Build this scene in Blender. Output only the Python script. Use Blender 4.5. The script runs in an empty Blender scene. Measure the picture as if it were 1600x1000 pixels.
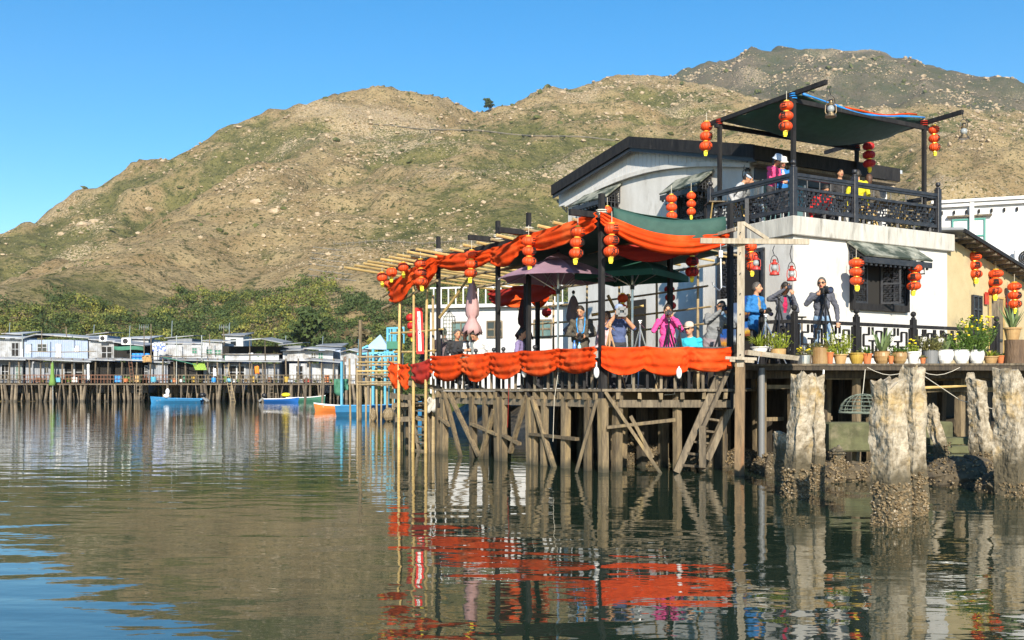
import bpy, math, random
import numpy as np
from mathutils import Vector, Matrix, Euler
R = math.radians
random.seed(7); rng = np.random.default_rng(7)
scene = bpy.context.scene
col = scene.collection

# ------------------------------------------------------------------ camera, sky, sun, exposure
FPX, HOR, CZ = 1555.0, 606.0, 1.6          # focal length in photo pixels, horizon row, eye height
cam_d = bpy.data.cameras.new('camera'); cam = bpy.data.objects.new('camera', cam_d); col.objects.link(cam)
cam.location = (0, 0, CZ); cam.rotation_euler = (R(90), 0, 0)
cam_d.sensor_width = 36; cam_d.lens = 36 * FPX / 1600
cam_d.shift_y = (HOR - 500) / 1600
cam_d.clip_start = 0.1; cam_d.clip_end = 6000
scene.camera = cam

SUN_A, SUN_E = R(2), R(27)                 # sun behind the camera, a little to the right
sd = Vector((math.sin(SUN_A) * math.cos(SUN_E), -math.cos(SUN_A) * math.cos(SUN_E), math.sin(SUN_E)))
world = bpy.data.worlds.new('World'); scene.world = world; world.use_nodes = True
wn = world.node_tree.nodes; wl = world.node_tree.links
sky = wn.new('ShaderNodeTexSky'); sky.sky_type = 'NISHITA'; sky.sun_disc = False
sky.sun_elevation = SUN_E; sky.sun_rotation = R(180) - SUN_A
sky.air_density = 1.0; sky.dust_density = 0.2; sky.ozone_density = 2.2
hs = wn.new('ShaderNodeHueSaturation'); hs.inputs['Saturation'].default_value = 1.45
hs.inputs['Hue'].default_value = 0.497
wl.new(sky.outputs[0], hs.inputs['Color']); wl.new(hs.outputs[0], wn['Background'].inputs['Color'])
wn['Background'].inputs['Strength'].default_value = 0.115
sun_d = bpy.data.lights.new('sun', 'SUN'); sun_d.energy = 5.0; sun_d.angle = R(0.5); sun_d.color = (1.0, 0.90, 0.74)
sun = bpy.data.objects.new('sun', sun_d); col.objects.link(sun)
sun.rotation_euler = (-sd).to_track_quat('-Z', 'Y').to_euler(); sun.location = (0, 0, 60)
scene.view_settings.view_transform = 'Standard'; scene.view_settings.look = 'None'
scene.view_settings.gamma = 1.0; scene.view_settings.use_curve_mapping = False
scene.view_settings.exposure = 0.72
scene.render.engine = 'CYCLES'; scene.cycles.max_bounces = 8; scene.cycles.transparent_max_bounces = 12
scene.cycles.use_denoising = True

# ------------------------------------------------------------------ helpers
def P(px, py, Y): return Vector(((px - 800) / FPX * Y, Y, CZ + (HOR - py) / FPX * Y))
def G(px, Y, z): return Vector(((px - 800) / FPX * Y, Y, z))
CU = Vector((6.22, 22.0, 0)); UU = Vector((.866, .5, 0)); VV = Vector((-.5, .866, 0))     # tea house corner and its two wall directions
def B(u, v, z): return CU + UU * u + VV * v + Vector((0, 0, z))
T0 = Vector((1.70, 18.85, 0)); TV = Vector((-.545, .839, 0)); TF = Vector((2.35, -.15, 0)).normalized()   # terrace corner post, left edge, front edge
def T(t, z, inn=0): return T0 + TV * t + Vector((.839, .545, 0)) * inn + Vector((0, 0, z))

def lin(c): return tuple(((x / 255) / 12.92 if x / 255 <= .04045 else ((x / 255 + .055) / 1.055) ** 2.4) for x in c)

MATS = {}
def mat(name, c, rough=.7, c2=None, scale=6.0, detail=6.0, lo=.35, hi=.65, bump=0.0, bscale=None, stretch=None,
        metal=0.0, spec=.5, rand=0.0, trans=0.0, subs=0.0, coord='Object', c3=None, s3=1.5, lo3=.55, hi3=.75, alpha=None, tide=None):
    """procedural surface: colour c mottled with c2 (and larger stains c3), grain bump, per-object value jitter, tidal stain below tide z"""
    if name in MATS: return MATS[name]
    m = bpy.data.materials.new(name); m.use_nodes = True; nt = m.node_tree; N = nt.nodes; L = nt.links
    b = N['Principled BSDF']; b.inputs['Roughness'].default_value = rough; b.inputs['Metallic'].default_value = metal
    b.inputs['Specular IOR Level'].default_value = spec
    tc = N.new('ShaderNodeTexCoord'); vec = tc.outputs[coord]
    if stretch:
        mp = N.new('ShaderNodeMapping'); mp.inputs['Scale'].default_value = stretch; L.new(vec, mp.inputs[0]); vec = mp.outputs[0]
    out = None
    def ramp_noise(sc, lo_, hi_):
        n = N.new('ShaderNodeTexNoise'); n.inputs['Scale'].default_value = sc; n.inputs['Detail'].default_value = detail; n.inputs['Roughness'].default_value = .62
        L.new(vec, n.inputs['Vector'])
        r = N.new('ShaderNodeMapRange'); r.inputs['From Min'].default_value = lo_; r.inputs['From Max'].default_value = hi_
        L.new(n.outputs['Fac'], r.inputs['Value']); return n, r
    def mix(fac, A, Bc):
        x = N.new('ShaderNodeMix'); x.data_type = 'RGBA'
        L.new(fac, x.inputs[0])
        for s, v in ((x.inputs[6], A), (x.inputs[7], Bc)):
            if isinstance(v, tuple): s.default_value = (*v, 1)
            else: L.new(v, s)
        return x.outputs[2]
    out = c
    if c2 is not None:
        n, r = ramp_noise(scale, lo, hi); out = mix(r.outputs[0], c, c2)
    if c3 is not None:
        n3, r3 = ramp_noise(s3, lo3, hi3); out = mix(r3.outputs[0], out, c3)
    if tide is not None:
        zt, ct = tide
        g = N.new('ShaderNodeNewGeometry'); sx = N.new('ShaderNodeSeparateXYZ'); L.new(g.outputs['Position'], sx.inputs[0])
        nn = N.new('ShaderNodeTexNoise'); nn.inputs['Scale'].default_value = 5; L.new(g.outputs['Position'], nn.inputs['Vector'])
        ma = N.new('ShaderNodeMath'); ma.operation = 'MULTIPLY_ADD'; ma.inputs[1].default_value = .35; L.new(nn.outputs['Fac'], ma.inputs[0]); L.new(sx.outputs['Z'], ma.inputs[2])
        mr = N.new('ShaderNodeMapRange'); mr.inputs['From Min'].default_value = zt + .28; mr.inputs['From Max'].default_value = zt + .08; mr.clamp = True
        L.new(ma.outputs[0], mr.inputs['Value'])
        out = mix(mr.outputs[0], out, ct)
    if rand:
        oi = N.new('ShaderNodeObjectInfo'); mr = N.new('ShaderNodeMapRange')
        mr.inputs['To Min'].default_value = 1 - rand; mr.inputs['To Max'].default_value = 1 + rand
        L.new(oi.outputs['Random'], mr.inputs['Value'])
        h = N.new('ShaderNodeHueSaturation'); L.new(mr.outputs[0], h.inputs['Value'])
        if isinstance(out, tuple): h.inputs['Color'].default_value = (*out, 1)
        else: L.new(out, h.inputs['Color'])
        out = h.outputs[0]
    if isinstance(out, tuple): b.inputs['Base Color'].default_value = (*out, 1)
    else: L.new(out, b.inputs['Base Color'])
    if bump:
        n = N.new('ShaderNodeTexNoise'); n.inputs['Scale'].default_value = bscale or scale * 3; n.inputs['Detail'].default_value = 5
        L.new(vec, n.inputs['Vector']); bp = N.new('ShaderNodeBump'); bp.inputs['Strength'].default_value = min(1, bump); bp.inputs['Distance'].default_value = .02 * max(1, bump)
        L.new(n.outputs['Fac'], bp.inputs['Height']); L.new(bp.outputs[0], b.inputs['Normal'])
    if trans:
        t = N.new('ShaderNodeBsdfTranslucent'); ms = N.new('ShaderNodeMixShader'); ms.inputs[0].default_value = trans
        if isinstance(out, tuple): t.inputs[0].default_value = (*out, 1)
        else: L.new(out, t.inputs[0])
        L.new(b.outputs[0], ms.inputs[1]); L.new(t.outputs[0], ms.inputs[2]); L.new(ms.outputs[0], N['Material Output'].inputs[0])
    if alpha is not None: b.inputs['Alpha'].default_value = alpha
    MATS[name] = m; return m

BLACKWOOD = mat('black stained timber', (.011, .011, .013), .7, (.026, .025, .025), 9, spec=.22, stretch=(1, 1, .25), bump=.5, c3=(.06, .055, .05), s3=5, lo3=.6, hi3=.8)
FRAMEWOOD = mat('dark lacquered wood', (.014, .016, .022), .42, (.035, .035, .04), 8, bump=.15)
GREYWOOD = mat('weathered grey timber', (.20, .158, .105), .85, (.08, .066, .048), 7, stretch=(3, 3, .5), bump=.6, rand=.3, c3=(.29, .24, .165), s3=2)
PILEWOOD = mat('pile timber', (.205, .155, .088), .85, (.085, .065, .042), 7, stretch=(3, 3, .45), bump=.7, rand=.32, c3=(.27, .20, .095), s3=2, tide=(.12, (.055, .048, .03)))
OLDWOOD = mat('old brown pile timber', (.085, .066, .044), .9, (.036, .03, .024), 7, stretch=(3, 3, .45), bump=.6, rand=.35, tide=(.2, (.035, .032, .022)))  # also darkened to deepen the shade under the decks
BAMBOO = mat('bamboo', (.52, .37, .14), .55, (.36, .25, .10), 5, rand=.25, bump=.15)
OLDBAMBOO = mat('weathered bamboo', (.36, .27, .14), .7, (.22, .17, .10), 5, rand=.2, bump=.2)
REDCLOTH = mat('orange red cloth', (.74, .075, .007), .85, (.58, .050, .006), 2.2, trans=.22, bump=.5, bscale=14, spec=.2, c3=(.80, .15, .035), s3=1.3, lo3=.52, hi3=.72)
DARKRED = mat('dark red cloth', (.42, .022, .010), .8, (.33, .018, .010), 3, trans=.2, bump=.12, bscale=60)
GREENTARP = mat('green shade net', (.018, .065, .052), .75, (.028, .085, .068), 6, trans=.08, bump=.2, bscale=40)
BLUETARP = mat('bright blue tarpaulin', (.02, .20, .62), .5, (.03, .27, .70), 4)
PLASTER = mat('white plaster', (.61, .605, .585), .88, (.50, .49, .465), 1.6, stretch=(1.3, 1.3, .5), bump=.3, bscale=22, c3=(.30, .275, .235), s3=2.1, lo3=.56, hi3=.84)
CONCRETE = mat('weathered concrete', (.50, .49, .45), .9, (.36, .35, .32), 4, stretch=(1.6, 1.6, .35), bump=.4, c3=(.15, .14, .12), s3=3.2, lo3=.56, hi3=.74)
BEIGE = mat('beige render', (.52, .43, .25), .9, (.45, .36, .20), 1.6, bump=.3, bscale=20, c3=(.33, .27, .17), s3=1.2)
WHITESHEET = mat('white painted sheet metal', (.62, .62, .615), .6, (.53, .53, .53), 1.1, c3=(.42, .40, .37), s3=1.4, lo3=.60, hi3=.82)
GREYSHEET = mat('galvanised sheet', (.42, .45, .49), .55, (.32, .34, .37), 1.5, metal=.15, rand=.15, c3=(.24, .20, .17), s3=1.8, lo3=.6, hi3=.8)
BLUESHEET = mat('pale blue sheet metal', (.30, .37, .50), .6, (.22, .28, .39), 1.5, rand=.08, c3=(.40, .43, .47), s3=1.5)
SLATE = mat('mossy awning slate', (.30, .31, .26), .9, (.18, .19, .16), 5, bump=.4, c3=(.035, .05, .038), s3=2.2, lo3=.44, hi3=.58)
GLASS = mat('window glass', (.10, .17, .17), .06, spec=.8)
DARKGLASS = mat('dark window glass', (.02, .025, .03), .08, spec=.7)
TEALPAINT = mat('teal painted frame', (.03, .20, .17), .5)
CURTAIN = mat('white curtain', (.72, .73, .74), .9, (.55, .57, .60), 12, stretch=(4, 4, .3))
DARKVOID = mat('dark interior', (.015, .014, .013), .95)
GRANITE = mat('granite pillar', (.43, .375, .285), .94, (.17, .135, .085), 8, bump=1.8, bscale=16, detail=12, lo=.38, hi=.62, c3=(.42, .27, .075), s3=1.6, lo3=.50, hi3=.68, tide=(.62, (.085, .070, .042)))
ROCK = mat('shore rock', (.11, .085, .05), .95, (.045, .036, .024), 6, bump=1.2, bscale=14, c3=(.20, .16, .11), s3=9, lo3=.6, hi3=.7)
SHELL = mat('oyster shells', (.25, .185, .10), .8, (.10, .068, .032), 25, c3=(.52, .47, .38), s3=34, lo3=.58, hi3=.66)
MUD = mat('wet mud', (.075, .06, .042), .6, (.04, .034, .026), 3, bump=1.0, bscale=6)
GOLD = mat('gold tinsel', (.85, .60, .08), .35, metal=.5)
YELLOWTAG = mat('yellow paper tag', (.86, .68, .02), .7)
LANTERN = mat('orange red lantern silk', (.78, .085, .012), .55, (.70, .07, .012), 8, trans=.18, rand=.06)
LANTERND = mat('deep and shaded red lantern silk', (.48, .015, .012), .55, (.42, .012, .012), 8, trans=.15)  # deep red; also serves shaded lanterns, their shade put into colour
INK = mat('black ink', (.012, .012, .012), .8)
REDMETAL = mat('red enamel', (.50, .035, .02), .4, (.36, .03, .02), 12)
BRASS = mat('tarnished brass', (.30, .22, .12), .35, (.16, .12, .08), 14, metal=.8)
BLACKMETAL = mat('black metal', (.02, .02, .022), .4, metal=.3)
STEEL = mat('brushed steel', (.55, .55, .55), .3, metal=.9)
WHITEPAINT = mat('white paint', (.80, .80, .80), .5)
ROPE = mat('pale rope', (.58, .54, .45), .9)
TERRACOTTA = mat('terracotta', (.52, .16, .05), .8, (.42, .13, .05), 8, rand=.12)
CLAYPOT = mat('tan clay pot', (.46, .30, .13), .75, (.34, .20, .08), 7, rand=.2)
BROWNPOT = mat('brown glazed pot', (.26, .15, .06), .35, (.36, .24, .11), 5, rand=.15)
YELLOWPOT = mat('yellow glazed pot', (.50, .34, .06), .35, (.34, .22, .05), 6)
WHITEPOT = mat('white glazed ceramic', (.80, .80, .78), .2, (.72, .72, .70), 3)
GREYPOT = mat('grey plastic pot', (.16, .165, .17), .5)
SOIL = mat('soil', (.05, .035, .022), .95, (.09, .06, .04), 20)
LEAF_Y = mat('yellow green leaves', (.22, .30, .03), .6, (.36, .38, .04), 5, trans=.25)
LEAF_G = mat('green leaves', (.07, .15, .025), .6, (.13, .21, .03), 5, trans=.25)
LEAF_B = mat('grey green succulent leaves', (.20, .27, .11), .5, (.13, .19, .07), 6, trans=.1)
LEAF_O = mat('olive leaves', (.13, .14, .04), .65, (.20, .18, .06), 6, trans=.25)
FLOWER = mat('yellow flowers', (.85, .66, .02), .6)

def wpos(o):                                 # world origin of a thing (parts share it)
    while o.parent: o = o.parent
    return o.location.copy()

class MB:
    """collects boxes, bars, tubes, lathes and sheets into ONE mesh object"""
    def __init__(s): s.v = []; s.f = []; s.m = []; s.cur = 0
    def add(s, vs, fs):
        k = len(s.v); s.v.extend([Vector(p) for p in vs]); s.f.extend([tuple(i + k for i in f) for f in fs]); s.m.extend([s.cur] * len(fs)); return s
    def box(s, c, size, M=None):
        x, y, z = (q / 2 for q in size); c = Vector(c)
        vs = [Vector((a, b, d)) for a in (-x, x) for b in (-y, y) for d in (-z, z)]
        if M is not None: vs = [M @ p for p in vs]
        return s.add([c + p for p in vs], [(0, 1, 3, 2), (4, 6, 7, 5), (0, 4, 5, 1), (2, 3, 7, 6), (0, 2, 6, 4), (1, 5, 7, 3)])
    def obox(s, o, ax, ay, az):              # box from corner o and three edge vectors
        o = Vector(o); ax = Vector(ax); ay = Vector(ay); az = Vector(az)
        vs = [o + ax * a + ay * b + az * d for a in (0, 1) for b in (0, 1) for d in (0, 1)]
        return s.add(vs, [(0, 1, 3, 2), (4, 6, 7, 5), (0, 4, 5, 1), (2, 3, 7, 6), (0, 2, 6, 4), (1, 5, 7, 3)])
    def bar(s, a, b, w, h=None, up=(0, 0, 1), jit=0, taper=1):
        a = Vector(a); b = Vector(b); h = h or w; d = (b - a)
        if d.length < 1e-6: return s
        d.normalize(); up = Vector(up)
        if abs(d.dot(up)) > .97: up = Vector((0.3, 1, 0))
        x = d.cross(up).normalized(); y = x.cross(d).normalized(); vs = []
        for k, (p, t) in enumerate(((a, 1), (b, taper))):
            for i, j in ((-1, -1), (1, -1), (1, 1), (-1, 1)):
                vs.append(p + x * (i * w / 2 * t + random.uniform(-jit, jit)) + y * (j * h / 2 * t + random.uniform(-jit, jit)))
        return s.add(vs, [(3, 2, 1, 0), (4, 5, 6, 7), (0, 1, 5, 4), (1, 2, 6, 5), (2, 3, 7, 6), (3, 0, 4, 7)])
    def tube(s, pts, r, n=8, cap=True):
        pts = [Vector(p) for p in pts]; r = list(r) if hasattr(r, '__len__') else [r] * len(pts); rings = []
        for i, p in enumerate(pts):
            d = (pts[min(i + 1, len(pts) - 1)] - pts[max(i - 1, 0)])
            d = d.normalized() if d.length > 1e-9 else Vector((0, 0, 1))
            ref = Vector((0, 0, 1)) if abs(d.z) < .9 else Vector((0, 1, 0))
            x = d.cross(ref).normalized(); y = x.cross(d)
            rings.append([p + (x * math.cos(2 * math.pi * k / n) + y * math.sin(2 * math.pi * k / n)) * r[i] for k in range(n)])
        vs = [q for g in rings for q in g]; fs = []
        for i in range(len(pts) - 1):
            for k in range(n): fs.append((i * n + k, i * n + (k + 1) % n, (i + 1) * n + (k + 1) % n, (i + 1) * n + k))
        if cap: fs.append(tuple(range(n - 1, -1, -1))); fs.append(tuple((len(pts) - 1) * n + k for k in range(n)))
        return s.add(vs, fs)
    def lathe(s, prof, c, n=16, ribs=0, rib=0.0, M=None):
        c = Vector(c); vs = []; fs = []
        for (r, z) in prof:
            for k in range(n):
                a = 2 * math.pi * k / n; q = r * (1 - (rib if ribs and k % 2 else 0))
                p = Vector((q * math.cos(a), q * math.sin(a), z)); vs.append(c + (M @ p if M is not None else p))
        for i in range(len(prof) - 1):
            for k in range(n): fs.append((i * n + k, i * n + (k + 1) % n, (i + 1) * n + (k + 1) % n, (i + 1) * n + k))
        fs.append(tuple(range(n - 1, -1, -1))); fs.append(tuple((len(prof) - 1) * n + k for k in range(n)))
        return s.add(vs, fs)
    def ell(s, c, rad, n=10, m=7, M=None):
        prof = []
        c = Vector(c); vs = []; fs = []
        for i in range(m + 1):
            ph = -math.pi / 2 + math.pi * (i + (.02 if i == 0 else -.02 if i == m else 0)) / m
            for k in range(n):
                a = 2 * math.pi * k / n
                p = Vector((rad[0] * math.cos(ph) * math.cos(a), rad[1] * math.cos(ph) * math.sin(a), rad[2] * math.sin(ph)))
                vs.append(c + (M @ p if M is not None else p))
        for i in range(m):
            for k in range(n): fs.append((i * n + k, i * n + (k + 1) % n, (i + 1) * n + (k + 1) % n, (i + 1) * n + k))
        fs.append(tuple(range(n - 1, -1, -1))); fs.append(tuple(m * n + k for k in range(n)))
        return s.add(vs, fs)
    def prism(s, poly, z0, z1):
        n = len(poly); vs = [Vector((p[0], p[1], z0)) for p in poly] + [Vector((p[0], p[1], z1)) for p in poly]
        return s.add(vs, [tuple(range(n - 1, -1, -1)), tuple(range(n, 2 * n))] + [(i, (i + 1) % n, n + (i + 1) % n, n + i) for i in range(n)])
    def slab(s, pts, nrm, th):               # planar polygon given thickness along nrm
        nrm = Vector(nrm).normalized() * th; n = len(pts); vs = [Vector(p) for p in pts] + [Vector(p) + nrm for p in pts]
        return s.add(vs, [tuple(range(n - 1, -1, -1)), tuple(range(n, 2 * n))] + [(i, (i + 1) % n, n + (i + 1) % n, n + i) for i in range(n)])
    def sheet(s, grid):                      # grid of points -> quads (single layer)
        nr, nc = len(grid), len(grid[0])
        return s.add([p for r in grid for p in r], [(i * nc + j, i * nc + j + 1, (i + 1) * nc + j + 1, (i + 1) * nc + j) for i in range(nr - 1) for j in range(nc - 1)])
    def build(s, name, m, parent=None, smooth=False, thick=0, label=None, kind=None, bevel=0):
        off = wpos(parent) if parent else Vector((0, 0, 0))
        me = bpy.data.meshes.new(name); me.from_pydata([tuple(p - off) for p in s.v], [], s.f)
        ms = m if isinstance(m, (list, tuple)) else [m]
        for q in ms: me.materials.append(q)
        if len(ms) > 1: me.polygons.foreach_set('material_index', s.m)
        if smooth: me.polygons.foreach_set('use_smooth', [True] * len(s.f))
        me.update()
        o = bpy.data.objects.new(name, me); col.objects.link(o); o.parent = parent
        if thick:
            md = o.modifiers.new('thickness', 'SOLIDIFY'); md.thickness = thick; md.offset = 0
        if bevel:
            md = o.modifiers.new('bevel', 'BEVEL'); md.width = bevel; md.segments = 1
        if label: o['label'] = label
        if kind: o['kind'] = kind
        return o

def tag(o, label, cat, group=None, kind=None):
    o['label'] = label; o['category'] = cat
    if group: o['group'] = group
    if kind: o['kind'] = kind
    return o
def thing(name, label, cat, loc, group=None):
    o = bpy.data.objects.new(name, None); col.objects.link(o); o.location = Vector(loc); o.empty_display_size = .1
    return tag(o, label, cat, group)
def struct(o): o['kind'] = 'structure'; return o
def kids(o): return [c for c in bpy.data.objects if c.parent == o]
def copy_tree(o, parent=None, depth=0):
    c = o.copy(); col.objects.link(c); c.parent = parent
    for ch in list(o.children): copy_tree(ch, c, depth + 1)
    return c
def dup(o, loc, rz=0, label=None):
    c = copy_tree(o); c.location = Vector(loc); c.rotation_euler = (0, 0, rz)
    if label: c['label'] = label
    return c
def np_mesh(name, V, F, m, parent=None, smooth=False, attr=None, mi=None):
    """mesh from numpy arrays (F all quads or all triangles)"""
    me = bpy.data.meshes.new(name); n = F.shape[1]
    me.vertices.add(len(V)); me.vertices.foreach_set('co', np.asarray(V, np.float32).ravel())
    me.loops.add(F.size); me.loops.foreach_set('vertex_index', F.astype(np.int32).ravel())
    me.polygons.add(len(F)); me.polygons.foreach_set('loop_start', np.arange(0, F.size, n, dtype=np.int32))
    for q in (m if isinstance(m, (list, tuple)) else [m]): me.materials.append(q)
    if mi is not None: me.polygons.foreach_set('material_index', mi.astype(np.int32))
    me.polygons.foreach_set('use_smooth', np.full(len(F), smooth, bool))
    me.update(calc_edges=True); me.validate()
    if attr is not None:
        a = me.attributes.new('veg', 'FLOAT_COLOR', 'POINT'); a.data.foreach_set('color', np.asarray(attr, np.float32).ravel())
    o = bpy.data.objects.new(name, me); col.objects.link(o); o.parent = parent
    return o
def vnoise(x, y, seed=0):
    """2-D value noise, vectorised"""
    xi = np.floor(x).astype(np.int64); yi = np.floor(y).astype(np.int64); fx = x - xi; fy = y - yi
    fx = fx * fx * (3 - 2 * fx); fy = fy * fy * (3 - 2 * fy)
    def h(a, b):
        n = (a * 374761393 + b * 668265263 + seed * 1442695040888963) & 0x7fffffff
        n = ((n ^ (n >> 13)) * 1274126177) & 0x7fffffff
        return ((n ^ (n >> 16)) & 0xffff) / 65535.0
    return (h(xi, yi) * (1 - fx) + h(xi + 1, yi) * fx) * (1 - fy) + (h(xi, yi + 1) * (1 - fx) + h(xi + 1, yi + 1) * fx) * fy
def fbm(x, y, seed=0, oct=5):
    t = 0; a = .5
    for k in range(oct): t = t + a * vnoise(x * 2 ** k + 17 * k, y * 2 ** k - 31 * k, seed + k); a *= .5
    return t

# ------------------------------------------------------------------ water
def water_material():
    m = bpy.data.materials.new('harbour water'); m.use_nodes = True; N = m.node_tree.nodes; L = m.node_tree.links
    b = N['Principled BSDF']; b.inputs['Base Color'].default_value = (.017, .030, .019, 1)
    b.inputs['Roughness'].default_value = .015; b.inputs['IOR'].default_value = 1.55
    g = N.new('ShaderNodeNewGeometry')
    def nz(scale, sx, sy, detail, rough=.5, dist=0.0):
        mp = N.new('ShaderNodeMapping'); mp.inputs['Scale'].default_value = (sx, sy, 1); mp.inputs['Rotation'].default_value = (0, 0, R(12))
        n = N.new('ShaderNodeTexNoise'); n.inputs['Scale'].default_value = scale; n.inputs['Detail'].default_value = detail
        n.inputs['Roughness'].default_value = rough; n.inputs['Distortion'].default_value = dist
        L.new(g.outputs['Position'], mp.inputs[0]); L.new(mp.outputs[0], n.inputs['Vector']); return n.outputs['Fac']
    def math_(op, a, b_):
        x = N.new('ShaderNodeMath'); x.operation = op
        for i, q in enumerate((a, b_)):
            if isinstance(q, (int, float)): x.inputs[i].default_value = q
            else: L.new(q, x.inputs[i])
        return x.outputs[0]
    swell = nz(1.7, .38, 1.0, 1.5, .45, .3); rip = nz(4.5, .5, 1.0, 2.5, .55, .2)
    patch = N.new('ShaderNodeMapRange'); patch.inputs['From Min'].default_value = .42; patch.inputs['From Max'].default_value = .62
    patch.inputs['To Min'].default_value = .4; L.new(nz(.06, 1, 1.6, 2.0), patch.inputs['Value'])
    h = math_('ADD', math_('MULTIPLY', swell, .0115), math_('MULTIPLY', math_('MULTIPLY', rip, .0046), patch.outputs[0]))
    bp = N.new('ShaderNodeBump'); bp.inputs['Strength'].default_value = 1.0; bp.inputs['Distance'].default_value = 1.0
    L.new(h, bp.inputs['Height']); L.new(bp.outputs[0], b.inputs['Normal'])
    return m
w = MB(); w.add([(-400, -60, 0), (400, -60, 0), (400, 400, 0), (-400, 400, 0)], [(0, 1, 2, 3)])
struct(w.build('water', water_material()))

# ------------------------------------------------------------------ hills: ridge lines in world space, slopes falling away from them
def ridge(pts): return np.array([tuple(P(*p)) for p in pts])
RIDGES = [
 (ridge([(-420, 520, 560), (-150, 440, 600), (0, 402, 620), (60, 345, 640), (150, 286, 680), (250, 243, 700), (330, 226, 720), (400, 196, 740), (460, 169, 760),
         (530, 148, 770), (590, 142, 780), (650, 151, 800), (700, 167, 830), (760, 173, 860), (800, 166, 880), (870, 153, 900), (925, 136, 930), (955, 123, 950),
         (1010, 128, 980), (1060, 139, 1000), (1130, 172, 1020), (1230, 230, 1040), (1330, 320, 1050)]), (.80, .44), 20),
 (ridge([(850, 260, 1550), (960, 185, 1530), (1055, 135, 1500), (1100, 109, 1500), (1150, 91, 1500), (1190, 81, 1500), (1235, 77, 1500), (1290, 80, 1490), (1330, 87, 1480),
         (1400, 107, 1450), (1450, 122, 1420), (1490, 127, 1400), (1530, 137, 1350), (1600, 161, 1300), (1700, 200, 1250), (1900, 290, 1200), (2100, 400, 1150)]), .54, 40),
 (ridge([(560, 175, 740), (500, 232, 620), (430, 290, 515), (380, 326, 455), (300, 370, 395), (180, 410, 335), (60, 434, 295), (-90, 450, 265)]), .50, 10),
 (ridge([(430, 294, 512), (500, 350, 425), (550, 396, 360), (580, 430, 310)]), .60, 8),
 (ridge([(650, 175, 780), (690, 250, 600), (720, 330, 470), (760, 385, 385)]), .45, 16),
 (ridge([(955, 130, 940), (950, 200, 760), (930, 290, 580), (900, 380, 430)]), .45, 16),
 (ridge([(1120, 180, 1010), (1140, 260, 800), (1180, 340, 620), (1250, 420, 480)]), .42, 30),
 (ridge([(1490, 132, 1390), (1530, 190, 1150), (1570, 260, 950), (1640, 330, 800)]), .50, 20),
 (ridge([(1250, 90, 1480), (1290, 170, 1250), (1330, 240, 1050)]), .45, 30),
]
def terrain(x, y, dom=False):
    acc = np.zeros_like(x); soft = 6.0
    base = -6 + np.clip((np.hypot(x, y) - 116) * .075, -3, 40) + 5
    stack = [base]; dmin = np.full(x.shape, 1e9)
    wob = (fbm(x / 90, y / 90, 3, 4) - .47) * 90
    for pts, k, c in RIDGES:
        best = np.full(x.shape, -1e9)
        for a, b in zip(pts[:-1], pts[1:]):
            if isinstance(k, tuple): kk = 1.3 if a[0] < -225 else k[0] if a[0] < -110 else k[1] if a[0] > 40 else k[0] + (k[1] - k[0]) * (a[0] + 110) / 150
            else: kk = k
            d = b - a; L2 = d[0] ** 2 + d[1] ** 2
            t = np.clip(((x - a[0]) * d[0] + (y - a[1]) * d[1]) / L2, 0, 1)
            dist = np.hypot(x - a[0] - t * d[0], y - a[1] - t * d[1])
            dd = np.sqrt(dist ** 2 + c * c) - c; dmin = np.minimum(dmin, dist)
            dd = dd + wob * np.clip(dist / 160, 0, 1) * .55
            h = a[2] + t * d[2] - kk * dd + .00005 * np.clip(dist, 0, 500) ** 2
            best = np.maximum(best, h)
        stack.append(best)
    S = np.stack(stack); mx = S.max(0)
    if dom: return S.argmax(0)
    z = mx + soft * np.log(np.exp((S - mx) / soft).sum(0)) - soft * .3
    rad = np.hypot(x, y); sm = np.clip((rad - 118) / 170, 0, 1); sm = sm * sm * (3 - 2 * sm)
    z = z * sm + base * (1 - sm)
    far = np.clip((rad - 150) / 250, 0, 1)
    rg = 1 - np.abs(2 * fbm(x / 75 + .4 * fbm(x / 40, y / 40, 51, 2), y / 75, 61, 4) - .94) * 2.2
    rg2 = 1 - np.abs(2 * fbm(x / 150 + .5 * fbm(x / 80, y / 80, 151, 2), y / 190, 161, 3) - .88) * 2.4
    z = z + (rg2 - .55) * 24 * np.clip((dmin - 12) / 70, 0, 1) * np.clip((rad - 260) / 200, 0, 1)
    z = z + far * ((fbm(x / 38, y / 38, 11, 4) - .47) * 8 + (rg - .6) * 13 * np.clip((rad - 230) / 250, 0, 1) + (fbm(x / 9, y / 9, 23, 3) - .44) * 4.2)
    return z
nth, nr = 560, 330
th = np.linspace(R(-40), R(40), nth); rr = 112 + (1700 - 112) * np.linspace(0, 1, nr) ** 1.35
TH, RR = np.meshgrid(th, rr); HX = RR * np.sin(TH); HY = RR * np.cos(TH)
HZ = terrain(HX, HY)
idx = np.arange(nth * nr).reshape(nr, nth)
HF = np.stack([idx[:-1, :-1], idx[:-1, 1:], idx[1:, 1:], idx[1:, :-1]], -1).reshape(-1, 4)
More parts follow.
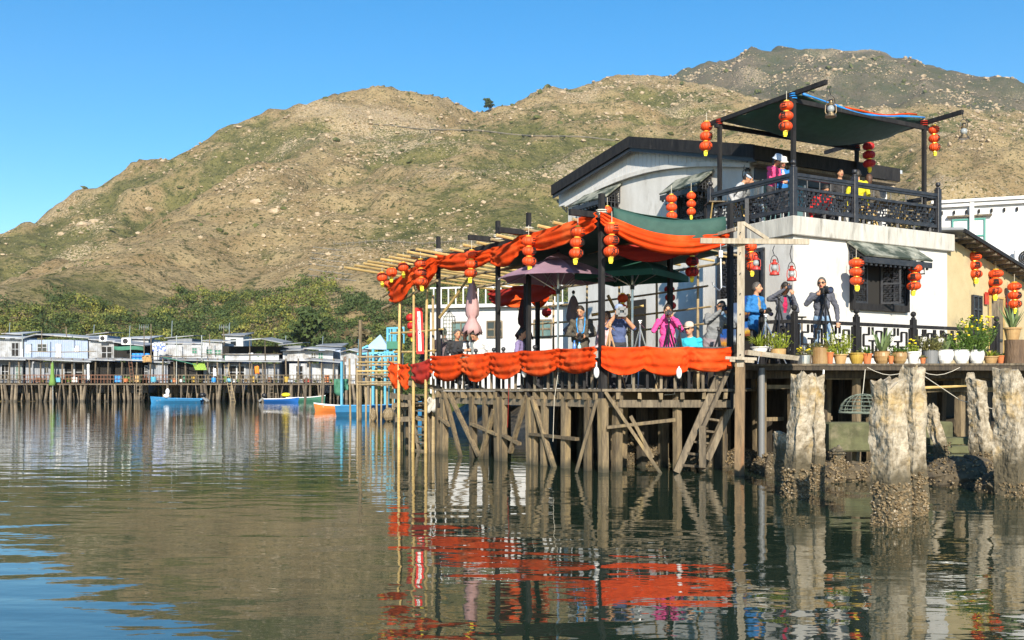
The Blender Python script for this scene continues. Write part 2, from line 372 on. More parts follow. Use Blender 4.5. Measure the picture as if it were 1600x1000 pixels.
# what grows where, with relief shade put in: R green scrub, G far mountain greyed for haze, B bare stony ground
gx, gy = np.gradient(HZ, axis=1), np.gradient(HZ, axis=0)
px_of = 800 + HX / HY * FPX; py_of = HOR - (HZ - CZ) / HY * FPX
conc = (fbm(HX / 130, HY / 130, 5, 4) - .47)
green = np.clip(.40 + conc * 2.4 + .35 * np.exp(-((px_of - 860) / 150) ** 2 - ((py_of - 340) / 50) ** 2) + .5 * np.exp(-((px_of - 120) / 130) ** 2 - ((py_of - 460) / 30) ** 2)
                - .45 * np.exp(-((px_of - 330) / 150) ** 2 - ((py_of - 370) / 45) ** 2) - .25 * np.exp(-((px_of - 700) / 200) ** 2 - ((py_of - 175) / 40) ** 2)
                + .30 * (HY > 1050) * (px_of > 1330), 0, 1)
stony = np.clip((fbm(HX / 60, HY / 60, 9, 5) - .50) * 4 + .9 * np.exp(-((px_of - 420) / 60) ** 2 - ((py_of - 315) / 22) ** 2) + .8 * np.exp(-((px_of - 140) / 26) ** 2 - ((py_of - 352) / 9) ** 2)
                + .12 * np.exp(-((px_of - 600) / 140) ** 2 - ((py_of - 165) / 30) ** 2), 0, 1)
DOM = terrain(HX, HY, True)
green = np.clip(green + np.select([DOM == 3, DOM == 4, DOM == 1], [-.30, -.26, .42 * np.clip((470 - px_of) / 120, 0, 1)], 0), 0, 1)  # left flank greened darker, its grazing-light shade put into colour with the scrub
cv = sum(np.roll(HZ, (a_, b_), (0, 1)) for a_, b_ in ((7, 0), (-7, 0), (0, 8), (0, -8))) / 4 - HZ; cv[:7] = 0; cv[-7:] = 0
green = np.clip(green + np.clip(cv * .075, -.35, .6), 0, 1)                     # scrub in gullies, dry crests; hollows darkened to put fold shade in colour
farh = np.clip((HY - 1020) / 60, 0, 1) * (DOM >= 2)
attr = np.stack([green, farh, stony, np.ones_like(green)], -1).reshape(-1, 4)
def hill_material():
    m = bpy.data.materials.new('hill scrub and grass'); m.use_nodes = True; N = m.node_tree.nodes; L = m.node_tree.links
    b = N['Principled BSDF']; b.inputs['Roughness'].default_value = 1; b.inputs['Specular IOR Level'].default_value = .1
    g = N.new('ShaderNodeNewGeometry'); at = N.new('ShaderNodeAttribute'); at.attribute_name = 'veg'
    sp = N.new('ShaderNodeSeparateColor'); L.new(at.outputs['Color'], sp.inputs[0])
    def nz(sc, det=6, ro=.65):
        n = N.new('ShaderNodeTexNoise'); n.inputs['Scale'].default_value = sc; n.inputs['Detail'].default_value = det; n.inputs['Roughness'].default_value = ro
        L.new(g.outputs['Position'], n.inputs['Vector']); return n.outputs['Fac']
    def mr(v, a, c, t0=0, t1=1):
        r = N.new('ShaderNodeMapRange'); r.inputs['From Min'].default_value = a; r.inputs['From Max'].default_value = c
        r.inputs['To Min'].default_value = t0; r.inputs['To Max'].default_value = t1; L.new(v, r.inputs['Value']); return r.outputs[0]
    def mixc(f, A, Bc):
        x = N.new('ShaderNodeMix'); x.data_type = 'RGBA'; L.new(f, x.inputs[0])
        for s_, v in ((x.inputs[6], A), (x.inputs[7], Bc)):
            if isinstance(v, tuple): s_.default_value = (*v, 1)
            else: L.new(v, s_)
        return x.outputs[2]
    def mth(op, a, c):
        x = N.new('ShaderNodeMath'); x.operation = op
        for i, q in enumerate((a, c)):
            if isinstance(q, (int, float)): x.inputs[i].default_value = q
            else: L.new(q, x.inputs[i])
        return x.outputs[0]
    dry = mixc(mr(nz(.05), .38, .62), (.255, .183, .092), (.345, .265, .142))
    grn = mixc(mr(nz(.09), .36, .64), (.086, .090, .032), (.175, .160, .060))
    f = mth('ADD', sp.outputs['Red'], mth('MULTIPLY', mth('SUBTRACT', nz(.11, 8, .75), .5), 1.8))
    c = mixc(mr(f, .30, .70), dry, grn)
    c = mixc(sp.outputs['Green'], c, mixc(mr(nz(.02, 8, .7), .40, .60), (.135, .112, .082), (.074, .082, .050)))   # darker scrub on the mountain behind, greyed to put haze in colour
    dark = mixc(mr(nz(.22, 8, .8), .53, .61), c, (.052, .058, .020))
    dark = mixc(mr(nz(.75, 4, .7), .55, .61), dark, (.040, .046, .017))                    # low bushes
    st = mth('ADD', mth('MULTIPLY', sp.outputs['Blue'], .16), nz(.85, 4, .7))
    fin = mixc(mr(st, .645, .68), dark, (.42, .335, .225))                                # bare stones
    L.new(fin, b.inputs['Base Color'])
    bp = N.new('ShaderNodeBump'); bp.inputs['Strength'].default_value = .9; bp.inputs['Distance'].default_value = 2.2
    L.new(nz(.30, 8, .7), bp.inputs['Height']); L.new(bp.outputs[0], b.inputs['Normal'])
    return m
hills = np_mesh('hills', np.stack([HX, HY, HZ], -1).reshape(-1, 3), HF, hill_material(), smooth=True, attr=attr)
struct(hills)

def hill_point(px, Y): x = (px - 800) / FPX * Y; return x, Y
ICO = None
def ico():
    import bmesh
    bm = bmesh.new(); bmesh.ops.create_icosphere(bm, subdivisions=1, radius=1); V = np.array([v.co[:] for v in bm.verts]); F = np.array([[v.index for v in f.verts] for f in bm.faces]); bm.free(); return V, F
IV, IF = ico()
def scatter_blobs(name, X, Y, S, m, flat=.7, jag=.35, sink=.2):
    n = len(X); Z = terrain(X, Y); k = len(IV)
    V = IV[None] * (1 + rng.uniform(-jag, jag, (n, k, 1))) * S[:, None, None] * np.stack([rng.uniform(.7, 1.3, n), rng.uniform(.7, 1.3, n), np.full(n, flat) * rng.uniform(.7, 1.3, n)], -1)[:, None]
    V = V + np.stack([X, Y, Z + S * flat * (1 - sink) * .5], -1)[:, None]
    F = IF[None] + (np.arange(n) * k)[:, None, None]
    return np_mesh(name, V.reshape(-1, 3), F.reshape(-1, 3), m)
# boulders strewn over the slopes
n = 170000; Yc = rng.uniform(300, 1480, n); pxc = rng.uniform(-40, 1640, n); Xc = (pxc - 800) / FPX * Yc
dens = np.clip((fbm(Xc / 45, Yc / 45, 31, 4) - .47) * 6, 0, 1); pyc = HOR - (terrain(Xc, Yc) - CZ) / Yc * FPX
dens = dens * .8 + .9 * np.exp(-((pxc - 430) / 90) ** 2 - ((pyc - 290) / 40) ** 2) + .5 * np.exp(-((pxc - 600) / 150) ** 2 - ((pyc - 180) / 40) ** 2) + .5 * np.exp(-((pxc - 1540) / 60) ** 2 - ((pyc - 200) / 50) ** 2) \
     + .45 * np.exp(-((pxc - 1000) / 110) ** 2 - ((pyc - 160) / 40) ** 2) + .7 * np.exp(-((pxc - 130) / 40) ** 2 - ((pyc - 350) / 22) ** 2)
dens *= 1 - .85 * np.exp(-((pxc - 330) / 140) ** 2 - ((pyc - 380) / 45) ** 2)
dom_ = terrain(Xc, Yc, True); dens = np.where((dom_ == 3) & (pyc > 335), dens * .06, dens)
pyb = HOR - (terrain(Xc * (1 + 4 / Yc), Yc + 4) - CZ) / (Yc + 4) * FPX
keep = (rng.uniform(0, 1, n) < .05 + dens * .8) & (pyc < 425) & (pyb < pyc)
Xk, Yk = Xc[keep], Yc[keep]; S = (.34 + rng.pareto(2.5, len(Xk)) * .42).clip(.3, 2.0) * (Yk / 760)
BOULDER = mat('pale granite boulders', (.46, .37, .25), .95, (.30, .23, .15), .6, coord='Object', bump=.5, bscale=2)
tag(scatter_blobs('boulders', Xk, Yk, S, BOULDER), 'pale granite boulders strewn over the dry hill slopes', 'boulders', kind='stuff')
# scrub bushes on the slopes
n = 26000; Yc = rng.uniform(260, 1300, n); pxc = rng.uniform(-40, 1640, n); Xc = (pxc - 800) / FPX * Yc
dens = np.clip((fbm(Xc / 60, Yc / 60, 77, 4) - .46) * 6, 0.03, 1); keep = rng.uniform(0, 1, n) < dens * .6
Xk, Yk = Xc[keep], Yc[keep]; S = (.35 + rng.pareto(2.5, len(Xk)) * .5).clip(.3, 2.2) * (Yk / 650)
SCRUB = mat('dark scrub', (.060, .075, .022), 1, (.10, .11, .03), .5, coord='Object')
tag(scatter_blobs('scrub', Xk, Yk, S, SCRUB, .75, .45), 'low dark green scrub dotted over the hill slopes', 'scrub', kind='stuff')

# woodland along the foot of the hills: leaf clumps by the thousand
WOODS = [mat('wood leaves %d' % i, c, .75, c2, .35, coord='Object', trans=.15) for i, (c, c2) in enumerate([((.036, .060, .014), (.070, .105, .020)), ((.105, .135, .024), (.155, .175, .030)), ((.22, .22, .034), (.26, .24, .045)), ((.12, .095, .045), (.16, .125, .06))])]
def foliage_arrays(C, Rad, leaf, per, flat=.8):
    """C centres, Rad radii -> triangles spread through each crown"""
    n = len(C); d = rng.normal(size=(n, per, 3)); d /= np.linalg.norm(d, axis=-1, keepdims=True)
    d[..., 2] = np.where(d[..., 2] < -.35, -d[..., 2], d[..., 2])
    rad = Rad[:, None, None] * rng.uniform(.55, 1.05, (n, per, 1)) * np.array([1, 1, flat])
    Cc = C[:, None] + d * rad
    nrm = d + rng.normal(size=d.shape) * .5; nrm /= np.linalg.norm(nrm, axis=-1, keepdims=True)
    a = np.cross(nrm, rng.normal(size=d.shape)); a /= np.linalg.norm(a, axis=-1, keepdims=True) + 1e-9; b = np.cross(nrm, a)
    L = leaf * rng.uniform(.6, 1.4, (n, per, 1)) * (Rad[:, None, None] / Rad.mean()) ** .5
    V = np.stack([Cc + a * L, Cc - a * L * .6 + b * L * .7, Cc - a * L * .6 - b * L * .7], 2)
    F = np.arange(V.shape[0] * V.shape[1] * 3).reshape(-1, 3)
    return V.reshape(-1, 3), F
n = 11500; Yw = 124 + 190 * rng.uniform(0, 1, n) ** 1.15; pw = rng.uniform(-300, 1000, n); Xw = (pw - 800) / FPX * Yw
Zw = terrain(Xw, Yw); pyw = HOR - (Zw - CZ) / Yw * FPX
line = 463 + 16 * np.sin(pw / 70.0) + 14 * np.sin(pw / 31.0 + 1) - 22 * np.exp(-((pw - 480) / 90) ** 2) + 26 * np.exp(-((pw - 225) / 40) ** 2) - 10 * (pw > 560)
keep = (pyw > line) & (rng.uniform(0, 1, n) < .95); Xw, Yw, Zw = Xw[keep], Yw[keep], Zw[keep]
Rw = rng.uniform(.7, 2.0, len(Xw)) * (1 + .25 * (Yw > 220)); big = rng.uniform(0, 1, len(Xw)) < .10; Rw[big] *= 1.6
V, F = foliage_arrays(np.stack([Xw, Yw, Zw + Rw * .55], -1), Rw, .24, 90)
hue = fbm(Xw / 14, Yw / 14, 91, 3) + rng.normal(0, .10, len(Xw))
mi = np.repeat(np.select([hue < .50, hue < .65, hue < .74], [0, 1, 2], 3), 90)
mi = np.where(rng.uniform(0, 1, len(mi)) < .2, np.clip(mi - 1, 0, 3), mi)
wood = np_mesh('woodland', V, F, WOODS, mi=mi); tag(wood, 'dense green wood of low trees along the foot of the hills', 'woodland', kind='stuff')

def tree(name, label, loc, h, r, mi_, nclump=26, bare=False):
    t = thing(name, label, 'tree', loc); loc = Vector(loc)
    tr = MB(); tr.tube([loc, loc + Vector((.1 * r, 0, h * .35)), loc + Vector((-.05 * r, .1, h * .7))], [h * .035, h * .026, h * .012], 7)
    for k in range(9):
        a = k * 2.4; z0 = h * random.uniform(.3, .65); tr.tube([loc + Vector((0, 0, z0)), loc + Vector((math.cos(a) * r * .5, math.sin(a) * r * .5, z0 + h * .16)), loc + Vector((math.cos(a) * r * .85, math.sin(a) * r * .85, z0 + h * .28))], [h * .014, h * .009, h * .004], 5)
    tr.build('trunk', OLDWOOD, t)
    C = np.array([[loc.x + random.gauss(0, r * .42), loc.y + random.gauss(0, r * .42), loc.z + h * random.uniform(.42, .98)] for _ in range(nclump)])
    V, F = foliage_arrays(C, np.full(nclump, r * .36), .16 * r, 46 if not bare else 12)
    o = np_mesh('crown', V - np.array(loc), F, WOODS[mi_], parent=t)
    return t
def hill_hit(px, py):
    Y = np.linspace(125, 1550, 2400); X = (px - 800) / FPX * Y; Z = terrain(X, Y)
    k = np.argmax(HOR - (Z - CZ) / Y * FPX <= py); return Vector((X[k], Y[k], Z[k]))
def on_hill(px, Y): x, y = hill_point(px, Y); return Vector((x, y, float(terrain(np.array([x]), np.array([y]))[0])))
tree('tree', 'lone dark tree standing in the saddle of the ridge', hill_hit(764, 176), 11, 4.5, 0)
tree('tree', 'yellow green tree at the right end of the wood, beside the bamboo poles', on_hill(598, 135), 7.5, 2.6, 2, 30)
tree('tree', 'greyish bare-looking tree in the wood left of the yellow tree', on_hill(562, 150), 9, 3, 3, 22, True)
tree('tree', 'greyish bare-looking tree just above the far tin roofs', on_hill(470, 132), 5.5, 2.2, 3, 20, True)
tree('tree', 'tall dark tree rising from the wood under the terraced slope', on_hill(482, 230), 12, 4.6, 0, 34)

# path and its fence across the lower slope, terraced slope below it
HCONC = mat('old grey hillside concrete', (.20, .18, .14), .95, (.13, .115, .085), .4, c3=(.12, .11, .06), s3=.2)
pts = [hill_hit(px, 382 + 2 * math.sin(px / 20)) + Vector((0, 0, .8)) for px in np.linspace(522, 760, 25)]
fn = thing('hillside_fence', 'pale fence of thin posts running along the hillside path', 'fence', pts[0])
rail = MB(); rail.tube(pts, .2, 4); rail.build('rail', HCONC, fn)
for p in pts: MB().bar(p - Vector((0, 0, 1.4)), p + Vector((0, 0, .7)), .3).build('post', HCONC, fn)
pipe = MB(); pts = [hill_hit(px, 197 + (px - 585) * .062 + 1.5 * math.sin(px / 25)) + Vector((0, 0, .5)) for px in np.linspace(585, 960, 40)]
pipe.tube(pts, .45, 5); tag(pipe.build('pipeline', HCONC), 'thin pale pipeline crossing the upper slope below the ridge', 'pipeline')
tw = thing('terraced_slope', 'stepped concrete retaining terraces above the wood', 'retaining wall', hill_hit(510, 410))
for k in range(6):
    pts = [hill_hit(px, 388 + 9 * k + (px - 500) * .12) for px in np.linspace(490 - 2 * k, 532 + 5 * k, 26)]
    MB().tube([p for p in pts], [.32 + .12 * math.sin(3 * q + k) for q in range(26)], 5).build('terrace_wall', HCONC, tw)
for px_, py_, w_ in ((400, 316, 2.0), (428, 330, 1.7), (130, 352, 2.6), (148, 346, 2.0), (96, 366, 1.8), (232, 326, 1.6)):
    p = hill_hit(px_, py_); mb = MB(); mb.ell(p + Vector((0, 0, -.4)), (w_ * 1.6, w_, w_ * .8), 9, 6)
    for q in mb.v: q += Vector((random.uniform(-.5, .5), random.uniform(-.5, .5), random.uniform(-.4, .4)))
    o = mb.build('rock_outcrop', BOULDER); tag(o, {400: 'pale rock slab high on the middle spur, left one', 428: 'pale rock slab high on the middle spur, right one', 130: 'broad pale rock face low on the left hill flank', 148: 'pale rock face just right of the broad one on the left flank', 96: 'lowest pale rock patch on the left hill flank', 232: 'small pale rock patch on the left hill above the spur'}[px_], 'rock')

# ------------------------------------------------------------------ tea house: lower block, gabled house behind, roof terrace
Z3 = Vector((0, 0, 1))
NR = Vector((.5, -.866, 0)); NL = Vector((-.866, -.5, 0))      # outward normals of the right-hand and left-hand walls
DOCK, DECK, ROOF = 2.06, 1.6, 5.40

def fret(mb, o, ax, az, w, h, nrm, seed=0, cell=.085, th=.014, dep=.02):
    """Chinese lattice: broken pinwheel grid of short bars in a w x h panel"""
    r = random.Random(seed); nx = max(2, round(w / cell)); nz = max(2, round(h / cell)); cx, cz = w / nx, h / nz
    for i in range(nx):
        for j in range(nz):
            x0, z0 = i * cx, j * cz
            if (i + j) % 2 == 0: a, b = (x0 - cx * .35, z0), (x0 + cx, z0)
            else: a, b = (x0, z0 - cz * .35), (x0, z0 + cz)
            if r.random() < .12: continue
            a = (min(max(a[0], 0), w), min(max(a[1], 0), h)); b = (min(max(b[0], 0), w), min(max(b[1], 0), h))
            mb.bar(o + ax * a[0] + az * a[1], o + ax * b[0] + az * b[1], th, dep, up=nrm)
            if r.random() < .3: mb.bar(o + ax * (x0 + cx * .5) + az * z0, o + ax * (x0 + cx * .5) + az * (z0 + cz), th, dep, up=nrm)
    return mb
def bracket(mb, o, ax, az, w, h, nrm, th=.016):
    """triangular openwork bracket with its right angle at o"""
    mb.bar(o, o + ax * w, th * 1.4, th * 1.6, up=nrm); mb.bar(o, o - az * h, th * 1.4, th * 1.6, up=nrm); mb.bar(o + ax * w, o - az * h, th * 1.4, th * 1.6, up=nrm)
    n = 5
    for i in range(1, n):
        f = i / n
        mb.bar(o + ax * w * f, o + ax * w * f - az * h * (1 - f) * .9, th, th, up=nrm); mb.bar(o - az * h * f, o - az * h * f + ax * w * (1 - f) * .9, th, th, up=nrm)

th_ = thing('tea_house', 'white two-storey tea house with black gabled roof edge, carved windows and a roof terrace', 'house', B(2, 3, 0))
# lower block
blk = MB(); blk.obox(B(0, 0, DOCK - .1), UU * 5.25, VV * 3.0, Z3 * (4.97 - DOCK + .1)); blk.build('wall', PLASTER, th_)
band = MB(); band.obox(B(-.10, -.10, 4.974), UU * 5.52, VV * 3.2, Z3 * .42); band.build('concrete_band', CONCRETE, th_, bevel=.015)
# gabled house: side wall with gable, front wall facing the terrace
u0, v0, v1 = 1.59, 2.9, 11.5; zr = 8.82; zn, zf, vm = 7.45, 8.22, 7.7
hw = MB(); hw.slab([B(u0, v0, 1.45), B(u0, v1, 1.45), B(u0, v1, zf), B(u0, vm, zr - .25), B(u0, v0, zn)], UU, 5.0); hw.build('house_wall', PLASTER, th_)
gb = MB()                                                        # boarded gable: upright boards above the sloping trim
nb = 46
for k in range(nb):
    va, vb = v0 - .02 + (v1 + .5 - v0) * k / nb, v0 - .02 + (v1 + .5 - v0) * (k + 1) / nb
    def top(v): return zn + .22 + (zr - zn - .22) * min(1, (v - v0) / (vm - v0)) if v <= vm else zr - (zr - zf) * (v - vm) / (v1 - vm)
    def bot(v): return zn - .18 + .55 * math.sin(math.pi * min(1, max(0, (v - v0) / (v1 - v0)))) * .9 + .35 * (v - v0) / (v1 - v0)
    if top((va + vb) / 2) - bot((va + vb) / 2) < .05: continue
    MB().slab([B(u0 - .06, va, bot(va)), B(u0 - .06, vb - .012, bot(vb)), B(u0 - .06, vb - .012, top(vb) - .03), B(u0 - .06, va, top(va) - .03)], UU, .04).build('gable_board', WHITESHEET, th_)
tr = MB(); 
for k in range(12):
    va, vb = v0 + (v1 - v0) * k / 12, v0 + (v1 - v0) * (k + 1) / 12
    tr.bar(B(u0 - .09, va, bot(va) - .02), B(u0 - .09, vb, bot(vb) - .02), .10, .12)
tr.build('gable_trim', PLASTER, th_)
rf = MB()
for (va, za, vb, zb) in ((v0 - .35, zn + .08, vm, zr), (vm, zr, v1 + .42, zf - .07)):
    rf.slab([B(u0 - .32, va, za), B(u0 + 5.2, va, za), B(u0 + 5.2, vb, zb), B(u0 - .32, vb, zb)], (0, 0, 1), .10)
roof = rf.build('roof', GREYSHEET, th_)
for (va, za, vb, zb) in ((v0 - .38, zn + .06, vm, zr + .02), (vm, zr + .02, v1 + .45, zf - .07)):
    fa = MB(); fa.obox(B(u0 - .38, va, za - .17), UU * .05, B(0, vb, zb) - B(0, va, za), Z3 * .33); fa.build('bargeboard', BLACKWOOD, roof)
    fa = MB(); fa.obox(B(u0 - .325, va, za - .27), UU * .05, B(0, vb, zb) - B(0, va, za), Z3 * .13); fa.build('bargeboard', FRAMEWOOD, roof)
fa = MB(); fa.obox(B(u0 - .36, v0 - .41, zn - .16), UU * 5.4, VV * .06, Z3 * .36); fa.build('fascia', BLACKWOOD, roof)
fa = MB(); fa.obox(B(u0 - .2, v0 - .36, zn - .24), UU * 5.2, VV * .3, Z3 * .07); fa.build('soffit', GREYWOOD, roof)
fa = MB(); fa.obox(B(u0, v0 - .05, zn - .55), UU * 4.9, VV * .05, Z3 * .30); fa.build('lintel_board', FRAMEWOOD, th_)
bk = MB(); bracket(bk, B(u0 - .03, v1 + .03, zf - .35), VV, Z3, .6, .5, UU); bk.build('eave_bracket', FRAMEWOOD, th_)
# doors of the upper room onto the roof terrace
for k, (ua, ub, m_) in enumerate(((.25, 1.0, GLASS), (1.05, 1.75, GLASS), (1.8, 2.5, DARKVOID), (2.55, 3.1, WHITESHEET), (3.2, 4.4, PLASTER))):
    d = MB(); d.obox(B(u0 + ua, v0 - .03, ROOF), UU * (ub - ua), VV * .028, Z3 * 1.5); p = d.build('upper_door', m_, th_)
    f = MB()
    for uu in (ua, ub): f.obox(B(u0 + uu - .02, v0 - .06, ROOF), UU * .05, VV * .05, Z3 * 1.52)
    f.build('door_frame', WHITEPAINT if k != 2 else FRAMEWOOD, p)

def awning_window(tname, o, ax, nrm, w, h, aw=.55, drop=.38, wall=True):
    """carved window: o = bottom-left of the opening on the wall, ax along the wall"""
    win = MB(); fr = .09
    win.obox(o + nrm * .004, ax * w, nrm * .012, Z3 * h); W = win.build(tname, DARKVOID, th_)
    f = MB()
    f.obox(o + nrm * .02, ax * fr, nrm * .09, Z3 * h); f.obox(o + ax * (w - fr) + nrm * .02, ax * fr, nrm * .09, Z3 * h)
    f.obox(o + ax * fr + nrm * .02, ax * (w - 2 * fr), nrm * .085, Z3 * fr * 1.7); f.obox(o + ax * fr + Z3 * (h - fr) + nrm * .02, ax * (w - 2 * fr), nrm * .085, Z3 * fr)
    f.build('frame', BLACKWOOD, W)
    n = 4 if w > 1.5 else 2; sw = (w - 2 * fr) / n
    for k in range(n):
        if n == 4 and k == 1: continue                            # one leaf stands open
        so = o + ax * (fr + sw * k) + Z3 * (fr * 1.75) + nrm * .045; sa = ax
        if n == 4 and k == 2: sa = (ax * .55 + nrm * .83).normalized()
        s_ = MB(); hh = h - fr * 2.8
        for q in (0, sw - .04): s_.obox(so + sa * q, sa * .04, nrm * .03, Z3 * hh)
        for q in (0, hh * .47, hh - .04): s_.obox(so + sa * .041 + Z3 * q, sa * (sw - .082), nrm * .028, Z3 * .04)
        S_ = s_.build('shutter', FRAMEWOOD, W)
        l = MB(); fret(l, so + sa * .05 + Z3 * .05 + nrm * .014, sa, Z3, sw - .1, hh - .1, nrm, k, .05, .012, .012); L_ = l.build('carving', FRAMEWOOD, S_); L_['kind'] = 'stuff'
    a = MB(); top_ = o + Z3 * (h + .33) - ax * .12 + nrm * .01; ww = w + .34
    a.slab([top_, top_ + ax * ww, top_ + ax * (ww) + nrm * aw - Z3 * drop, top_ + nrm * aw - Z3 * drop], (nrm * drop + Z3 * aw), .045); A_ = a.build('awning', SLATE, W)
    e = MB(); e.obox(top_ + nrm * (aw - .05) - Z3 * (drop + .15), ax * ww, nrm * .05, Z3 * .13)
    for k in range(int(ww / .16)): e.obox(top_ + nrm * (aw - .06) + ax * (.05 + k * .16) - Z3 * (drop + .20), ax * .06, nrm * .03, Z3 * .05)
    e.build('awning_edge', FRAMEWOOD, W)
    for q in (.10, ww - .12):
        b_ = MB(); bracket(b_, top_ + ax * q - Z3 * .06, nrm, Z3, 0.02, .02, ax)
        b_ = MB(); oo = top_ + ax * q - Z3 * (drop + .10)
        b_.bar(oo, oo + nrm * aw, .03, .03); b_.bar(oo, oo + Z3 * (drop + .02), .03, .03); b_.bar(oo + Z3 * (drop), oo + nrm * aw, .03, .03)
        for i in range(1, 6):
            f_ = i / 6; b_.bar(oo + nrm * aw * f_, oo + nrm * aw * f_ + Z3 * drop * (1 - f_), .014, .014); b_.bar(oo + Z3 * drop * f_, oo + Z3 * drop * f_ + nrm * aw * (1 - f_), .014, .014)
        for i in range(4): b_.bar(oo + nrm * aw * (.1 + .22 * i) - Z3 * .02, oo + nrm * aw * (.1 + .22 * i) - Z3 * (.16 + .03 * (i % 2)), .02, .03)
        b_.bar(oo - Z3 * .17, oo + nrm * aw * .8 - Z3 * .17, .02, .03)
        b_.build('awning_bracket', FRAMEWOOD, W)
    return W
awning_window('window', B(1.78, 0, 3.40), UU, NR, 1.95, 1.22)
def on_left(px): q = (px - 800) / FPX; c = B(u0, v0, 0); t = (c.x - q * c.y) / (.5 + .866 * q); return v0 + t
va = on_left(1108); awning_window('window', B(u0, on_left(1062), 5.45), -VV, NL, on_left(1062) - va, 1.62, .6, .45)
vb = on_left(966); awning_window('window', B(u0, on_left(922), 5.45), -VV, NL, on_left(922) - vb, 2.0, .6, .45)
# ground floor door with its posters, narrow window behind
dr = MB(); dr.obox(B(-.012, .90, DECK + .4), UU * .01, VV * 1.5, Z3 * 2.72); D = dr.build('door_opening', DARKVOID, th_)
f = MB()
for vv in (.86, 1.58, 2.34): f.obox(B(-.07, vv, DECK + .4), UU * .06, VV * .08, Z3 * 2.78)
f.obox(B(-.075, .86, 4.72), UU * .065, VV * 1.56, Z3 * .09); f.build('frame', FRAMEWOOD, D)
l = MB(); fret(l, B(-.03, 1.66, 2.9), VV, Z3, .68, 1.8, NL, 5, .06, .014, .014); l.build('carving', FRAMEWOOD, D)['kind'] = 'stuff'
def poster_mat(name, sky_, glow, base):
    m = bpy.data.materials.new(name); m.use_nodes = True; N = m.node_tree.nodes; L = m.node_tree.links; b = N['Principled BSDF']; b.inputs['Roughness'].default_value = .3
    tc = N.new('ShaderNodeTexCoord'); sx = N.new('ShaderNodeSeparateXYZ'); L.new(tc.outputs['Generated'], sx.inputs[0])
    n = N.new('ShaderNodeTexNoise'); n.inputs['Scale'].default_value = 7; L.new(tc.outputs['Generated'], n.inputs['Vector'])
    ad = N.new('ShaderNodeMath'); ad.operation = 'MULTIPLY_ADD'; ad.inputs[1].default_value = .35; L.new(n.outputs['Fac'], ad.inputs[0]); L.new(sx.outputs['Z'], ad.inputs[2])
    r = N.new('ShaderNodeValToRGB'); L.new(ad.outputs[0], r.inputs[0]); e = r.color_ramp.elements
    e[0].position = .3; e[0].color = (*base, 1); e[1].position = .8; e[1].color = (*sky_, 1); k = e.new(.52); k.color = (*glow, 1)
    L.new(r.outputs[0], b.inputs['Base Color']); return m
pm = [poster_mat('print %d' % i, *c) for i, c in enumerate([((.02, .10, .42), (.80, .35, .02), (.02, .02, .05)), ((.10, .16, .30), (.55, .60, .66), (.05, .05, .06)), ((.75, .76, .75), (.10, .30, .55), (.45, .50, .25)), ((.03, .15, .5), (.8, .5, .05), (.25, .05, .02))])]
for k, (vv, zz, w_, h_) in enumerate([(1.02, 3.22, .40, .52), (1.5, 3.05, .38, .55), (1.98, 3.1, .36, .62), (1.15, 2.80, .52, .34), (1.85, 2.5, .45, .5), (1.7, 2.62, .3, .36)]):
    q = MB(); q.obox(B(-.105 - .012 * (k % 3), vv, zz), UU * .012, VV * w_, Z3 * h_)
    tag(q.build('poster', pm[k % 4]), ['sunset photo print pinned right of the lattice door, highest one', 'grey framed photo print at the middle of the lattice door', 'pale notice sheet at the left of the lattice door', 'wide sunset print behind the man in the blue jacket', 'dark sunset print low at the left of the door', 'small dark print below the framed photo on the door'][k], 'poster', 'prints on the lattice door')
nw = MB(); nw.obox(B(u0 - .02, on_left(1088) if False else v0 + .25, DECK + .35), UU * .015, VV * .62, Z3 * 2.55); NWO = nw.build('window', DARKVOID, th_)
f = MB()
for vv in (.18, .85): f.obox(B(u0 - .08, v0 + vv, DECK + .2), UU * .06, VV * .09, Z3 * 2.9)
f.obox(B(u0 - .085, v0 + .18, DECK + 3.0), UU * .065, VV * .76, Z3 * .1); f.build('frame', FRAMEWOOD, NWO)
hd = MB(); hd.slab([B(u0 - .55, v0 + .1, 4.55), B(u0 - .55, v0 + 1.3, 4.55), B(u0, v0 + 1.3, 4.95), B(u0, v0 + .1, 4.95)], Z3, .05); hd.build('awning', SLATE, NWO)
bx = MB(); fret(bx, B(u0 - .5, v0 + .1, 4.32), VV, Z3, 1.2, .2, NL, 2, .05); bx.build('carving', FRAMEWOOD, NWO)['kind'] = 'stuff'
dk = MB(); dk.obox(B(u0 - .04, on_left(985), DECK + .2), UU * .03, -VV * (on_left(985) - on_left(1010)), Z3 * 2.4); dk.build('dark_doorway', DARKVOID, th_)

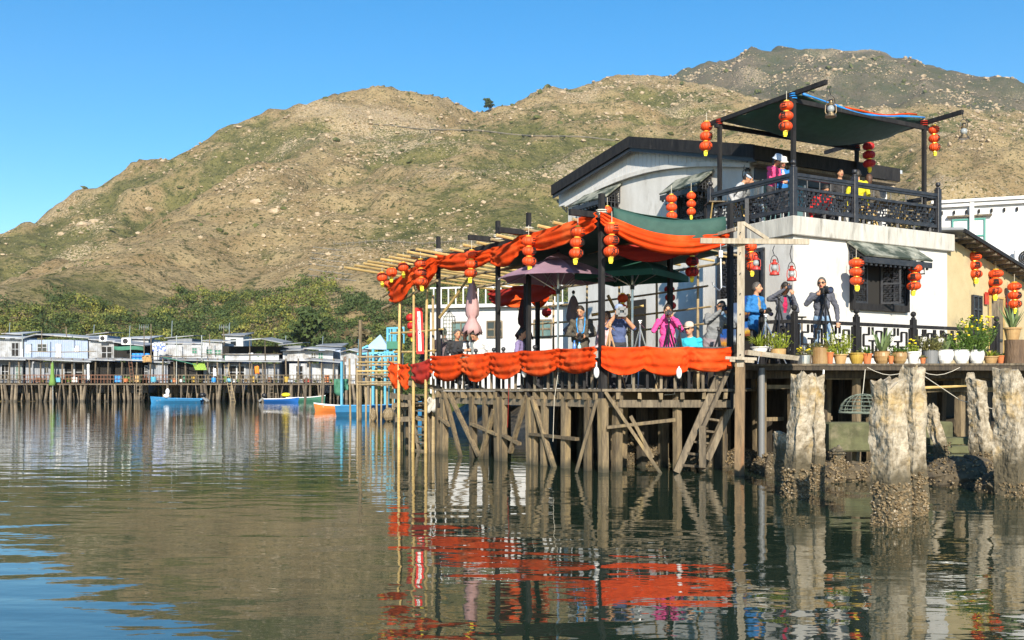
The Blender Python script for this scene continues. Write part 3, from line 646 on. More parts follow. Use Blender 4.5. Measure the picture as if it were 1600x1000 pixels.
# roof terrace balustrade: posts with ball finials, three rails, lattice panels, props below
bal = thing('balcony_railing', 'black carved lattice railing around the roof terrace', 'railing', B(0, 0, ROOF))
def rail_post(par, p, h, w=.13, ball=.06, m_=FRAMEWOOD):
    q = MB(); q.box(p + Z3 * h / 2, (w, w, h), Matrix.Rotation(R(30), 3, 'Z')); po = q.build('post', m_, par, bevel=.01)
    e = MB(); e.lathe([(w * .42, 0), (w * .45, .03), (w * .25, .05)], p + Z3 * h, 10); e.ell(p + Z3 * (h + .05 + ball), (ball, ball, ball), 12, 8); e.build('ball_finial', m_, po, smooth=True)
def balustrade(a, b, seed):
    d = b - a; L_ = d.length; ax = d / L_; nrm = Vector((ax.y, -ax.x, 0))
    for z, w_, h_ in ((.92, .10, .07), (.86, .06, .05), (.62, .07, .06), (.16, .08, .08)):
        q = MB(); q.bar(a + Z3 * z + ax * .07, b + Z3 * z - ax * .07, w_, h_); q.build('rail', FRAMEWOOD, bal)
    for q_ in (.085, L_ - .085):
        q = MB(); q.bar(a + ax * q_ + Z3 * .20, a + ax * q_ + Z3 * .84, .035, .05, up=nrm); q.build('stile', FRAMEWOOD, bal)
    l = MB(); fret(l, a + ax * .12 + Z3 * .22, ax, Z3, L_ - .24, .37, nrm, seed, .075, .022, .03); l.build('lattice', FRAMEWOOD, bal)['kind'] = 'stuff'
    n = max(1, int(L_ / .55))
    for k in range(n):
        q = MB(); q.bar(a + ax * (L_ * (k + .5) / n), a + ax * (L_ * (k + .5) / n) + Z3 * .125, .05); q.build('prop', FRAMEWOOD, bal)
    for s_ in (.22, .42, .6, .8):                                # small carved corner bits between the upper rails
        q = MB(); q.bar(a + ax * L_ * s_ + Z3 * .65, a + ax * (L_ * s_) + Z3 * .84, .02, .03); q.build('spindle', FRAMEWOOD, bal)
uv = [(0, 2.72), (0, 1.42), (0, 0), (1.72, 0), (2.06, 0), (4.9, 0)]
for (ua, va_) in ((0, 2.72), (0, 0), (1.95, 0), (4.9, 0)): rail_post(bal, B(ua, va_, ROOF), 1.08)
balustrade(B(0, 2.72, ROOF), B(0, 0, ROOF), 1); balustrade(B(0, 0, ROOF), B(1.95, 0, ROOF), 2); balustrade(B(1.95, 0, ROOF), B(4.9, 0, ROOF), 3)
balustrade(B(4.9, 0, ROOF), B(4.9, 2.6, ROOF), 4)
q = MB(); q.bar(B(-.07, 1.38, 4.9), B(-.07, 1.38, 6.0), .09); q.build('prop_post', FRAMEWOOD, bal)

# shade frame over the roof terrace with its sagging tarpaulin
pg = thing('roof_pergola', 'black timber shade frame standing on the roof terrace', 'pergola', B(2, 1, ROOF))
TOPZ = 8.10
PA, PB, PC, PD = B(.02, .02, 0), B(.05, 2.45, 0), B(4.45, .05, 0), B(4.85, 2.45, 0)
for p in (PA, PB, PC, PD):
    q = MB(); q.bar(p + Z3 * ROOF, p + Z3 * TOPZ, .085, .085, up=UU); q.build('post', BLACKWOOD, pg)
for a, b_ in ((PB + VV * .55 + Z3 * (TOPZ - .02), PA - VV * .95 + Z3 * (TOPZ + .02)), (PD + VV * 1.1 + Z3 * (TOPZ), PC - VV * 1.05 + Z3 * (TOPZ - .02)), (PA - UU * .12 + Z3 * (TOPZ - .14), PC + UU * .15 + Z3 * (TOPZ - .16)), (PB - UU * .15 + Z3 * (TOPZ - .15), PD + UU * .1 + Z3 * (TOPZ - .12))):
    q = MB(); q.bar(a, b_, .07, .10); q.build('beam', BLACKWOOD, pg)
for p, m_ in ((PA, BLUETARP), (PB, DARKRED), (PC, DARKRED), (PD, DARKRED)):
    q = MB()
    for k in range(3): q.tube([p + Z3 * (TOPZ - .1 + .05 * k) + Vector((.08 * math.cos(a_), .08 * math.sin(a_), 0)) for a_ in np.linspace(0, 6.28, 9)], .012, 5)
    q.build('lashing', m_, pg)
g = []
for i in range(17):
    row = []
    for j in range(17):
        s_, t_ = i / 16, j / 16
        p = (PA * (1 - s_) * (1 - t_) + PB * (1 - s_) * t_ + PC * s_ * (1 - t_) + PD * s_ * t_)
        z = TOPZ + .03 - .42 * math.sin(math.pi * s_) * (.35 + .65 * math.sin(math.pi * t_)) - .10 * math.sin(math.pi * t_) + .025 * math.sin(9 * s_ + 5 * t_) + .02 * math.sin(17 * t_ - 4 * s_)
        row.append(Vector((p.x, p.y, z)))
    g.append(row)
tp = thing('shade_tarpaulin', 'dark green tarpaulin sagging under the roof terrace frame', 'tarpaulin', B(2, 1, 8))
q = MB(); q.sheet(g); q.build('canvas', GREENTARP, tp, smooth=True, thick=.012)
q = MB(); q.tube([g[i][0] + Vector((0, 0, .03)) - VV * .02 for i in range(1, 17)], [.02 if i % 4 else .032 for i in range(16)], 6); q.build('blue_hem', BLUETARP, tp, smooth=True)
q = MB(); q.tube([g[i][0] + Vector((0, 0, .08 + .02 * math.sin(i))) for i in range(6, 16)], .022, 5); q.build('red_cord', REDCLOTH, tp, smooth=True)

# ------------------------------------------------------------------ neighbours on the right
nb_ = thing('white_house', 'white tin-clad house with a teal framed window behind the roof terrace', 'house', G(1540, 33, 0))
a, b_ = P(1462, 318, 34.5), P(1660, 298, 33.2); a.z = b_.z = 8.0; dx = (b_ - a); dxn = dx.normalized(); nn = Vector((dxn.y, -dxn.x, 0))
q = MB(); q.obox(Vector((a.x, a.y, 1.2)), dx, -nn * 6, Z3 * 6.75); q.build('wall', WHITESHEET, nb_)
q = MB(); q.obox(Vector((a.x, a.y, 7.82)) + nn * .14 - dxn * .1, dx + dxn * .3, -nn * .13, Z3 * .13); q.obox(Vector((a.x, a.y, 7.955)) + nn * .22 - dxn * .15, dx + dxn * .3, -nn * 6.3, Z3 * .10); q.build('roof', WHITESHEET, nb_)
q = MB()
for k in range(10): q.bar(a + dx * (k + .5) / 10 + nn * .05 + Z3 * (-.42), a + dx * (k + .5) / 10 + nn * .05 - Z3 * .3, .06)
q.build('vent_holes', DARKVOID, nb_)['kind'] = 'stuff'
pw_ = a + dx * .13 + nn * .02; pw_.z = 6.15
wn_ = MB(); wn_.obox(pw_, dxn * 1.05, nn * .02, Z3 * 1.25); W2 = wn_.build('window', CURTAIN, nb_)
f = MB()
for k in (0, .5, 1.0): f.obox(pw_ + dxn * (k * 1.0) + nn * .022, dxn * .06, nn * .04, Z3 * 1.25)
for z_ in (0, .62, 1.19): f.obox(pw_ + Z3 * z_ + nn * .023, dxn * 1.06, nn * .032, Z3 * .06)
f.build('frame', TEALPAINT, W2)
q = MB(); q.obox(pw_ + Z3 * 1.3 - dxn * .15 + nn * .02, dxn * 1.4, nn * .12, Z3 * .06); q.build('lintel', GREYWOOD, W2)
q = MB(); pp = pw_ + dxn * .62 + nn * .1; q.bar(pp - Z3 * -.35, pp + Z3 * 1.9, .14, .1); q.build('downpipe', WHITESHEET, nb_)
def air_conditioner(p, s, ax, nrm, label):
    t = thing('air_conditioner', label, 'air conditioner', p); q = MB(); q.obox(p, ax * .8 * s, -nrm * .3 * s, Z3 * .58 * s); q.build('casing', WHITEPAINT, t, bevel=.01)
    c = p + ax * .34 * s + Z3 * .29 * s + nrm * .01; q = MB()
    for r_ in (.24, .18, .12, .06): q.tube([c + (ax * math.cos(a_) + Z3 * math.sin(a_)) * r_ * s for a_ in np.linspace(0, 6.283, 17)], .008 * s, 4, False)
    q.build('fan_grille', STEEL, t); q = MB(); q.lathe([(.25 * s, -.004), (.25 * s, .004)], c - nrm * .002, 20, M=nrm.to_track_quat('Z', 'Y').to_matrix()); q.build('fan_opening', DARKVOID, t)
    q = MB(); q.bar(p - Z3 * .03 * s, p + ax * .8 * s - Z3 * .03 * s, .3 * s, .04); q.build('bracket', STEEL, t); return t
pa = a + dx * .62 + nn * .45; pa.z = P(0, 417, pa.y).z; air_conditioner(pa, 1.0, dxn, nn, 'large white air conditioner on the white house at the right edge')
q = MB(); pb = a + dx * .48 + nn * .02; pb.z = 4.95; q.obox(pb, dxn * .65, nn * .25, Z3 * .5); q.build('air_conditioner_cover', WHITEPAINT, nb_)

bh = thing('beige_house', 'beige rendered house with sloping eave, plank door and narrow window at the right', 'house', G(1540, 26, 0))
ba, bb = B(5.25, .02, 0), G(1640, 29.6, 0); bd = bb - ba; bn = bd.normalized(); bnn = Vector((bn.y, -bn.x, 0)); bz0, bz1 = 5.35, 4.30
q = MB(); q.slab([ba + Z3 * 1.9, bb + Z3 * 1.9, bb + Z3 * bz1, ba + Z3 * bz0], -bnn, 4); q.build('wall', BEIGE, bh)
q = MB(); s0, s1 = ba + Z3 * (bz0 + .12) + bnn * .42, bb + Z3 * (bz1 + .12) + bnn * .42; q.slab([s0, s1, s1 - bnn * 4.5 + Z3 * .5, s0 - bnn * 4.5 + Z3 * .5], Z3, .06); RB = q.build('roof', GREYSHEET, bh)
q = MB(); q.bar(s0 - Z3 * .03 + bnn * .02, s1 - Z3 * .03 + bnn * .02, .06, .09); q.build('gutter', BLACKWOOD, RB)
for k in range(16):
    c = s0 + (s1 - s0) * (k + .5) / 16; q = MB(); q.bar(c - Z3 * .10, c - bnn * .40 - Z3 * .10, .07, .09); q.build('rafter_end', GREYWOOD, RB)
def onb(px): q_ = (px - 800) / FPX; return (q_ * ba.y - ba.x) / (bd.x - q_ * bd.y)
for (pxa, pxb, za, zb, nm, m_, fm) in ((1517, 1531, 2.05, 4.0, 'window', DARKGLASS, FRAMEWOOD), (1543, 1567, 1.95, 4.05, 'door', GREYWOOD, BAMBOO), (1576, 1584, 1.95, 3.9, 'window', DARKGLASS, FRAMEWOOD)):
    o0 = ba + bd * onb(pxa) + Z3 * za + bnn * .012; wv = bd * (onb(pxb) - onb(pxa)); q = MB(); q.obox(o0, wv, bnn * .02, Z3 * (zb - za)); X_ = q.build(nm, m_, bh)
    wn1 = wv.normalized(); f = MB()
    for k in (0, .46, .93) if nm == 'window' else (0, .9): f.obox(o0 + wv * k + bnn * .022, wv * .08, bnn * .04, Z3 * (zb - za))
    for k in (range(6) if nm == 'window' else (5,)): f.obox(o0 + wv * .08 + Z3 * ((zb - za) * k / 5 - (.05 if k == 5 else 0)) + bnn * .022, wv * .85, bnn * .032, Z3 * .05)
    f.build('frame', fm, X_)
    if nm == 'door':
        for k in range(4): q = MB(); q.obox(o0 + wv * (.11 + .2 * k) + bnn * .021, wv * .18, bnn * .015, Z3 * (zb - za - .06)); q.build('plank', GREYWOOD, X_)
        q = MB(); q.obox(o0 + wv * .3 + Z3 * .9 + bnn * .04, wv * .5, bnn * .03, Z3 * .06); q.build('door_handle', BLACKMETAL, X_)
        q = MB(); q.obox(o0 + Z3 * (zb - za - .25) - wv * .28 + bnn * .03, wv * .22, bnn * .02, Z3 * .32); q.build('couplet_board', REDMETAL, bh)
        q = MB(); q.obox(o0 + Z3 * (zb - za - .25) + wv * 1.1 + bnn * .03, wv * .22, bnn * .02, Z3 * .32); q.build('couplet_board', REDMETAL, bh)

# white house seen through the terrace
bw = thing('low_white_house', 'low white house with teal paned windows seen through the restaurant terrace', 'house', G(800, 36, 0))
wa, wb = G(672, 36, 0), G(985, 34.2, 0); wd = wb - wa; wnn = Vector((wd.y, -wd.x, 0)).normalized()
q = MB(); q.obox(wa + Z3 * 1.4, wd, -wnn * 5, Z3 * 3.05); q.build('wall', WHITESHEET, bw)
q = MB(); q.obox(wa + Z3 * 4.46 + wnn * .25, wd, -wnn * 5.3, Z3 * .12); q.build('roof', WHITESHEET, bw)
for k in range(26): q = MB(); c = wa + wd * (k + .5) / 26 + Z3 * 4.58; q.bar(c, c + Z3 * .62, .035); q.build('roof_baluster', WHITEPAINT, bw)
q = MB(); q.bar(wa + Z3 * 5.2, wb + Z3 * 5.2, .05, .05); q.build('roof_rail', WHITEPAINT, bw)
for (pxa, pxb, pya, pyb) in ((708, 737, 503, 535), (764, 789, 502, 528), (838, 866, 500, 528)):
    f0, f1 = (pxa - 672) / 313, (pxb - 672) / 313; o0 = wa + wd * f0; za, zb = P(0, pyb, o0.y).z, P(0, pya, o0.y).z; o0 = o0 + Z3 * za + wnn * .01
    q = MB(); q.obox(o0, wd * (f1 - f0), wnn * .02, Z3 * (zb - za)); X_ = q.build('window', GLASS if pxa != 764 else DARKGLASS, bw); f = MB()
    for k in (0, .48, .95): f.obox(o0 + wd * (f1 - f0) * k + wnn * .022, wd * (f1 - f0) * .07, wnn * .04, Z3 * (zb - za))
    for k in (0, .45, .93): f.obox(o0 + Z3 * (zb - za) * k + wnn * .022, wd * (f1 - f0), wnn * .034, Z3 * .06)
    f.build('frame', GREYWOOD, X_)

# ------------------------------------------------------------------ shore under the houses
def bank_height(x, y):
    edge = 21.5 - .35 * (x - 5.5) if x > 4 else 22.5 + (4 - x) * 2.5
    return -.9 + min(1.75, max(0, (y - edge + 1.6) * .33))
gv = []; nx_, ny_ = 60, 46
for i in range(ny_):
    row = []
    for j in range(nx_):
        x = -3 + 32 * j / (nx_ - 1); y = 15.5 + 26 * (i / (ny_ - 1)) ** 1.2
        row.append(Vector((x, y, bank_height(x, y) + (random.random() - .5) * .16)))
    gv.append(row)
q = MB(); q.sheet(gv); struct(q.build('shore_bank', MUD, smooth=False))

def rough_block(mb, base, w, d, h, rot, lean=(0, 0), jit=.022, n=8, top=.12):
    """rough quarried stone post: stacked uneven rectangular rings with a broken top"""
    M = Matrix.Rotation(rot, 3, 'Z'); rings = []; k8 = 12; r = random
    for i in range(n):
        f = i / (n - 1); ring = []
        for k in range(k8):
            side, t = divmod(k, 3); t = t / 3 * 2 - 1
            x, y = [(t, -1), (1, t), (-t, 1), (-1, -t)][side]
            z = h * f + (r.uniform(-top, top * .6) if i == n - 1 else r.uniform(-.03, .03) if i else -.3)
            sc = 1.06 - .12 * f
            ring.append(base + M @ Vector((x * w / 2 * sc + r.uniform(-jit, jit), y * d / 2 * sc + r.uniform(-jit, jit), 0)) + Vector((lean[0] * f, lean[1] * f, z)))
        rings.append(ring)
    vs = [p for g_ in rings for p in g_]; fs = [(i * k8 + k, i * k8 + (k + 1) % k8, (i + 1) * k8 + (k + 1) % k8, (i + 1) * k8 + k) for i in range(n - 1) for k in range(k8)]
    c = sum(rings[-1], Vector()) / k8 + Vector((0, 0, r.uniform(-.05, .04))); vs.append(c); fs += [((n - 1) * k8 + k, (n - 1) * k8 + (k + 1) % k8, len(vs) - 1) for k in range(k8)]
    mb.add(vs, fs)
def shells(mb, c, rx, ry, z0, z1, n, s=.035, M=None):
    for _ in range(n):
        a = random.uniform(0, 6.283); f = random.random(); z = z0 + (z1 - z0) * f ** 1.3
        p = Vector((math.cos(a), math.sin(a), 0)); k = 1 / max(abs(p.x), abs(p.y)) ** .8; p = Vector((p.x * k * rx, p.y * k * ry, 0))
        if M is not None: p = M @ p
        nrm = Vector((p.x, p.y, random.uniform(-.5, .8) * p.length)).normalized(); o = c + p + Vector((0, 0, z)); ss = s * random.uniform(.5, 1.4)
        t = nrm.cross(Vector((random.random(), random.random(), 1))).normalized(); b_ = nrm.cross(t)
        mb.add([o - t * ss - nrm * ss * .3, o + b_ * ss * .7 - nrm * ss * .3, o + t * ss - nrm * ss * .3, o - b_ * ss * .7 - nrm * ss * .3, o + nrm * ss * .9], [(0, 1, 4), (1, 2, 4), (2, 3, 4), (3, 0, 4)])
def stone_pillar(px, Y, w, d, h, rot, lean, label, nsh=220, base=0.0, shz=.42, top=.12):
    p = G(px, Y, base); w *= .66; d *= .66; t = thing('granite_post', label, 'granite post', p, 'old granite pillars standing in the shallows')
    q = MB(); rough_block(q, p, w, d, h, rot, lean, top=top); o = q.build('shaft', GRANITE, t)
    md = o.modifiers.new('sub', 'SUBSURF'); md.subdivision_type = 'SIMPLE'; md.levels = md.render_levels = 3
    tx = bpy.data.textures.get('chip') or bpy.data.textures.new('chip', 'CLOUDS'); tx.noise_scale = .07; tx.noise_depth = 3
    dm = o.modifiers.new('chips', 'DISPLACE'); dm.texture = tx; dm.strength = .035; dm.texture_coords = 'GLOBAL'
    if nsh:
        q = MB(); shells(q, p, w * .56, d * .56, -.12 - base * .0, shz, int(nsh * 2.2), .027, Matrix.Rotation(rot, 3, 'Z')); q.build('oyster_shells', SHELL, t)['kind'] = 'stuff'
stone_pillar(1242, 14.6, .40, .42, 1.80, R(18), (.17, .1), 'leaning granite pillar nearest the wooden mast', 260)
stone_pillar(1272, 15.6, .30, .34, 1.78, R(24), (.02, 0), 'straight granite pillar touching the back of the leaning one', 200)
stone_pillar(1392, 11.6, .46, .42, 1.70, R(26), (-.03, .05), 'broad pale granite pillar rising nearest the camera', 420, shz=.5)
stone_pillar(1427, 12.5, .34, .36, 1.84, R(30), (.0, .05), 'yellowish granite pillar just behind the broad nearest one', 300, shz=.55)
stone_pillar(1534, 16.6, .34, .36, 1.35, R(28), (-.08, .05), 'slim granite pillar standing on the oyster-covered rock', 60, .45, .1)
stone_pillar(1584, 14.8, .50, .5, 1.84, R(34), (-.05, .1), 'massive granite pillar at the right edge, its left face dark', 160, shz=.2)
stone_pillar(1474, 17.4, .24, .26, .95, R(20), (-.20, .1), 'short granite post leaning left between taller pillars', 50, .35, .3)
stone_pillar(1224, 17.2, .30, .3, .88, R(20), (-.06, 0), 'short broken granite post left of the leaning pillar', 80, shz=.35)
stone_pillar(1308, 17.0, .26, .3, .60, R(10), (0, 0), 'low granite stump crusted with shells under the net', 140, shz=.5)
stone_pillar(1568, 17.6, .30, .3, 1.72, R(25), (.0, .05), 'slim granite pillar half hidden behind the massive right one', 60)
def shore_rock(p, r, label, n=520):
    t = thing('shore_rock', label, 'rock', p, 'oyster-covered rocks at the waterline'); q = MB(); q.ell(p, r, 16, 10)
    for v_ in q.v: v_ += Vector((random.uniform(-.06, .06), random.uniform(-.06, .06), random.uniform(-.04, .04)))
    q.build('stone', ROCK, t); q = MB()
    for _ in range(n):
        a_ = random.uniform(0, 6.283); e_ = random.uniform(-.2, 1.2); d_ = Vector((r[0] * math.cos(e_) * math.cos(a_), r[1] * math.cos(e_) * math.sin(a_), r[2] * math.sin(e_)))
        shells(q, p + d_, .02, .02, 0, .02, 1, .027)
    q.build('oyster_shells', SHELL, t)['kind'] = 'stuff'
for (px, Y, r_, lb) in ((1508, 16.4, (.75, .55, .42), 'broad flat-topped rock under the slim granite pillar'), (1445, 17.8, (.6, .5, .3), 'dark rock behind the two nearest pillars'), (1330, 17.4, (.55, .4, .24), 'low rock between the leaning pillar and the broad pillar'),
                        (1283, 17.0, (.35, .3, .3), 'rock at the foot of the straight pillar'), (1378, 17.6, (.4, .35, .28), 'shell-crusted rock left of the broad pillar'), (1205, 19.0, (.35, .3, .3), 'rock right of the wooden mast, in shade'), (1100, 20.2, (.55, .4, .24), 'shell-crusted rock under the ladder foot'),
                        (1022, 20.6, (.30, .28, .38), 'shell-crusted rock left of the ladder'), (1590, 15.2, (.6, .5, .3), 'dark rock at the foot of the massive right pillar'), (1160, 20.4, (.4, .35, .3), 'rock just behind the foot of the wooden mast'), (987, 21.0, (.25, .25, .55), 'tall shell-crusted lump under the terrace front')):
    shore_rock(G(px, Y, .05), r_, lb)
q = MB(); q.obox(G(1296, 18.6, .4), (.85, .1, 0), (0, .5, 0), (0, 0, .55)); tag(q.build('stone_block', mat('mossy block', (.12, .125, .06), .95, (.06, .06, .03), 3, bump=.6, c3=(.22, .19, .12), s3=2), bevel=.03), 'mossy squared block under the dock behind the leaning pillar', 'stone block')
q = MB(); q.obox(G(1420, 19.0, .45), (.9, .1, 0), (0, .5, 0), (0, 0, .5)); tag(q.build('stone_block', MATS['mossy block'], bevel=.03), 'mossy squared block under the dock behind the short leaning post', 'stone block')
for k in range(3): q = MB(); q.obox(G(1462 - 4 * k, 18.0 + .35 * k, .25 + .14 * k), (1.1, .1, 0), (0, .4, 0), (0, 0, .13)); tag(q.build('stone_step', MATS['mossy block'], bevel=.01), ['lowest grey stone step under the dock', 'middle grey stone step under the dock', 'topmost grey stone step under the dock'][k], 'step')

# ------------------------------------------------------------------ restaurant terrace on stilts
ter = thing('restaurant_terrace', 'timber restaurant terrace on stilts over the water', 'terrace', T(3, 0, 2))
T2 = T0 + TF * 2.42
dq = MB(); poly = [T(6.4, 0), T(0, 0), T2, B(-.05, .1, 0), B(-.05, 2.9, 0), B(1.5, 2.95, 0), B(1.5, 9, 0), T(6.4, 0, 5.2)]
dq.prism([(p.x, p.y) for p in poly], DECK - .07, DECK - .02); dq.build('deck', GREYWOOD, ter)
q = MB(); q.bar(T(6.5, DECK - .045, -.03), T(-.03, DECK - .045, -.03), .07, .05); q.build('edge_plank', GREYWOOD, ter)
q = MB(); q.bar(T0 + Vector((0, -.04, DECK - .045)), T2 + Vector((0, -.04, DECK - .045)), .07, .05); q.build('edge_plank', GREYWOOD, ter)
for k in range(22):
    q = MB(); a = T(.15 + 6.2 * k / 21, DECK - .16, -.04 - random.uniform(0, .06)); q.bar(a, a + Vector((.839, .545, 0)) * 3.2, .08, .14, jit=.01); q.build('joist', PILEWOOD, ter)
for k in range(6):
    q = MB(); a = T0 + TF * (.3 + 2.0 * k / 5) + Vector((0, -.08, DECK - .15)); q.bar(a, a + Vector((.3, 3, 0)), .07, .12, jit=.01); q.build('joist', PILEWOOD, ter)
q = MB(); q.bar(T(6.4, DECK - .30, .05), T(0, DECK - .30, .05), .10, .14); q.build('bearer', GREYWOOD, ter)
q = MB(); q.bar(T0 + Vector((-.05, .08, DECK - .30)), T2 + Vector((0, .08, DECK - .30)), .10, .14); q.build('bearer', GREYWOOD, ter)
def pile(par, p, z1, w=.12, m_=PILEWOOD, z0=-.8, lean=0.02, round_=False, **k_):
    q = MB(); b_ = Vector((p.x + random.uniform(-lean, lean) * 2, p.y, z0)); t_ = Vector((p.x, p.y, z1))
    if round_: q.tube([b_, (b_ + t_) / 2 + Vector((random.uniform(-.03, .03), 0, 0)), t_], [w * .6, w * .55, w * .5], 9)
    else: q.bar(b_, t_, w, w, up=UU, jit=.008)
    return q.build('pile', m_, par)
def tp_(px): q_ = (px - 800) / FPX; return (T0.x - q_ * T0.y) / (.545 + .839 * q_)     # distance along the left edge seen at column px
for px, w_ in ((684, .11), (694, .15), (738, .14), (777, .16), (785, .13), (827, .16), (834, .10), (883, .14), (918, .11), (757, .10), (850, .12), (941, .15)): pile(ter, T(tp_(px), 0, .02), DECK - .2, w_)
for px, Yp, w_ in ((965, 18.95, .15), (1058, 18.95, .12), (1036, 20.3, .15), (975, 20.4, .12), (1100, 19.6, .14), (1126, 19.9, .12), (1190, 19.9, .13)): pile(ter, G(px, Yp, 0), DECK - .1, w_)
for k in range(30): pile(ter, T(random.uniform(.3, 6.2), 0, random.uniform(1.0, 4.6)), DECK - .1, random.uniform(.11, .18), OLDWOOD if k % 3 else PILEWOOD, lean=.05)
def brace(a, b, w=.10, m_=PILEWOOD, h=.06): q = MB(); q.bar(a, b, w, h, jit=.006); q.build('brace', m_, ter)
for (pa_, pb_) in (((697, 612), (724, 712)), ((705, 616), (752, 706)), ((775, 640), (753, 713)), ((835, 620), (871, 729)), ((826, 618), (800, 700)), ((690, 652), (706, 658)), ((740, 662), (780, 672)), ((790, 680), (815, 686)), ((832, 678), (905, 678))):
    ta, tb = tp_(pa_[0]), tp_(pb_[0]); A_, B_ = T(ta, 0, -.05), T(tb, 0, -.05); A_.z = P(0, pa_[1], A_.y).z; B_.z = P(0, pb_[1], B_.y).z - .1; brace(A_, B_)
for (pa_, pb_) in (((946, 612), (1034, 742), ), ((932, 625), (900, 738)), ((985, 650), (1020, 715)), ((948, 668), (1055, 656))): brace(P(pa_[0], pa_[1], 18.75), P(pb_[0], pb_[1], 18.72), .11)
# lower railing of the terrace, almost hidden by the cloth
def low_rail(a, b, n, par):
    for z in (.74, .34):
        q = MB(); q.bar(a + Z3 * (DECK + z), b + Z3 * (DECK + z), .09 if z > .5 else .05, .06); q.build('rail', FRAMEWOOD if z > .5 else GREYWOOD, par)
    for k in range(n + 1):
        p = a + (b - a) * (k / n); q = MB(); q.bar(p + Z3 * (DECK - .02), p + Z3 * (DECK + .71), .05); q.build('baluster', GREYWOOD if k % 3 else BLACKWOOD, par)
low_rail(T(6.4, 0), T(0.05, 0), 26, ter); low_rail(T0 + TF * .08, T2, 9, ter)
for px in (697, 740, 768, 783, 832):
    p = T(tp_(px), DECK + .80, .06); q = MB(); q.ell(p + Z3 * .05, (.05, .05, .05), 10, 7); q.lathe([(.03, -.06), (.03, 0)], p, 8); q.build('ball_finial', FRAMEWOOD, ter, smooth=True)

q = MB(); q.bar(T(8.6, 1.98, 4.05), T(-.9, 1.98, 4.25), .06, .78); q.build('dark_infill_board', OLDWOOD, ter)  # added dark board standing for the dim interior, hides the bright wall behind
q = MB(); q.bar(T(8.5, .45, 4.7), T(-1.2, .45, 4.3), .2, 2.2); q.build('deck_shade_backing', OLDWOOD, ter)  # added dark backing so the space under the deck reads as shaded
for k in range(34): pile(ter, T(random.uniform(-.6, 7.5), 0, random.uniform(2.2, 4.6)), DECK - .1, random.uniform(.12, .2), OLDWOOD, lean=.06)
# posts, beams and bamboo roof above the terrace
pf = thing('terrace_canopy_frame', 'black posts, beams and bamboo poles roofing the restaurant terrace', 'canopy frame', T(3, DECK, 1))
TPX = [(685, .085), (778, .085), (826, .085), (940, .095)]
for px, w_ in TPX:
    p = T(tp_(px), 0); q = MB(); q.bar(Vector((p.x, p.y, 1.12 if px != 940 else .75)), Vector((p.x, p.y, 5.28)), w_, w_, up=UU); q.build('post', BLACKWOOD, pf)
    a = p + Z3 * 4.86; q = MB(); q.bar(a - Vector((.839, .545, 0)) * .75, a + Vector((.839, .545, 0)) * .55, .08, .11); q.build('cross_beam', BLACKWOOD, pf)
    q = MB()
    for k in range(3): q.tube([a + Z3 * (.02 + .04 * k) + Vector((.1 * math.cos(a_), .1 * math.sin(a_), 0)) for a_ in np.linspace(0, 6.28, 9)], .012, 5)
    q.build('rope_lashing', ROPE, pf)
for px, Yp, z1 in ((1047, 20.6, 4.95), (1141, 18.9, 5.1), (822, 22.8, 4.7), (840, 24.4, 4.6)):
    q = MB(); p = G(px, Yp, 0); q.bar(Vector((p.x, p.y, DECK - .4)), Vector((p.x, p.y, z1)), .088, .088, up=UU); q.build('post', BLACKWOOD, pf)
q = MB(); q.bar(T(9.3, 4.78), T(-.15, 4.72), .09, .12); q.build('beam', BLACKWOOD, pf)
q = MB(); q.bar(T0 + Z3 * 4.68, P(1141, 368, 18.9), .09, .11); q.build('beam', BLACKWOOD, pf)
def bamboo(par, a, b, r=.035, m_=BAMBOO, nm='bamboo_pole'):
    a, b = Vector(a), Vector(b); L_ = (b - a).length; n = max(2, int(L_ / .38)); pts = []; rad = []
    sag = Vector((random.uniform(-.02, .02), random.uniform(-.02, .02), -.02)) * L_ * .3
    for k in range(n + 1):
        f = k / n; c = a + (b - a) * f + sag * math.sin(math.pi * f); d = (b - a) / L_ * .012
        pts += [c - d, c, c + d]; t = 1 - .25 * f; rad += [r * t, r * t * 1.16, r * t]
    q = MB(); q.tube(pts, rad, 7); return q.build(nm, m_, par)
NI = Vector((.839, .545, 0))
for k in range(19):
    t_ = .5 + 9.2 * k / 18; over = .35 + (.55 if t_ > 5.5 else 0) + random.uniform(-.1, .15)
    bamboo(pf, T(t_ + random.uniform(-.06, .06), 4.84 if t_ < 5 else 4.80, -over), T(t_ + random.uniform(-.1, .1), 4.46 + random.uniform(-.05, .05), 4.4), .034, BAMBOO if k % 3 or t_ > 5 else OLDBAMBOO)
for (inn, z) in ((1.3, 4.55), (2.6, 4.42), (3.8, 4.32)): bamboo(pf, T(9.4, z, inn), T(.6, z - .03, inn), .04, OLDBAMBOO)
for z, inn in ((3.02, 3.9), (3.4, 4.0), (3.85, 3.9)): bamboo(pf, T(8.8, z, inn), T(1.2, z, inn), .03, OLDBAMBOO)
for t_ in (1.6, 3.0, 4.4, 5.7, 7.2): bamboo(pf, T(t_, DECK - .05, 4.0), T(t_, 4.4, 4.0), .035, OLDBAMBOO)
for px in (632, 653, 674): t_ = tp_(px); p = T(t_, 0, -.12); bamboo(pf, Vector((p.x - .03, p.y, -.7)), Vector((p.x, p.y, 4.35 if px < 660 else 4.1)), .043, BAMBOO)
for px in (618, 668): p = T(tp_(px), 0, .15); bamboo(pf, Vector((p.x, p.y, -.6)), Vector((p.x, p.y, 3.9)), .045, OLDBAMBOO)
bamboo(pf, T(9.3, 4.05, -.1), T(6.3, 4.62, -.15), .04, OLDBAMBOO); bamboo(pf, T(9.3, 3.72, -.1), T(6.2, 4.18, -.15), .04, OLDBAMBOO)
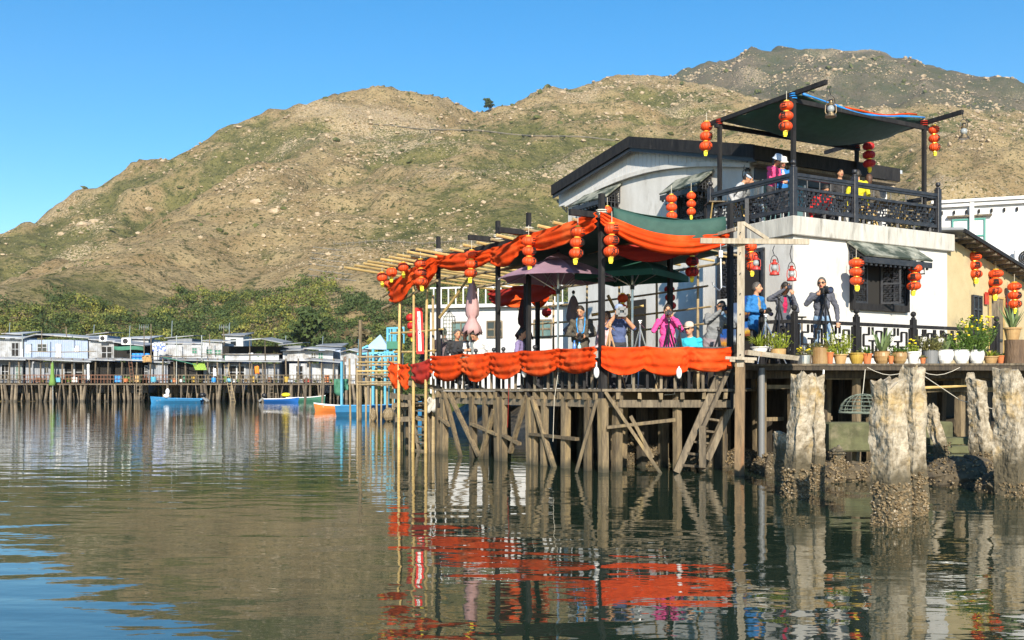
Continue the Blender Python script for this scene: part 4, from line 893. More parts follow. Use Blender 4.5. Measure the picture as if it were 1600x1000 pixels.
bamboo(pf, T(9.0, 3.05, 0), T(6.2, 3.02, 0), .032, BAMBOO); bamboo(pf, T(8.9, 2.55, .05), T(6.5, 2.52, .05), .03, BAMBOO)
bamboo(pf, P(687, 496, 24.2), P(731, 436, 23.6), .038, BAMBOO); bamboo(pf, P(660, 425, 25), P(735, 408, 24.6), .04, OLDBAMBOO)
bamboo(pf, P(950, 462, 24.5), P(985, 530, 24.4), .04, BAMBOO); bamboo(pf, P(925, 492, 24.6), P(1005, 478, 24.4), .04, BAMBOO); bamboo(pf, P(982, 460, 24.4), P(984, 560, 24.4), .045, BAMBOO)

# ---- cloths
def drape(name, pts, height, label, m_=REDCLOTH, sag=.28, folds=5, gather=.5, bulge=.10, out=Vector((0, -1, 0)), hang=.9, grp=None, nu=22, tsag=.03, rnd=.8):
    """swags of cloth hung from consecutive points; one sheet, gathered at each tie"""
    g = []; nv = 15
    segs = len(pts) - 1
    cols = [(s_, k / nu) for s_ in range(segs) for k in range(nu)] + [(segs - 1, 1.0)]
    for j in range(nv):
        f = j / (nv - 1); row = []
        for s_, u_ in cols:
            a, b = pts[s_], pts[s_ + 1]; p = a + (b - a) * u_; e = math.sin(math.pi * u_)
            hgt = height[s_] if hasattr(height, '__len__') else height
            sg = sag[s_] if hasattr(sag, '__len__') else sag
            drop = hgt * (gather + (1 - gather) * e ** rnd)
            zt = -tsag * e
            z = p.z + zt - drop * f - sg * e ** rnd * f
            wv = math.sin(f * folds * 3.1 + 2.2 * e + s_ * 1.7) * .035 * (1 - .35 * e) + math.sin(u_ * 40 + s_ * 5 + f * 2) * .018 * (1.1 - e) + .012 * math.sin(13 * u_ + 9 * f + s_)
            Ls = (b - a).length
            for uu_ in (u_, 1 - u_):
                d1 = math.hypot(uu_ * Ls, f * hgt) + .02; wv += .026 * math.sin(math.atan2(f * hgt, uu_ * Ls + .02) * 13 + s_ * 2 + uu_) * min(1, d1 * 5) * math.exp(-d1 * 1.6)
            row.append(Vector((p.x, p.y, z)) + out * (bulge * e * math.sin(math.pi * min(1, f * 1.05)) + wv + .03))
        g.append(row)
    q = MB(); q.sheet(g); o = q.build(name, m_, None, smooth=True, thick=.008); tag(o, label, 'cloth', grp); return o
NO = -NI
drape('red_cloth', [T(tp_(px), z_, -.15) for px, z_ in ((944, 4.90), (826, 4.78), (778, 4.66), (690, 4.82), (655, 4.62), (617, 4.35))], [.34, .36, .30, .46, .50, .45], 'long red cloth swagged along the top of the terrace, left of the corner post', REDCLOTH, [.08, .12, .12, .22, .14, .08], 6, .85, .10, NO)
drape('red_cloth', [T0 + Vector((-.05, -.19, 4.90)), P(1139, 362, 18.78)], .27, 'wide red cloth sagging across the top of the terrace front', REDCLOTH, .10, 7, .8, .12, Vector((0, -1, 0)), nu=46, tsag=.24)
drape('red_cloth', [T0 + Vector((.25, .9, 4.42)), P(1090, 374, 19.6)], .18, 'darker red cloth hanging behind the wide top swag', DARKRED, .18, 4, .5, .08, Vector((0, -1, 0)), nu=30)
drape('red_cloth', [T(tp_(px), 4.15 + .0 * px, 2.0) for px in (760, 700, 660)], .30, 'shaded red cloth hanging under the bamboo roof at the left', DARKRED, .14, 4, .7, .06, NO)  # darker cloth colour holds the shade under the roof
drape('red_cloth', [P(770, 455, 26), P(830, 462, 26), P(858, 455, 26)], .26, 'bright red cloth glimpsed under the roof behind the middle posts', REDCLOTH, .08, 4, .7, .06, Vector((0, -1, 0)))
drape('red_cloth', [T(tp_(px), DECK + .78, -.17) for px in (685, 735, 778, 826, 884, 943)], [.46, .46, .44, .42, .42], 'red cloth scalloped along the terrace railing, left of the corner post', REDCLOTH, [.14, .16, .13, .10, .06], 7, .90, .07, NO, rnd=.8)
drape('red_cloth', [T0 + Vector((-.03, -.17, DECK + .79)), T0 + Vector((.80, -.14, DECK + .78)), T0 + Vector((1.6, -.20, DECK + .77)), T2 + Vector((-.02, -.16, DECK + .76))], [.42, .48, .44], 'bright red cloth across the terrace front railing, right of the corner post', REDCLOTH, [.10, .05, .0], 6, .9, .05, Vector((0, -1, 0)), nu=26)
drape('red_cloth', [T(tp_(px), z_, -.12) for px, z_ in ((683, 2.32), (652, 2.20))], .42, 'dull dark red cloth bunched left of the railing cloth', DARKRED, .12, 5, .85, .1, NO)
drape('red_cloth', [T(tp_(px), z_, -.12) for px, z_ in ((648, 2.22), (634, 2.22), (617, 2.3))], .52, 'red cloth bundle between the bamboo poles at the far left', REDCLOTH, .14, 5, .85, .1, NO)
# green shade nets over the terrace
def net(name, c4, label, sag=.18, m_=GREENTARP, nsub=14):
    a, b, c, d = c4; g = []
    for i in range(nsub + 1):
        s_ = i / nsub; row = []
        for j in range(nsub + 1):
            t_ = j / nsub; p = a * (1 - s_) * (1 - t_) + b * s_ * (1 - t_) + c * s_ * t_ + d * (1 - s_) * t_
            row.append(p - Z3 * (sag * math.sin(math.pi * s_) * math.sin(math.pi * t_) + .02 * math.sin(8 * s_ + 11 * t_)))
        g.append(row)
    q = MB(); q.sheet(g); o = q.build(name, m_, None, smooth=True, thick=.01); tag(o, label, 'shade net'); return o
net('shade_net', (T(-.05, 4.74, .05), T(5.6, 4.70, .05), T(5.2, 4.30, 3.6), T(.2, 4.4, 3.4)), 'dark green net spread under the bamboo roof left of the corner post', .12)
net('shade_net', (T0 + Vector((.35, .05, 5.0)), P(1128, 357, 18.9), P(1105, 345, 21.6), P(975, 344, 20.4)), 'green net lying over the terrace front right of the corner post', .22)
g = []                                                            # its rolled, sagging front edge
for i in range(19):
    s_ = i / 18; a = P(958 + 175 * s_, 343 + 14 * s_ + 12 * math.sin(math.pi * s_), 18.78); g.append((a, .07 + .13 * math.sin(math.pi * s_) ** .8))
q = MB()
for dz in (0,): q.sheet([[p + Vector((0, -.03 - .05 * math.sin(3.14 * f), .16 * (1 - f) - r_ * 2.0 * f + .06)) for p, r_ in g] for f in np.linspace(0, 1, 8)])
tag(q.build('shade_net', GREENTARP, smooth=True, thick=.02), 'sagging green net edge above the wide red swag', 'shade net')

# closed and open parasols
def parasol_closed(px, pyt, pyb, Y, r, m_, label, base=DECK, mlow=None):
    p = G(px, Y, base); t = thing('parasol', label, 'parasol', p); zt, zb = P(0, pyt, Y).z, P(0, pyb, Y).z
    q = MB(); q.tube([p, Vector((p.x, p.y, zt + .1))], .024, 8); q.build('pole', STEEL, t); g = []; h = zt - zb; n = 22
    for f, rr_ in ((0, .12), (.05, .30), (.15, .48), (.35, .70), (.55, .86), (.66, .80), (.72, .52), (.77, .60), (.88, 1.05), (1.0, 1.28)):
        g.append([Vector((p.x, p.y, zt - h * f)) + Vector((math.cos(a_) * rr_ * r * (1 + (.24 if k % 2 else -.18)), math.sin(a_) * rr_ * r * (1 + (.24 if k % 2 else -.18)), (.06 * (k % 3 - 1)) if f > .95 else 0)) for k, a_ in enumerate(np.linspace(0, 6.283185, n + 1))])
    q = MB(); q.sheet(g); q.build('canopy', m_, t, smooth=True, thick=.01); q = MB(); q.ell((p.x, p.y, zt + .08), (.04, .04, .05), 8, 6); q.build('finial', BLACKMETAL, t)
    q = MB(); q.lathe([(.045, -.1), (.055, 0), (.045, .1)], (p.x, p.y, zb - .12), 8); q.build('crank', BLACKMETAL, t)
    q = MB(); q.lathe([(.22, 0), (.22, .05), (.05, .08)], p, 12); q.build('base', BLACKMETAL, t)
PINK = mat('faded pink canvas', (.56, .36, .36), .85, (.48, .29, .30), 3, trans=.15, bump=.1)
MAROON = mat('maroon canvas', (.085, .022, .024), .85, (.06, .018, .02), 3, trans=.1)
MAUVE = mat('mauve canvas', (.40, .26, .33), .8, (.34, .21, .28), 3, trans=.3)
GREYC = mat('grey violet canvas', (.27, .23, .29), .85, (.19, .16, .20), 3, trans=.1)
parasol_closed(738, 438, 520, 23.2, .155, PINK, 'faded pink parasol folded shut behind the left railing')
parasol_closed(819, 462, 528, 25.0, .15, MAROON, 'dark maroon parasol folded shut behind the middle posts')
parasol_closed(896, 462, 520, 23.6, .16, GREYC, 'grey violet parasol folded shut behind the man with the blue strap')
def parasol_open(px, pyt, pyrim, Y, r, n, m_, label, valance=0, base=DECK, tilt=0, vent=True):
    p = G(px, Y, base); t = thing('parasol', label, 'parasol', p); zt, zr_ = P(0, pyt, Y).z, P(0, pyrim, Y).z; pole = Vector((p.x, p.y, zt))
    q = MB(); q.tube([p, pole], .026, 8); q.build('pole', STEEL, t)
    rim = [Vector((p.x + r * math.cos(a_), p.y + r * math.sin(a_), zr_)) for a_ in np.linspace(0, 6.283185, n + 1)[:-1] + .2]
    q = MB(); pts = []
    for k in range(n):
        a, b = rim[k], rim[(k + 1) % n]; g = []
        for i in range(7):
            f = i / 6; row = []
            for j in range(7):
                u_ = j / 6; e = a + (b - a) * u_; e = e + (pole - e) * .035 * math.sin(math.pi * u_); c = pole + (e - pole) * f; c.z -= .05 * math.sin(math.pi * f) * math.sin(math.pi * u_) - .05 * math.sin(math.pi * f); row.append(c)
            g.append(row)
        if valance: g.append([c + Vector((0, 0, -valance)) for c in g[-1]])
        q.sheet(g)
    q.build('canopy', m_, t, smooth=False, thick=.008)
    if vent: q = MB(); q.lathe([(.02, .10), (r * .16, .02), (r * .24, -.06)], pole, n); q.build('vent_cap', m_, t)
    hub = pole - Z3 * (zt - zr_ + .25)
    for k in range(n):
        q = MB(); q.tube([pole - Z3 * .06, rim[k] + Z3 * (-.02)], .011, 5); q.build('rib', STEEL, t); q = MB(); q.tube([hub, pole * .42 + rim[k] * .58 - Z3 * .03], .010, 5); q.build('strut', STEEL, t)
    q = MB(); q.lathe([(.045, -.05), (.045, .05)], hub, 8); q.build('hub', BLACKMETAL, t); q = MB(); q.ell(pole + Z3 * .12, (.035, .035, .05), 8, 6); q.build('finial', BLACKMETAL, t)
    q = MB(); q.lathe([(.24, 0), (.24, .05), (.05, .08)], p, 12); q.build('base', BLACKMETAL, t)
parasol_open(872, 402, 437, 20.9, 1.28, 8, MAUVE, 'large mauve parasol open over the terrace tables')
GREENC = mat('deep green canvas', (.012, .085, .060), .8, (.016, .10, .07), 4, trans=.15)
parasol_open(988, 402, 430, 20.9, 1.25, 4, GREENC, 'square dark green parasol open right of the corner post', .12, vent=False)

# ------------------------------------------------------------------ dock with the potted plants
dock = thing('plant_dock', 'weathered timber dock carrying the row of potted plants', 'dock', G(1400, 19, 0))
Da, Db = G(1162, 19.05, 0), G(1660, 18.55, 0)
pl = MB(); nP = 14
for k in range(nP):
    o_ = Vector((0, .02 + .205 * k, 0)); a, b = Da + o_, Db + o_ + Vector((random.uniform(-.05, .05), 0, 0)); q = MB(); q.bar(a + Z3 * (DOCK - .02), b + Z3 * (DOCK - .02), .195, .04, jit=.004); q.build('plank', GREYWOOD, dock)
q = MB(); q.prism([(G(1185, 21.9, 0).x, 21.85), (G(1660, 21.9, 0).x, 21.4), (B(5.3, -.02, 0).x + 3, 28), (B(5.3, -.02, 0).x, B(5.3, -.02, 0).y), (B(0, -.02, 0).x, B(0, -.02, 0).y)], DOCK - .06, DOCK - .005); q.build('deck', GREYWOOD, dock)
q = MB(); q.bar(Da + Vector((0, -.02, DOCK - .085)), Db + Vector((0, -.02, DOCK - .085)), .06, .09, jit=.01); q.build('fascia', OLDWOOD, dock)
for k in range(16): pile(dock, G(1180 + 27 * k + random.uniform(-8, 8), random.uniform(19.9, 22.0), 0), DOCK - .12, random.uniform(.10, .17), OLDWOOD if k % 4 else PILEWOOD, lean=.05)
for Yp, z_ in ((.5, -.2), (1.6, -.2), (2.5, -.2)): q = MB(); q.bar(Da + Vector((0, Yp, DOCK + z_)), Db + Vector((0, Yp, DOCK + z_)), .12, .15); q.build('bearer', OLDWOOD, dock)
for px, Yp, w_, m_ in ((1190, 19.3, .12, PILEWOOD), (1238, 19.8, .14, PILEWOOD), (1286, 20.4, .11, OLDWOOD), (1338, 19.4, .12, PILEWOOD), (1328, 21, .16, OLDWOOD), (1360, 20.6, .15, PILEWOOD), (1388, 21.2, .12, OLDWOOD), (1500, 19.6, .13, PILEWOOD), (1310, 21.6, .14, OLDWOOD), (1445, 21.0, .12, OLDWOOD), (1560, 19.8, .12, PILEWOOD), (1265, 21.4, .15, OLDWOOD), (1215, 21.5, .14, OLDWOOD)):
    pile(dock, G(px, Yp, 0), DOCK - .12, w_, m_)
for a, b in ((G(1185, 19.6, 1.62), G(1290, 19.7, 1.62)), (G(1290, 19.4, 1.80), G(1345, 19.4, 1.80)), (G(1440, 19.5, 1.55), G(1620, 19.3, 1.58)), (G(1440, 20.2, 1.78), G(1620, 20.0, 1.80)), (G(1180, 20.5, .95), G(1300, 20.5, .98))): q = MB(); q.bar(a, b, .06, .08); q.build('brace', PILEWOOD, dock)
bamboo(dock, G(1440, 19.2, 1.60), G(1530, 19.2, 1.66), .03)
q = MB(); q.obox(B(-.9, .12, -.5), UU * 8.5, VV * .2, Z3 * 2.44); q.build('dock_shade_backing', mat('dark shade backing', (.05, .045, .038), .95, (.03, .028, .024), 4, bump=.6), dock)  # added dark backing, its colour stands for deep shade under the dock
# balustrade of the dock, parallel to the tea house wall
br = thing('dock_railing', 'black fretwork railing between the plants and the white wall', 'railing', B(1, -1.45, DOCK))
RZ = DOCK + .02
def dock_pt(px, off=-1.45): q_ = (px - 800) / FPX; c = B(0, off, 0); t_ = (q_ * c.y - c.x) / (.866 - .5 * q_); return B(t_, off, RZ)
ps = [dock_pt(px) for px in (1241, 1338, 1427, 1519, 1557)]
for p in ps: rail_post(br, p, 1.02, .115, .062, BLACKWOOD)
lf = G(1190, 20.35, RZ); rail_post(br, lf, .98, .10, .055, BLACKWOOD)
for a, b in [(lf, ps[0])] + list(zip(ps[:-1], ps[1:])):
    ax = (b - a).normalized(); L_ = (b - a).length; nrm = Vector((ax.y, -ax.x, 0))
    for z_, w_, h_ in ((.86, .08, .07), (.18, .06, .05)): q = MB(); q.bar(a + ax * .06 + Z3 * z_, b - ax * .06 + Z3 * z_, w_, h_); q.build('rail', BLACKWOOD, br)
    fq = MB(); c = a + ax * .1 + Z3 * .23; W_ = L_ - .2; H_ = .58
    def seg(x0, z0, x1, z1): fq.bar(c + ax * (W_ * x0) + Z3 * (H_ * z0), c + ax * (W_ * x1) + Z3 * (H_ * z1), .035, .04, up=nrm)
    n = max(1, round(L_ / .8))
    for k in range(n):
        s0_, s1_ = k / n, (k + 1) / n; d_ = s1_ - s0_
        def S_(x0, z0, x1, z1): seg(s0_ + d_ * x0, z0, s0_ + d_ * x1, z1)
        S_(.03, 0, .03, 1); S_(.15, .3, .15, .72); S_(.15, .72, .36, .72); S_(.36, .72, .36, 1); S_(.15, .3, .36, .3); S_(.36, .3, .36, 0); S_(.5, 0, .5, .5); S_(.36, .5, .64, .5); S_(.64, .5, .64, .85); S_(.64, .85, .85, .85); S_(.85, .85, .85, .3); S_(.64, .3, .85, .3); S_(.64, .0, .64, .3); S_(.97, 0, .97, 1); S_(.5, .72, .5, 1)
    fq.build('fretwork', BLACKWOOD, br)['kind'] = 'stuff'

# wooden mast with its cross arm, oil lamps on it later
ms = thing('lamp_mast', 'tall grey timber mast with a cross arm at the dock corner', 'mast', G(1155, 18.15, 0))
m0 = G(1155, 18.15, 0); q = MB(); q.bar(Vector((m0.x, m0.y, -.8)), Vector((m0.x + .02, m0.y, 2.05)), .175, .15, jit=.006); q.build('lower_post', mat('rusty brown timber', (.24, .16, .085), .85, (.12, .085, .05), 6, stretch=(3, 3, .4), bump=.6, c3=(.30, .13, .05), s3=2, tide=(.1, (.06, .05, .03))), ms)
q = MB(); q.bar(Vector((m0.x + .02, m0.y - .02, 1.98)), Vector((m0.x + .04, m0.y, P(0, 347, 18.15).z)), .125, .11, jit=.006); q.build('upper_post', mat('bleached timber', (.42, .37, .29), .85, (.26, .22, .16), 7, stretch=(3, 3, .4), bump=.5, c3=(.50, .22, .06), s3=1.4, lo3=.58, hi3=.7), ms)
q = MB(); q.bar(P(1094, 376, 18.05), P(1264, 378, 18.05), .07, .09, jit=.006); q.build('cross_arm', MATS['bleached timber'], ms)
q = MB(); q.bar(P(1162, 349, 18.1), P(1200, 374, 18.1), .06, .06); q.build('knee_brace', MATS['bleached timber'], ms); q = MB(); q.bar(P(1150, 358, 18.2), P(1100, 372, 19.2), .06, .06); q.build('knee_brace', MATS['bleached timber'], ms)
q = MB(); q.bar(P(1133, 559, 18.0), P(1182, 561, 18.0), .05, .05); q.bar(P(1140, 563, 18.25), P(1178, 565, 18.25), .05, .05); q.build('cleat', MATS['bleached timber'], ms)
for k in range(7): q = MB(); q.ell(m0 + Vector((.0, -.09, 2.2 + .37 * k)), (.013, .013, .013), 6, 4); q.build('bolt', BLACKMETAL, ms)
sh = MB(); sh.bar(P(1160, 551, 18.3), P(1240, 560, 18.7), .34, .07, up=(0, 0, 1), jit=.02); tag(sh.build('driftwood_plank', MATS['bleached timber']), 'thick bleached plank carrying the two leftmost planters', 'plank')
# pulley arm with hook left of the mast
q = MB(); q.tube([P(1126, 373, 18.05), P(1126, 392, 18.05)], .008, 5); q.box(P(1126, 397, 18.05), (.07, .05, .12)); q.tube([P(1126, 404, 18.05), P(1127, 450, 18.05)], .016, 6); q.tube([P(1127, 450, 18.05), P(1124, 454, 18.05), P(1116, 448, 18.05), P(1113, 441, 18.05)], .014, 6); q.tube([P(1127, 447, 18.05), P(1134, 449, 18.05)], .012, 6)
tag(q.build('hanging_hook', STEEL), 'steel boat hook hanging from the left end of the mast arm', 'hook')

# ladders
def ladder(label, a0, a1, b0, b1, n, w=.06, flat=.08, m_=GREYWOOD, handrail=None):
    t = thing('ladder', label, 'ladder', (Vector(a0) + Vector(b0)) / 2)
    for s_, e_ in ((a0, a1), (b0, b1)): q = MB(); q.bar(s_, e_, w, flat, up=(0, -1, 0), jit=.005); q.build('stringer', m_, t)
    for k in range(n): f = (k + .6) / n; q = MB(); q.bar(Vector(a0).lerp(Vector(a1), f), Vector(b0).lerp(Vector(b1), f), .16 if w > .05 else .04, .04, jit=.004); q.build('tread', m_, t)
    if handrail:
        for a, b, w_ in handrail: q = MB(); q.bar(a, b, w_, w_); q.build('handrail', m_, t)
ladder('wide wooden ladder leaning from the water up to the terrace front', P(1057, 738, 18.6), P(1130, 572, 18.8), P(1094, 740, 19.3), P(1163, 582, 19.4), 9, .13, .07, GREYWOOD,
       [(P(1098, 668, 18.5), P(1143, 568, 18.6), .07), (P(1098, 730, 18.5), P(1098, 665, 18.5), .12), (P(1104, 718, 19.0), P(1152, 610, 19.1), .13)])
ladder('narrow grey ladder at the far left corner of the terrace', G(640, 25.6, -.3), G(640, 25.6, 1.5), G(672, 24.8, -.3), G(668, 24.8, 1.5), 9, .05, .08, GREYWOOD)
q = MB(); q.bar(P(640, 625, 25.4), P(655, 705, 25.3), .08, .08); tag(q.build('driftwood_pole', GREYWOOD), 'bleached pole leaning beside the narrow ladder', 'pole')

# left corner landing of rough boards below the bamboo poles
ld = thing('corner_landing', 'ramshackle landing of boards and stakes at the left terrace corner', 'landing', T(8, 0))
for px, Yp, w_ in ((625, 27.6, .2), (648, 25.9, .14), (672, 24.9, .16), (664, 26.4, .12), (636, 27, .12)): pile(ld, G(px, Yp, 0), random.uniform(1.1, 1.5), w_)
for k, (pa_, pb_, Yp) in enumerate((((616, 633), (690, 630), 26), ((616, 637), (660, 636), 26.4), ((620, 655), (690, 652), 25.8), ((640, 598), (692, 608), 25.2), ((618, 603), (650, 600), 26.5), ((612, 618), (655, 622), 26))): q = MB(); q.bar(P(*pa_, Yp), P(*pb_, Yp - .6), .10, .12, jit=.02); q.build('board', GREYWOOD, ld)
q = MB(); g = [[P(664 + 24 * i / 7, 622 + 22 * j / 5 + 3 * math.sin(i * 2 + j), 24.6 - .15 * math.sin(i + j)) for i in range(8)] for j in range(6)]; q.sheet(g); q.build('crumpled_sheet', CONCRETE, ld, smooth=True, thick=.01)

# net, ropes and floats
nt = thing('dip_net', 'domed wire dip net hanging under the dock beside the nearest pillar', 'net', G(1348, 15.8, 1))
c = P(1348, 640, 15.8); q = MB()
NETM = mat('grey green netting', (.16, .19, .15), .8)
for k in range(16):
    a_ = k / 16 * 6.283; q.tube([c + Vector((math.cos(a_) * .36 * math.sin(e_), math.sin(a_) * .36 * math.sin(e_), .30 * math.cos(e_) - .05)) for e_ in np.linspace(0, 1.57, 7)], .005, 4)
for e_ in (.4, .7, .95, 1.2, 1.4, 1.57): q.tube([c + Vector((math.cos(a_) * .36 * math.sin(e_), math.sin(a_) * .36 * math.sin(e_), .30 * math.cos(e_) - .05)) for a_ in np.linspace(0, 6.283, 21)], .005 if e_ < 1.5 else .012, 4)
q.build('mesh', NETM, nt); q = MB(); q.tube([c + Z3 * .25, P(1352, 577, 15.8)], .006, 4); q.build('cord', ROPE, nt)
nt = thing('keep_net', 'tall wire keep net hanging behind the left railing', 'net', P(702, 530, 25.4)); c = P(702, 510, 25.4); q = MB()
for k in range(12): a_ = k / 12 * 6.283; q.tube([c + Z3 * .42] + [c + Vector((math.cos(a_) * .16, math.sin(a_) * .16, z_)) for z_ in (.2, .0, -.25, -.4)], .005, 4)
for z_ in np.linspace(-.4, .25, 8): q.tube([c + Vector((math.cos(a_) * .16, math.sin(a_) * .16, z_)) for a_ in np.linspace(0, 6.283, 13)], .005, 4)
q.build('mesh', NETM, nt)
for (px, py, Y, lb) in ((679, 586, 24.0, 'white float lamp hanging at the left end of the railing cloth'), (819, 582, 20.8, 'white float lamp hanging below the cloth by the middle post'), (932, 582, 18.6, 'white float lamp hanging left of the corner post'), (1061, 583, 18.6, 'white float lamp hanging below the front cloth')):
    t = thing('float_lamp', lb, 'lamp', P(px, py, Y)); q = MB(); q.ell(P(px, py, Y), (.055, .055, .11), 12, 8); q.build('bulb', WHITEPOT, t, smooth=True); q = MB(); q.tube([P(px, py - 8, Y), P(px, py - 16, Y + .1)], .012, 5); q.build('stem', WHITEPAINT, t)
for (pts, lb, m_) in (([P(873, 575, 19.9), P(866, 625, 19.8), P(864, 690, 19.8)], 'slack cord dangling from the railing to the water', ROPE), ([P(795, 600, 21.2), P(794, 640, 21.1), P(793, 668, 21.1)], 'red string hanging beside the double pile', DARKRED),
                      ([P(1355 + 145 * k / 12, 574 + 12 * math.sin(math.pi * ((k / 6) % 1)), 18.4) for k in range(13)], 'white cord looping under the dock edge', ROPE), ([P(732, 550, 23.3), P(731, 580, 23.1)], 'yellow green tie hanging on the left railing cloth', YELLOWTAG), ([P(1440, 585, 17), P(1500, 625, 17), P(1600, 652, 16.5)], 'thin line stretched behind the granite pillars', ROPE)):
    q = MB(); q.tube(pts, .005, 5); tag(q.build('cord', m_), lb, 'cord')
q = MB(); q.tube([P(1056, 575, 18.85), P(1054, 616, 18.85), P(1038, 617, 18.85)], .010, 6); tag(q.build('drain_pipe', ROPE), 'thin white pipe below the front cloth', 'pipe')
q = MB(); q.tube([P(1190, 575, 19.0), G(1190, 19.0, -.5)], .06, 10); tag(q.build('drain_pipe', GREYPOT), 'dark plastic pipe running into the water right of the mast', 'pipe')
q = MB(); q.tube([P(1287, 578, 17.5), G(1281, 17.2, .4)], .016, 8); tag(q.build('drain_pipe', WHITEPAINT), 'white pipe right of the leaning pillar', 'pipe')

# ------------------------------------------------------------------ paper lanterns in strings
CHARS = [[[(.2, .82), (.8, .86)], [(.25, .52), (.74, .55)], [(.08, .16), (.92, .2)]],
         [[(.2, .9), (.8, .94)], [(.18, .76), (.84, .82)], [(.5, 1), (.6, .66), (.78, .5)], [(.25, .6), (.8, .66)], [(.2, .42), (.8, .42), (.75, .12)], [(.2, .42), (.25, .12)], [(.4, .42), (.4, .12)], [(.6, .42), (.6, .12)], [(.04, .08), (.96, .1)]],
         [[(.18, .72), (.12, .5)], [(.42, .75), (.34, .56)], [(.28, .95), (.28, .5), (.06, .06)], [(.3, .42), (.44, .2)], [(.5, .84), (.98, .88)], [(.76, .84), (.76, .1), (.6, .2)]]]
def lantern_string(px, pt, pb, n, Y, wpx, label, deep=False, ink=None, tagged=True, hang=None, group='red lanterns hung in strings'):
    top, bot = P(px, pt, Y), P(px, pb, Y); pitch = (top.z - bot.z) / n; rad = wpx / 2 / FPX * Y; t = thing('lantern_string' if n > 1 else 'lantern', label, 'lantern', top, group)
    hb = min(pitch * .47, rad * .82); m_ = LANTERND if deep else LANTERN; tl = random.uniform(-.02, .02)
    for k in range(n):
        c = top + Vector((tl * k, 0, -pitch * (k + .5))); q = MB(); prof = []
        for i in range(11):
            a_ = -1.32 + 2.64 * i / 10; prof.append((rad * (math.cos(a_) ** .75), hb * math.sin(a_)))
        MT = Euler((random.uniform(-.10, .10), random.uniform(-.10, .10), random.random() * 3)).to_matrix(); sqz = random.uniform(.94, 1.04); q.lathe([(r_ * sqz, z_) for r_, z_ in prof], c, 32, ribs=1, rib=.05, M=MT); L_ = q.build('lantern_body' if n > 1 else 'body', m_, t, smooth=False)
        q = MB(); q.lathe([(rad * .36, -.014), (rad * .40, .02), (rad * .3, .026)], c + Z3 * (hb * .97), 12); q.build('gilt_cap', GOLD, L_); q = MB(); q.lathe([(rad * .3, -.03), (rad * .38, -.02), (rad * .34, .012)], c - Z3 * (hb * .97), 12); q.build('gilt_cap', GOLD, L_)
        if ink is not None and k < 3:
            q = MB(); az0 = -math.pi / 2 + R(ink)
            for st in CHARS[k if n == 3 else 0]:
                pts = []
                for (x0, y0), (x1, y1) in zip(st[:-1], st[1:]): pts += [(x0 + (x1 - x0) * f, y0 + (y1 - y0) * f) for f in (0, .34, .67)]
                pts.append(st[-1]); R3 = []
                for x, y in pts:
                    a_ = (y - .5) * 1.5; az = az0 + (x - .5) * 1.15; rr_ = rad * (math.cos(a_) ** .75) * 1.012; R3.append(c + Vector((rr_ * math.cos(az), rr_ * math.sin(az), hb * math.sin(a_))))
                q.tube(R3, rad * .055, 5)
            q.build('lettering', INK, L_)
    q = MB(); q.tube([top + Z3 * (hang or .22), top - Z3 * (pitch * n)], .006, 4); q.build('string', ROPE, t)
    if tagged:
        q = MB(); b_ = top + Vector((tl * n, 0, -pitch * n - .005)); q.box(b_ - Z3 * rad * .30, (rad * .55, rad * .4, rad * .5)); q.box(b_ - Z3 * rad * .62, (rad * .42, rad * .2, rad * .25)); q.build('tassel_tag', YELLOWTAG, t)
for a in ((597, 424, 442, 1, 26.3, 18, 'leftmost single lantern at the tip of the bamboo roof'), (612, 417, 434, 1, 25.6, 18, 'single lantern second from the left on the bamboo roof'), (630, 408, 427, 1, 24.8, 18, 'single lantern third from the left, beside the first triple string'), (606, 436, 451, 1, 27.0, 16, 'single lantern hanging lowest, just below the leftmost pair')): lantern_string(*a)
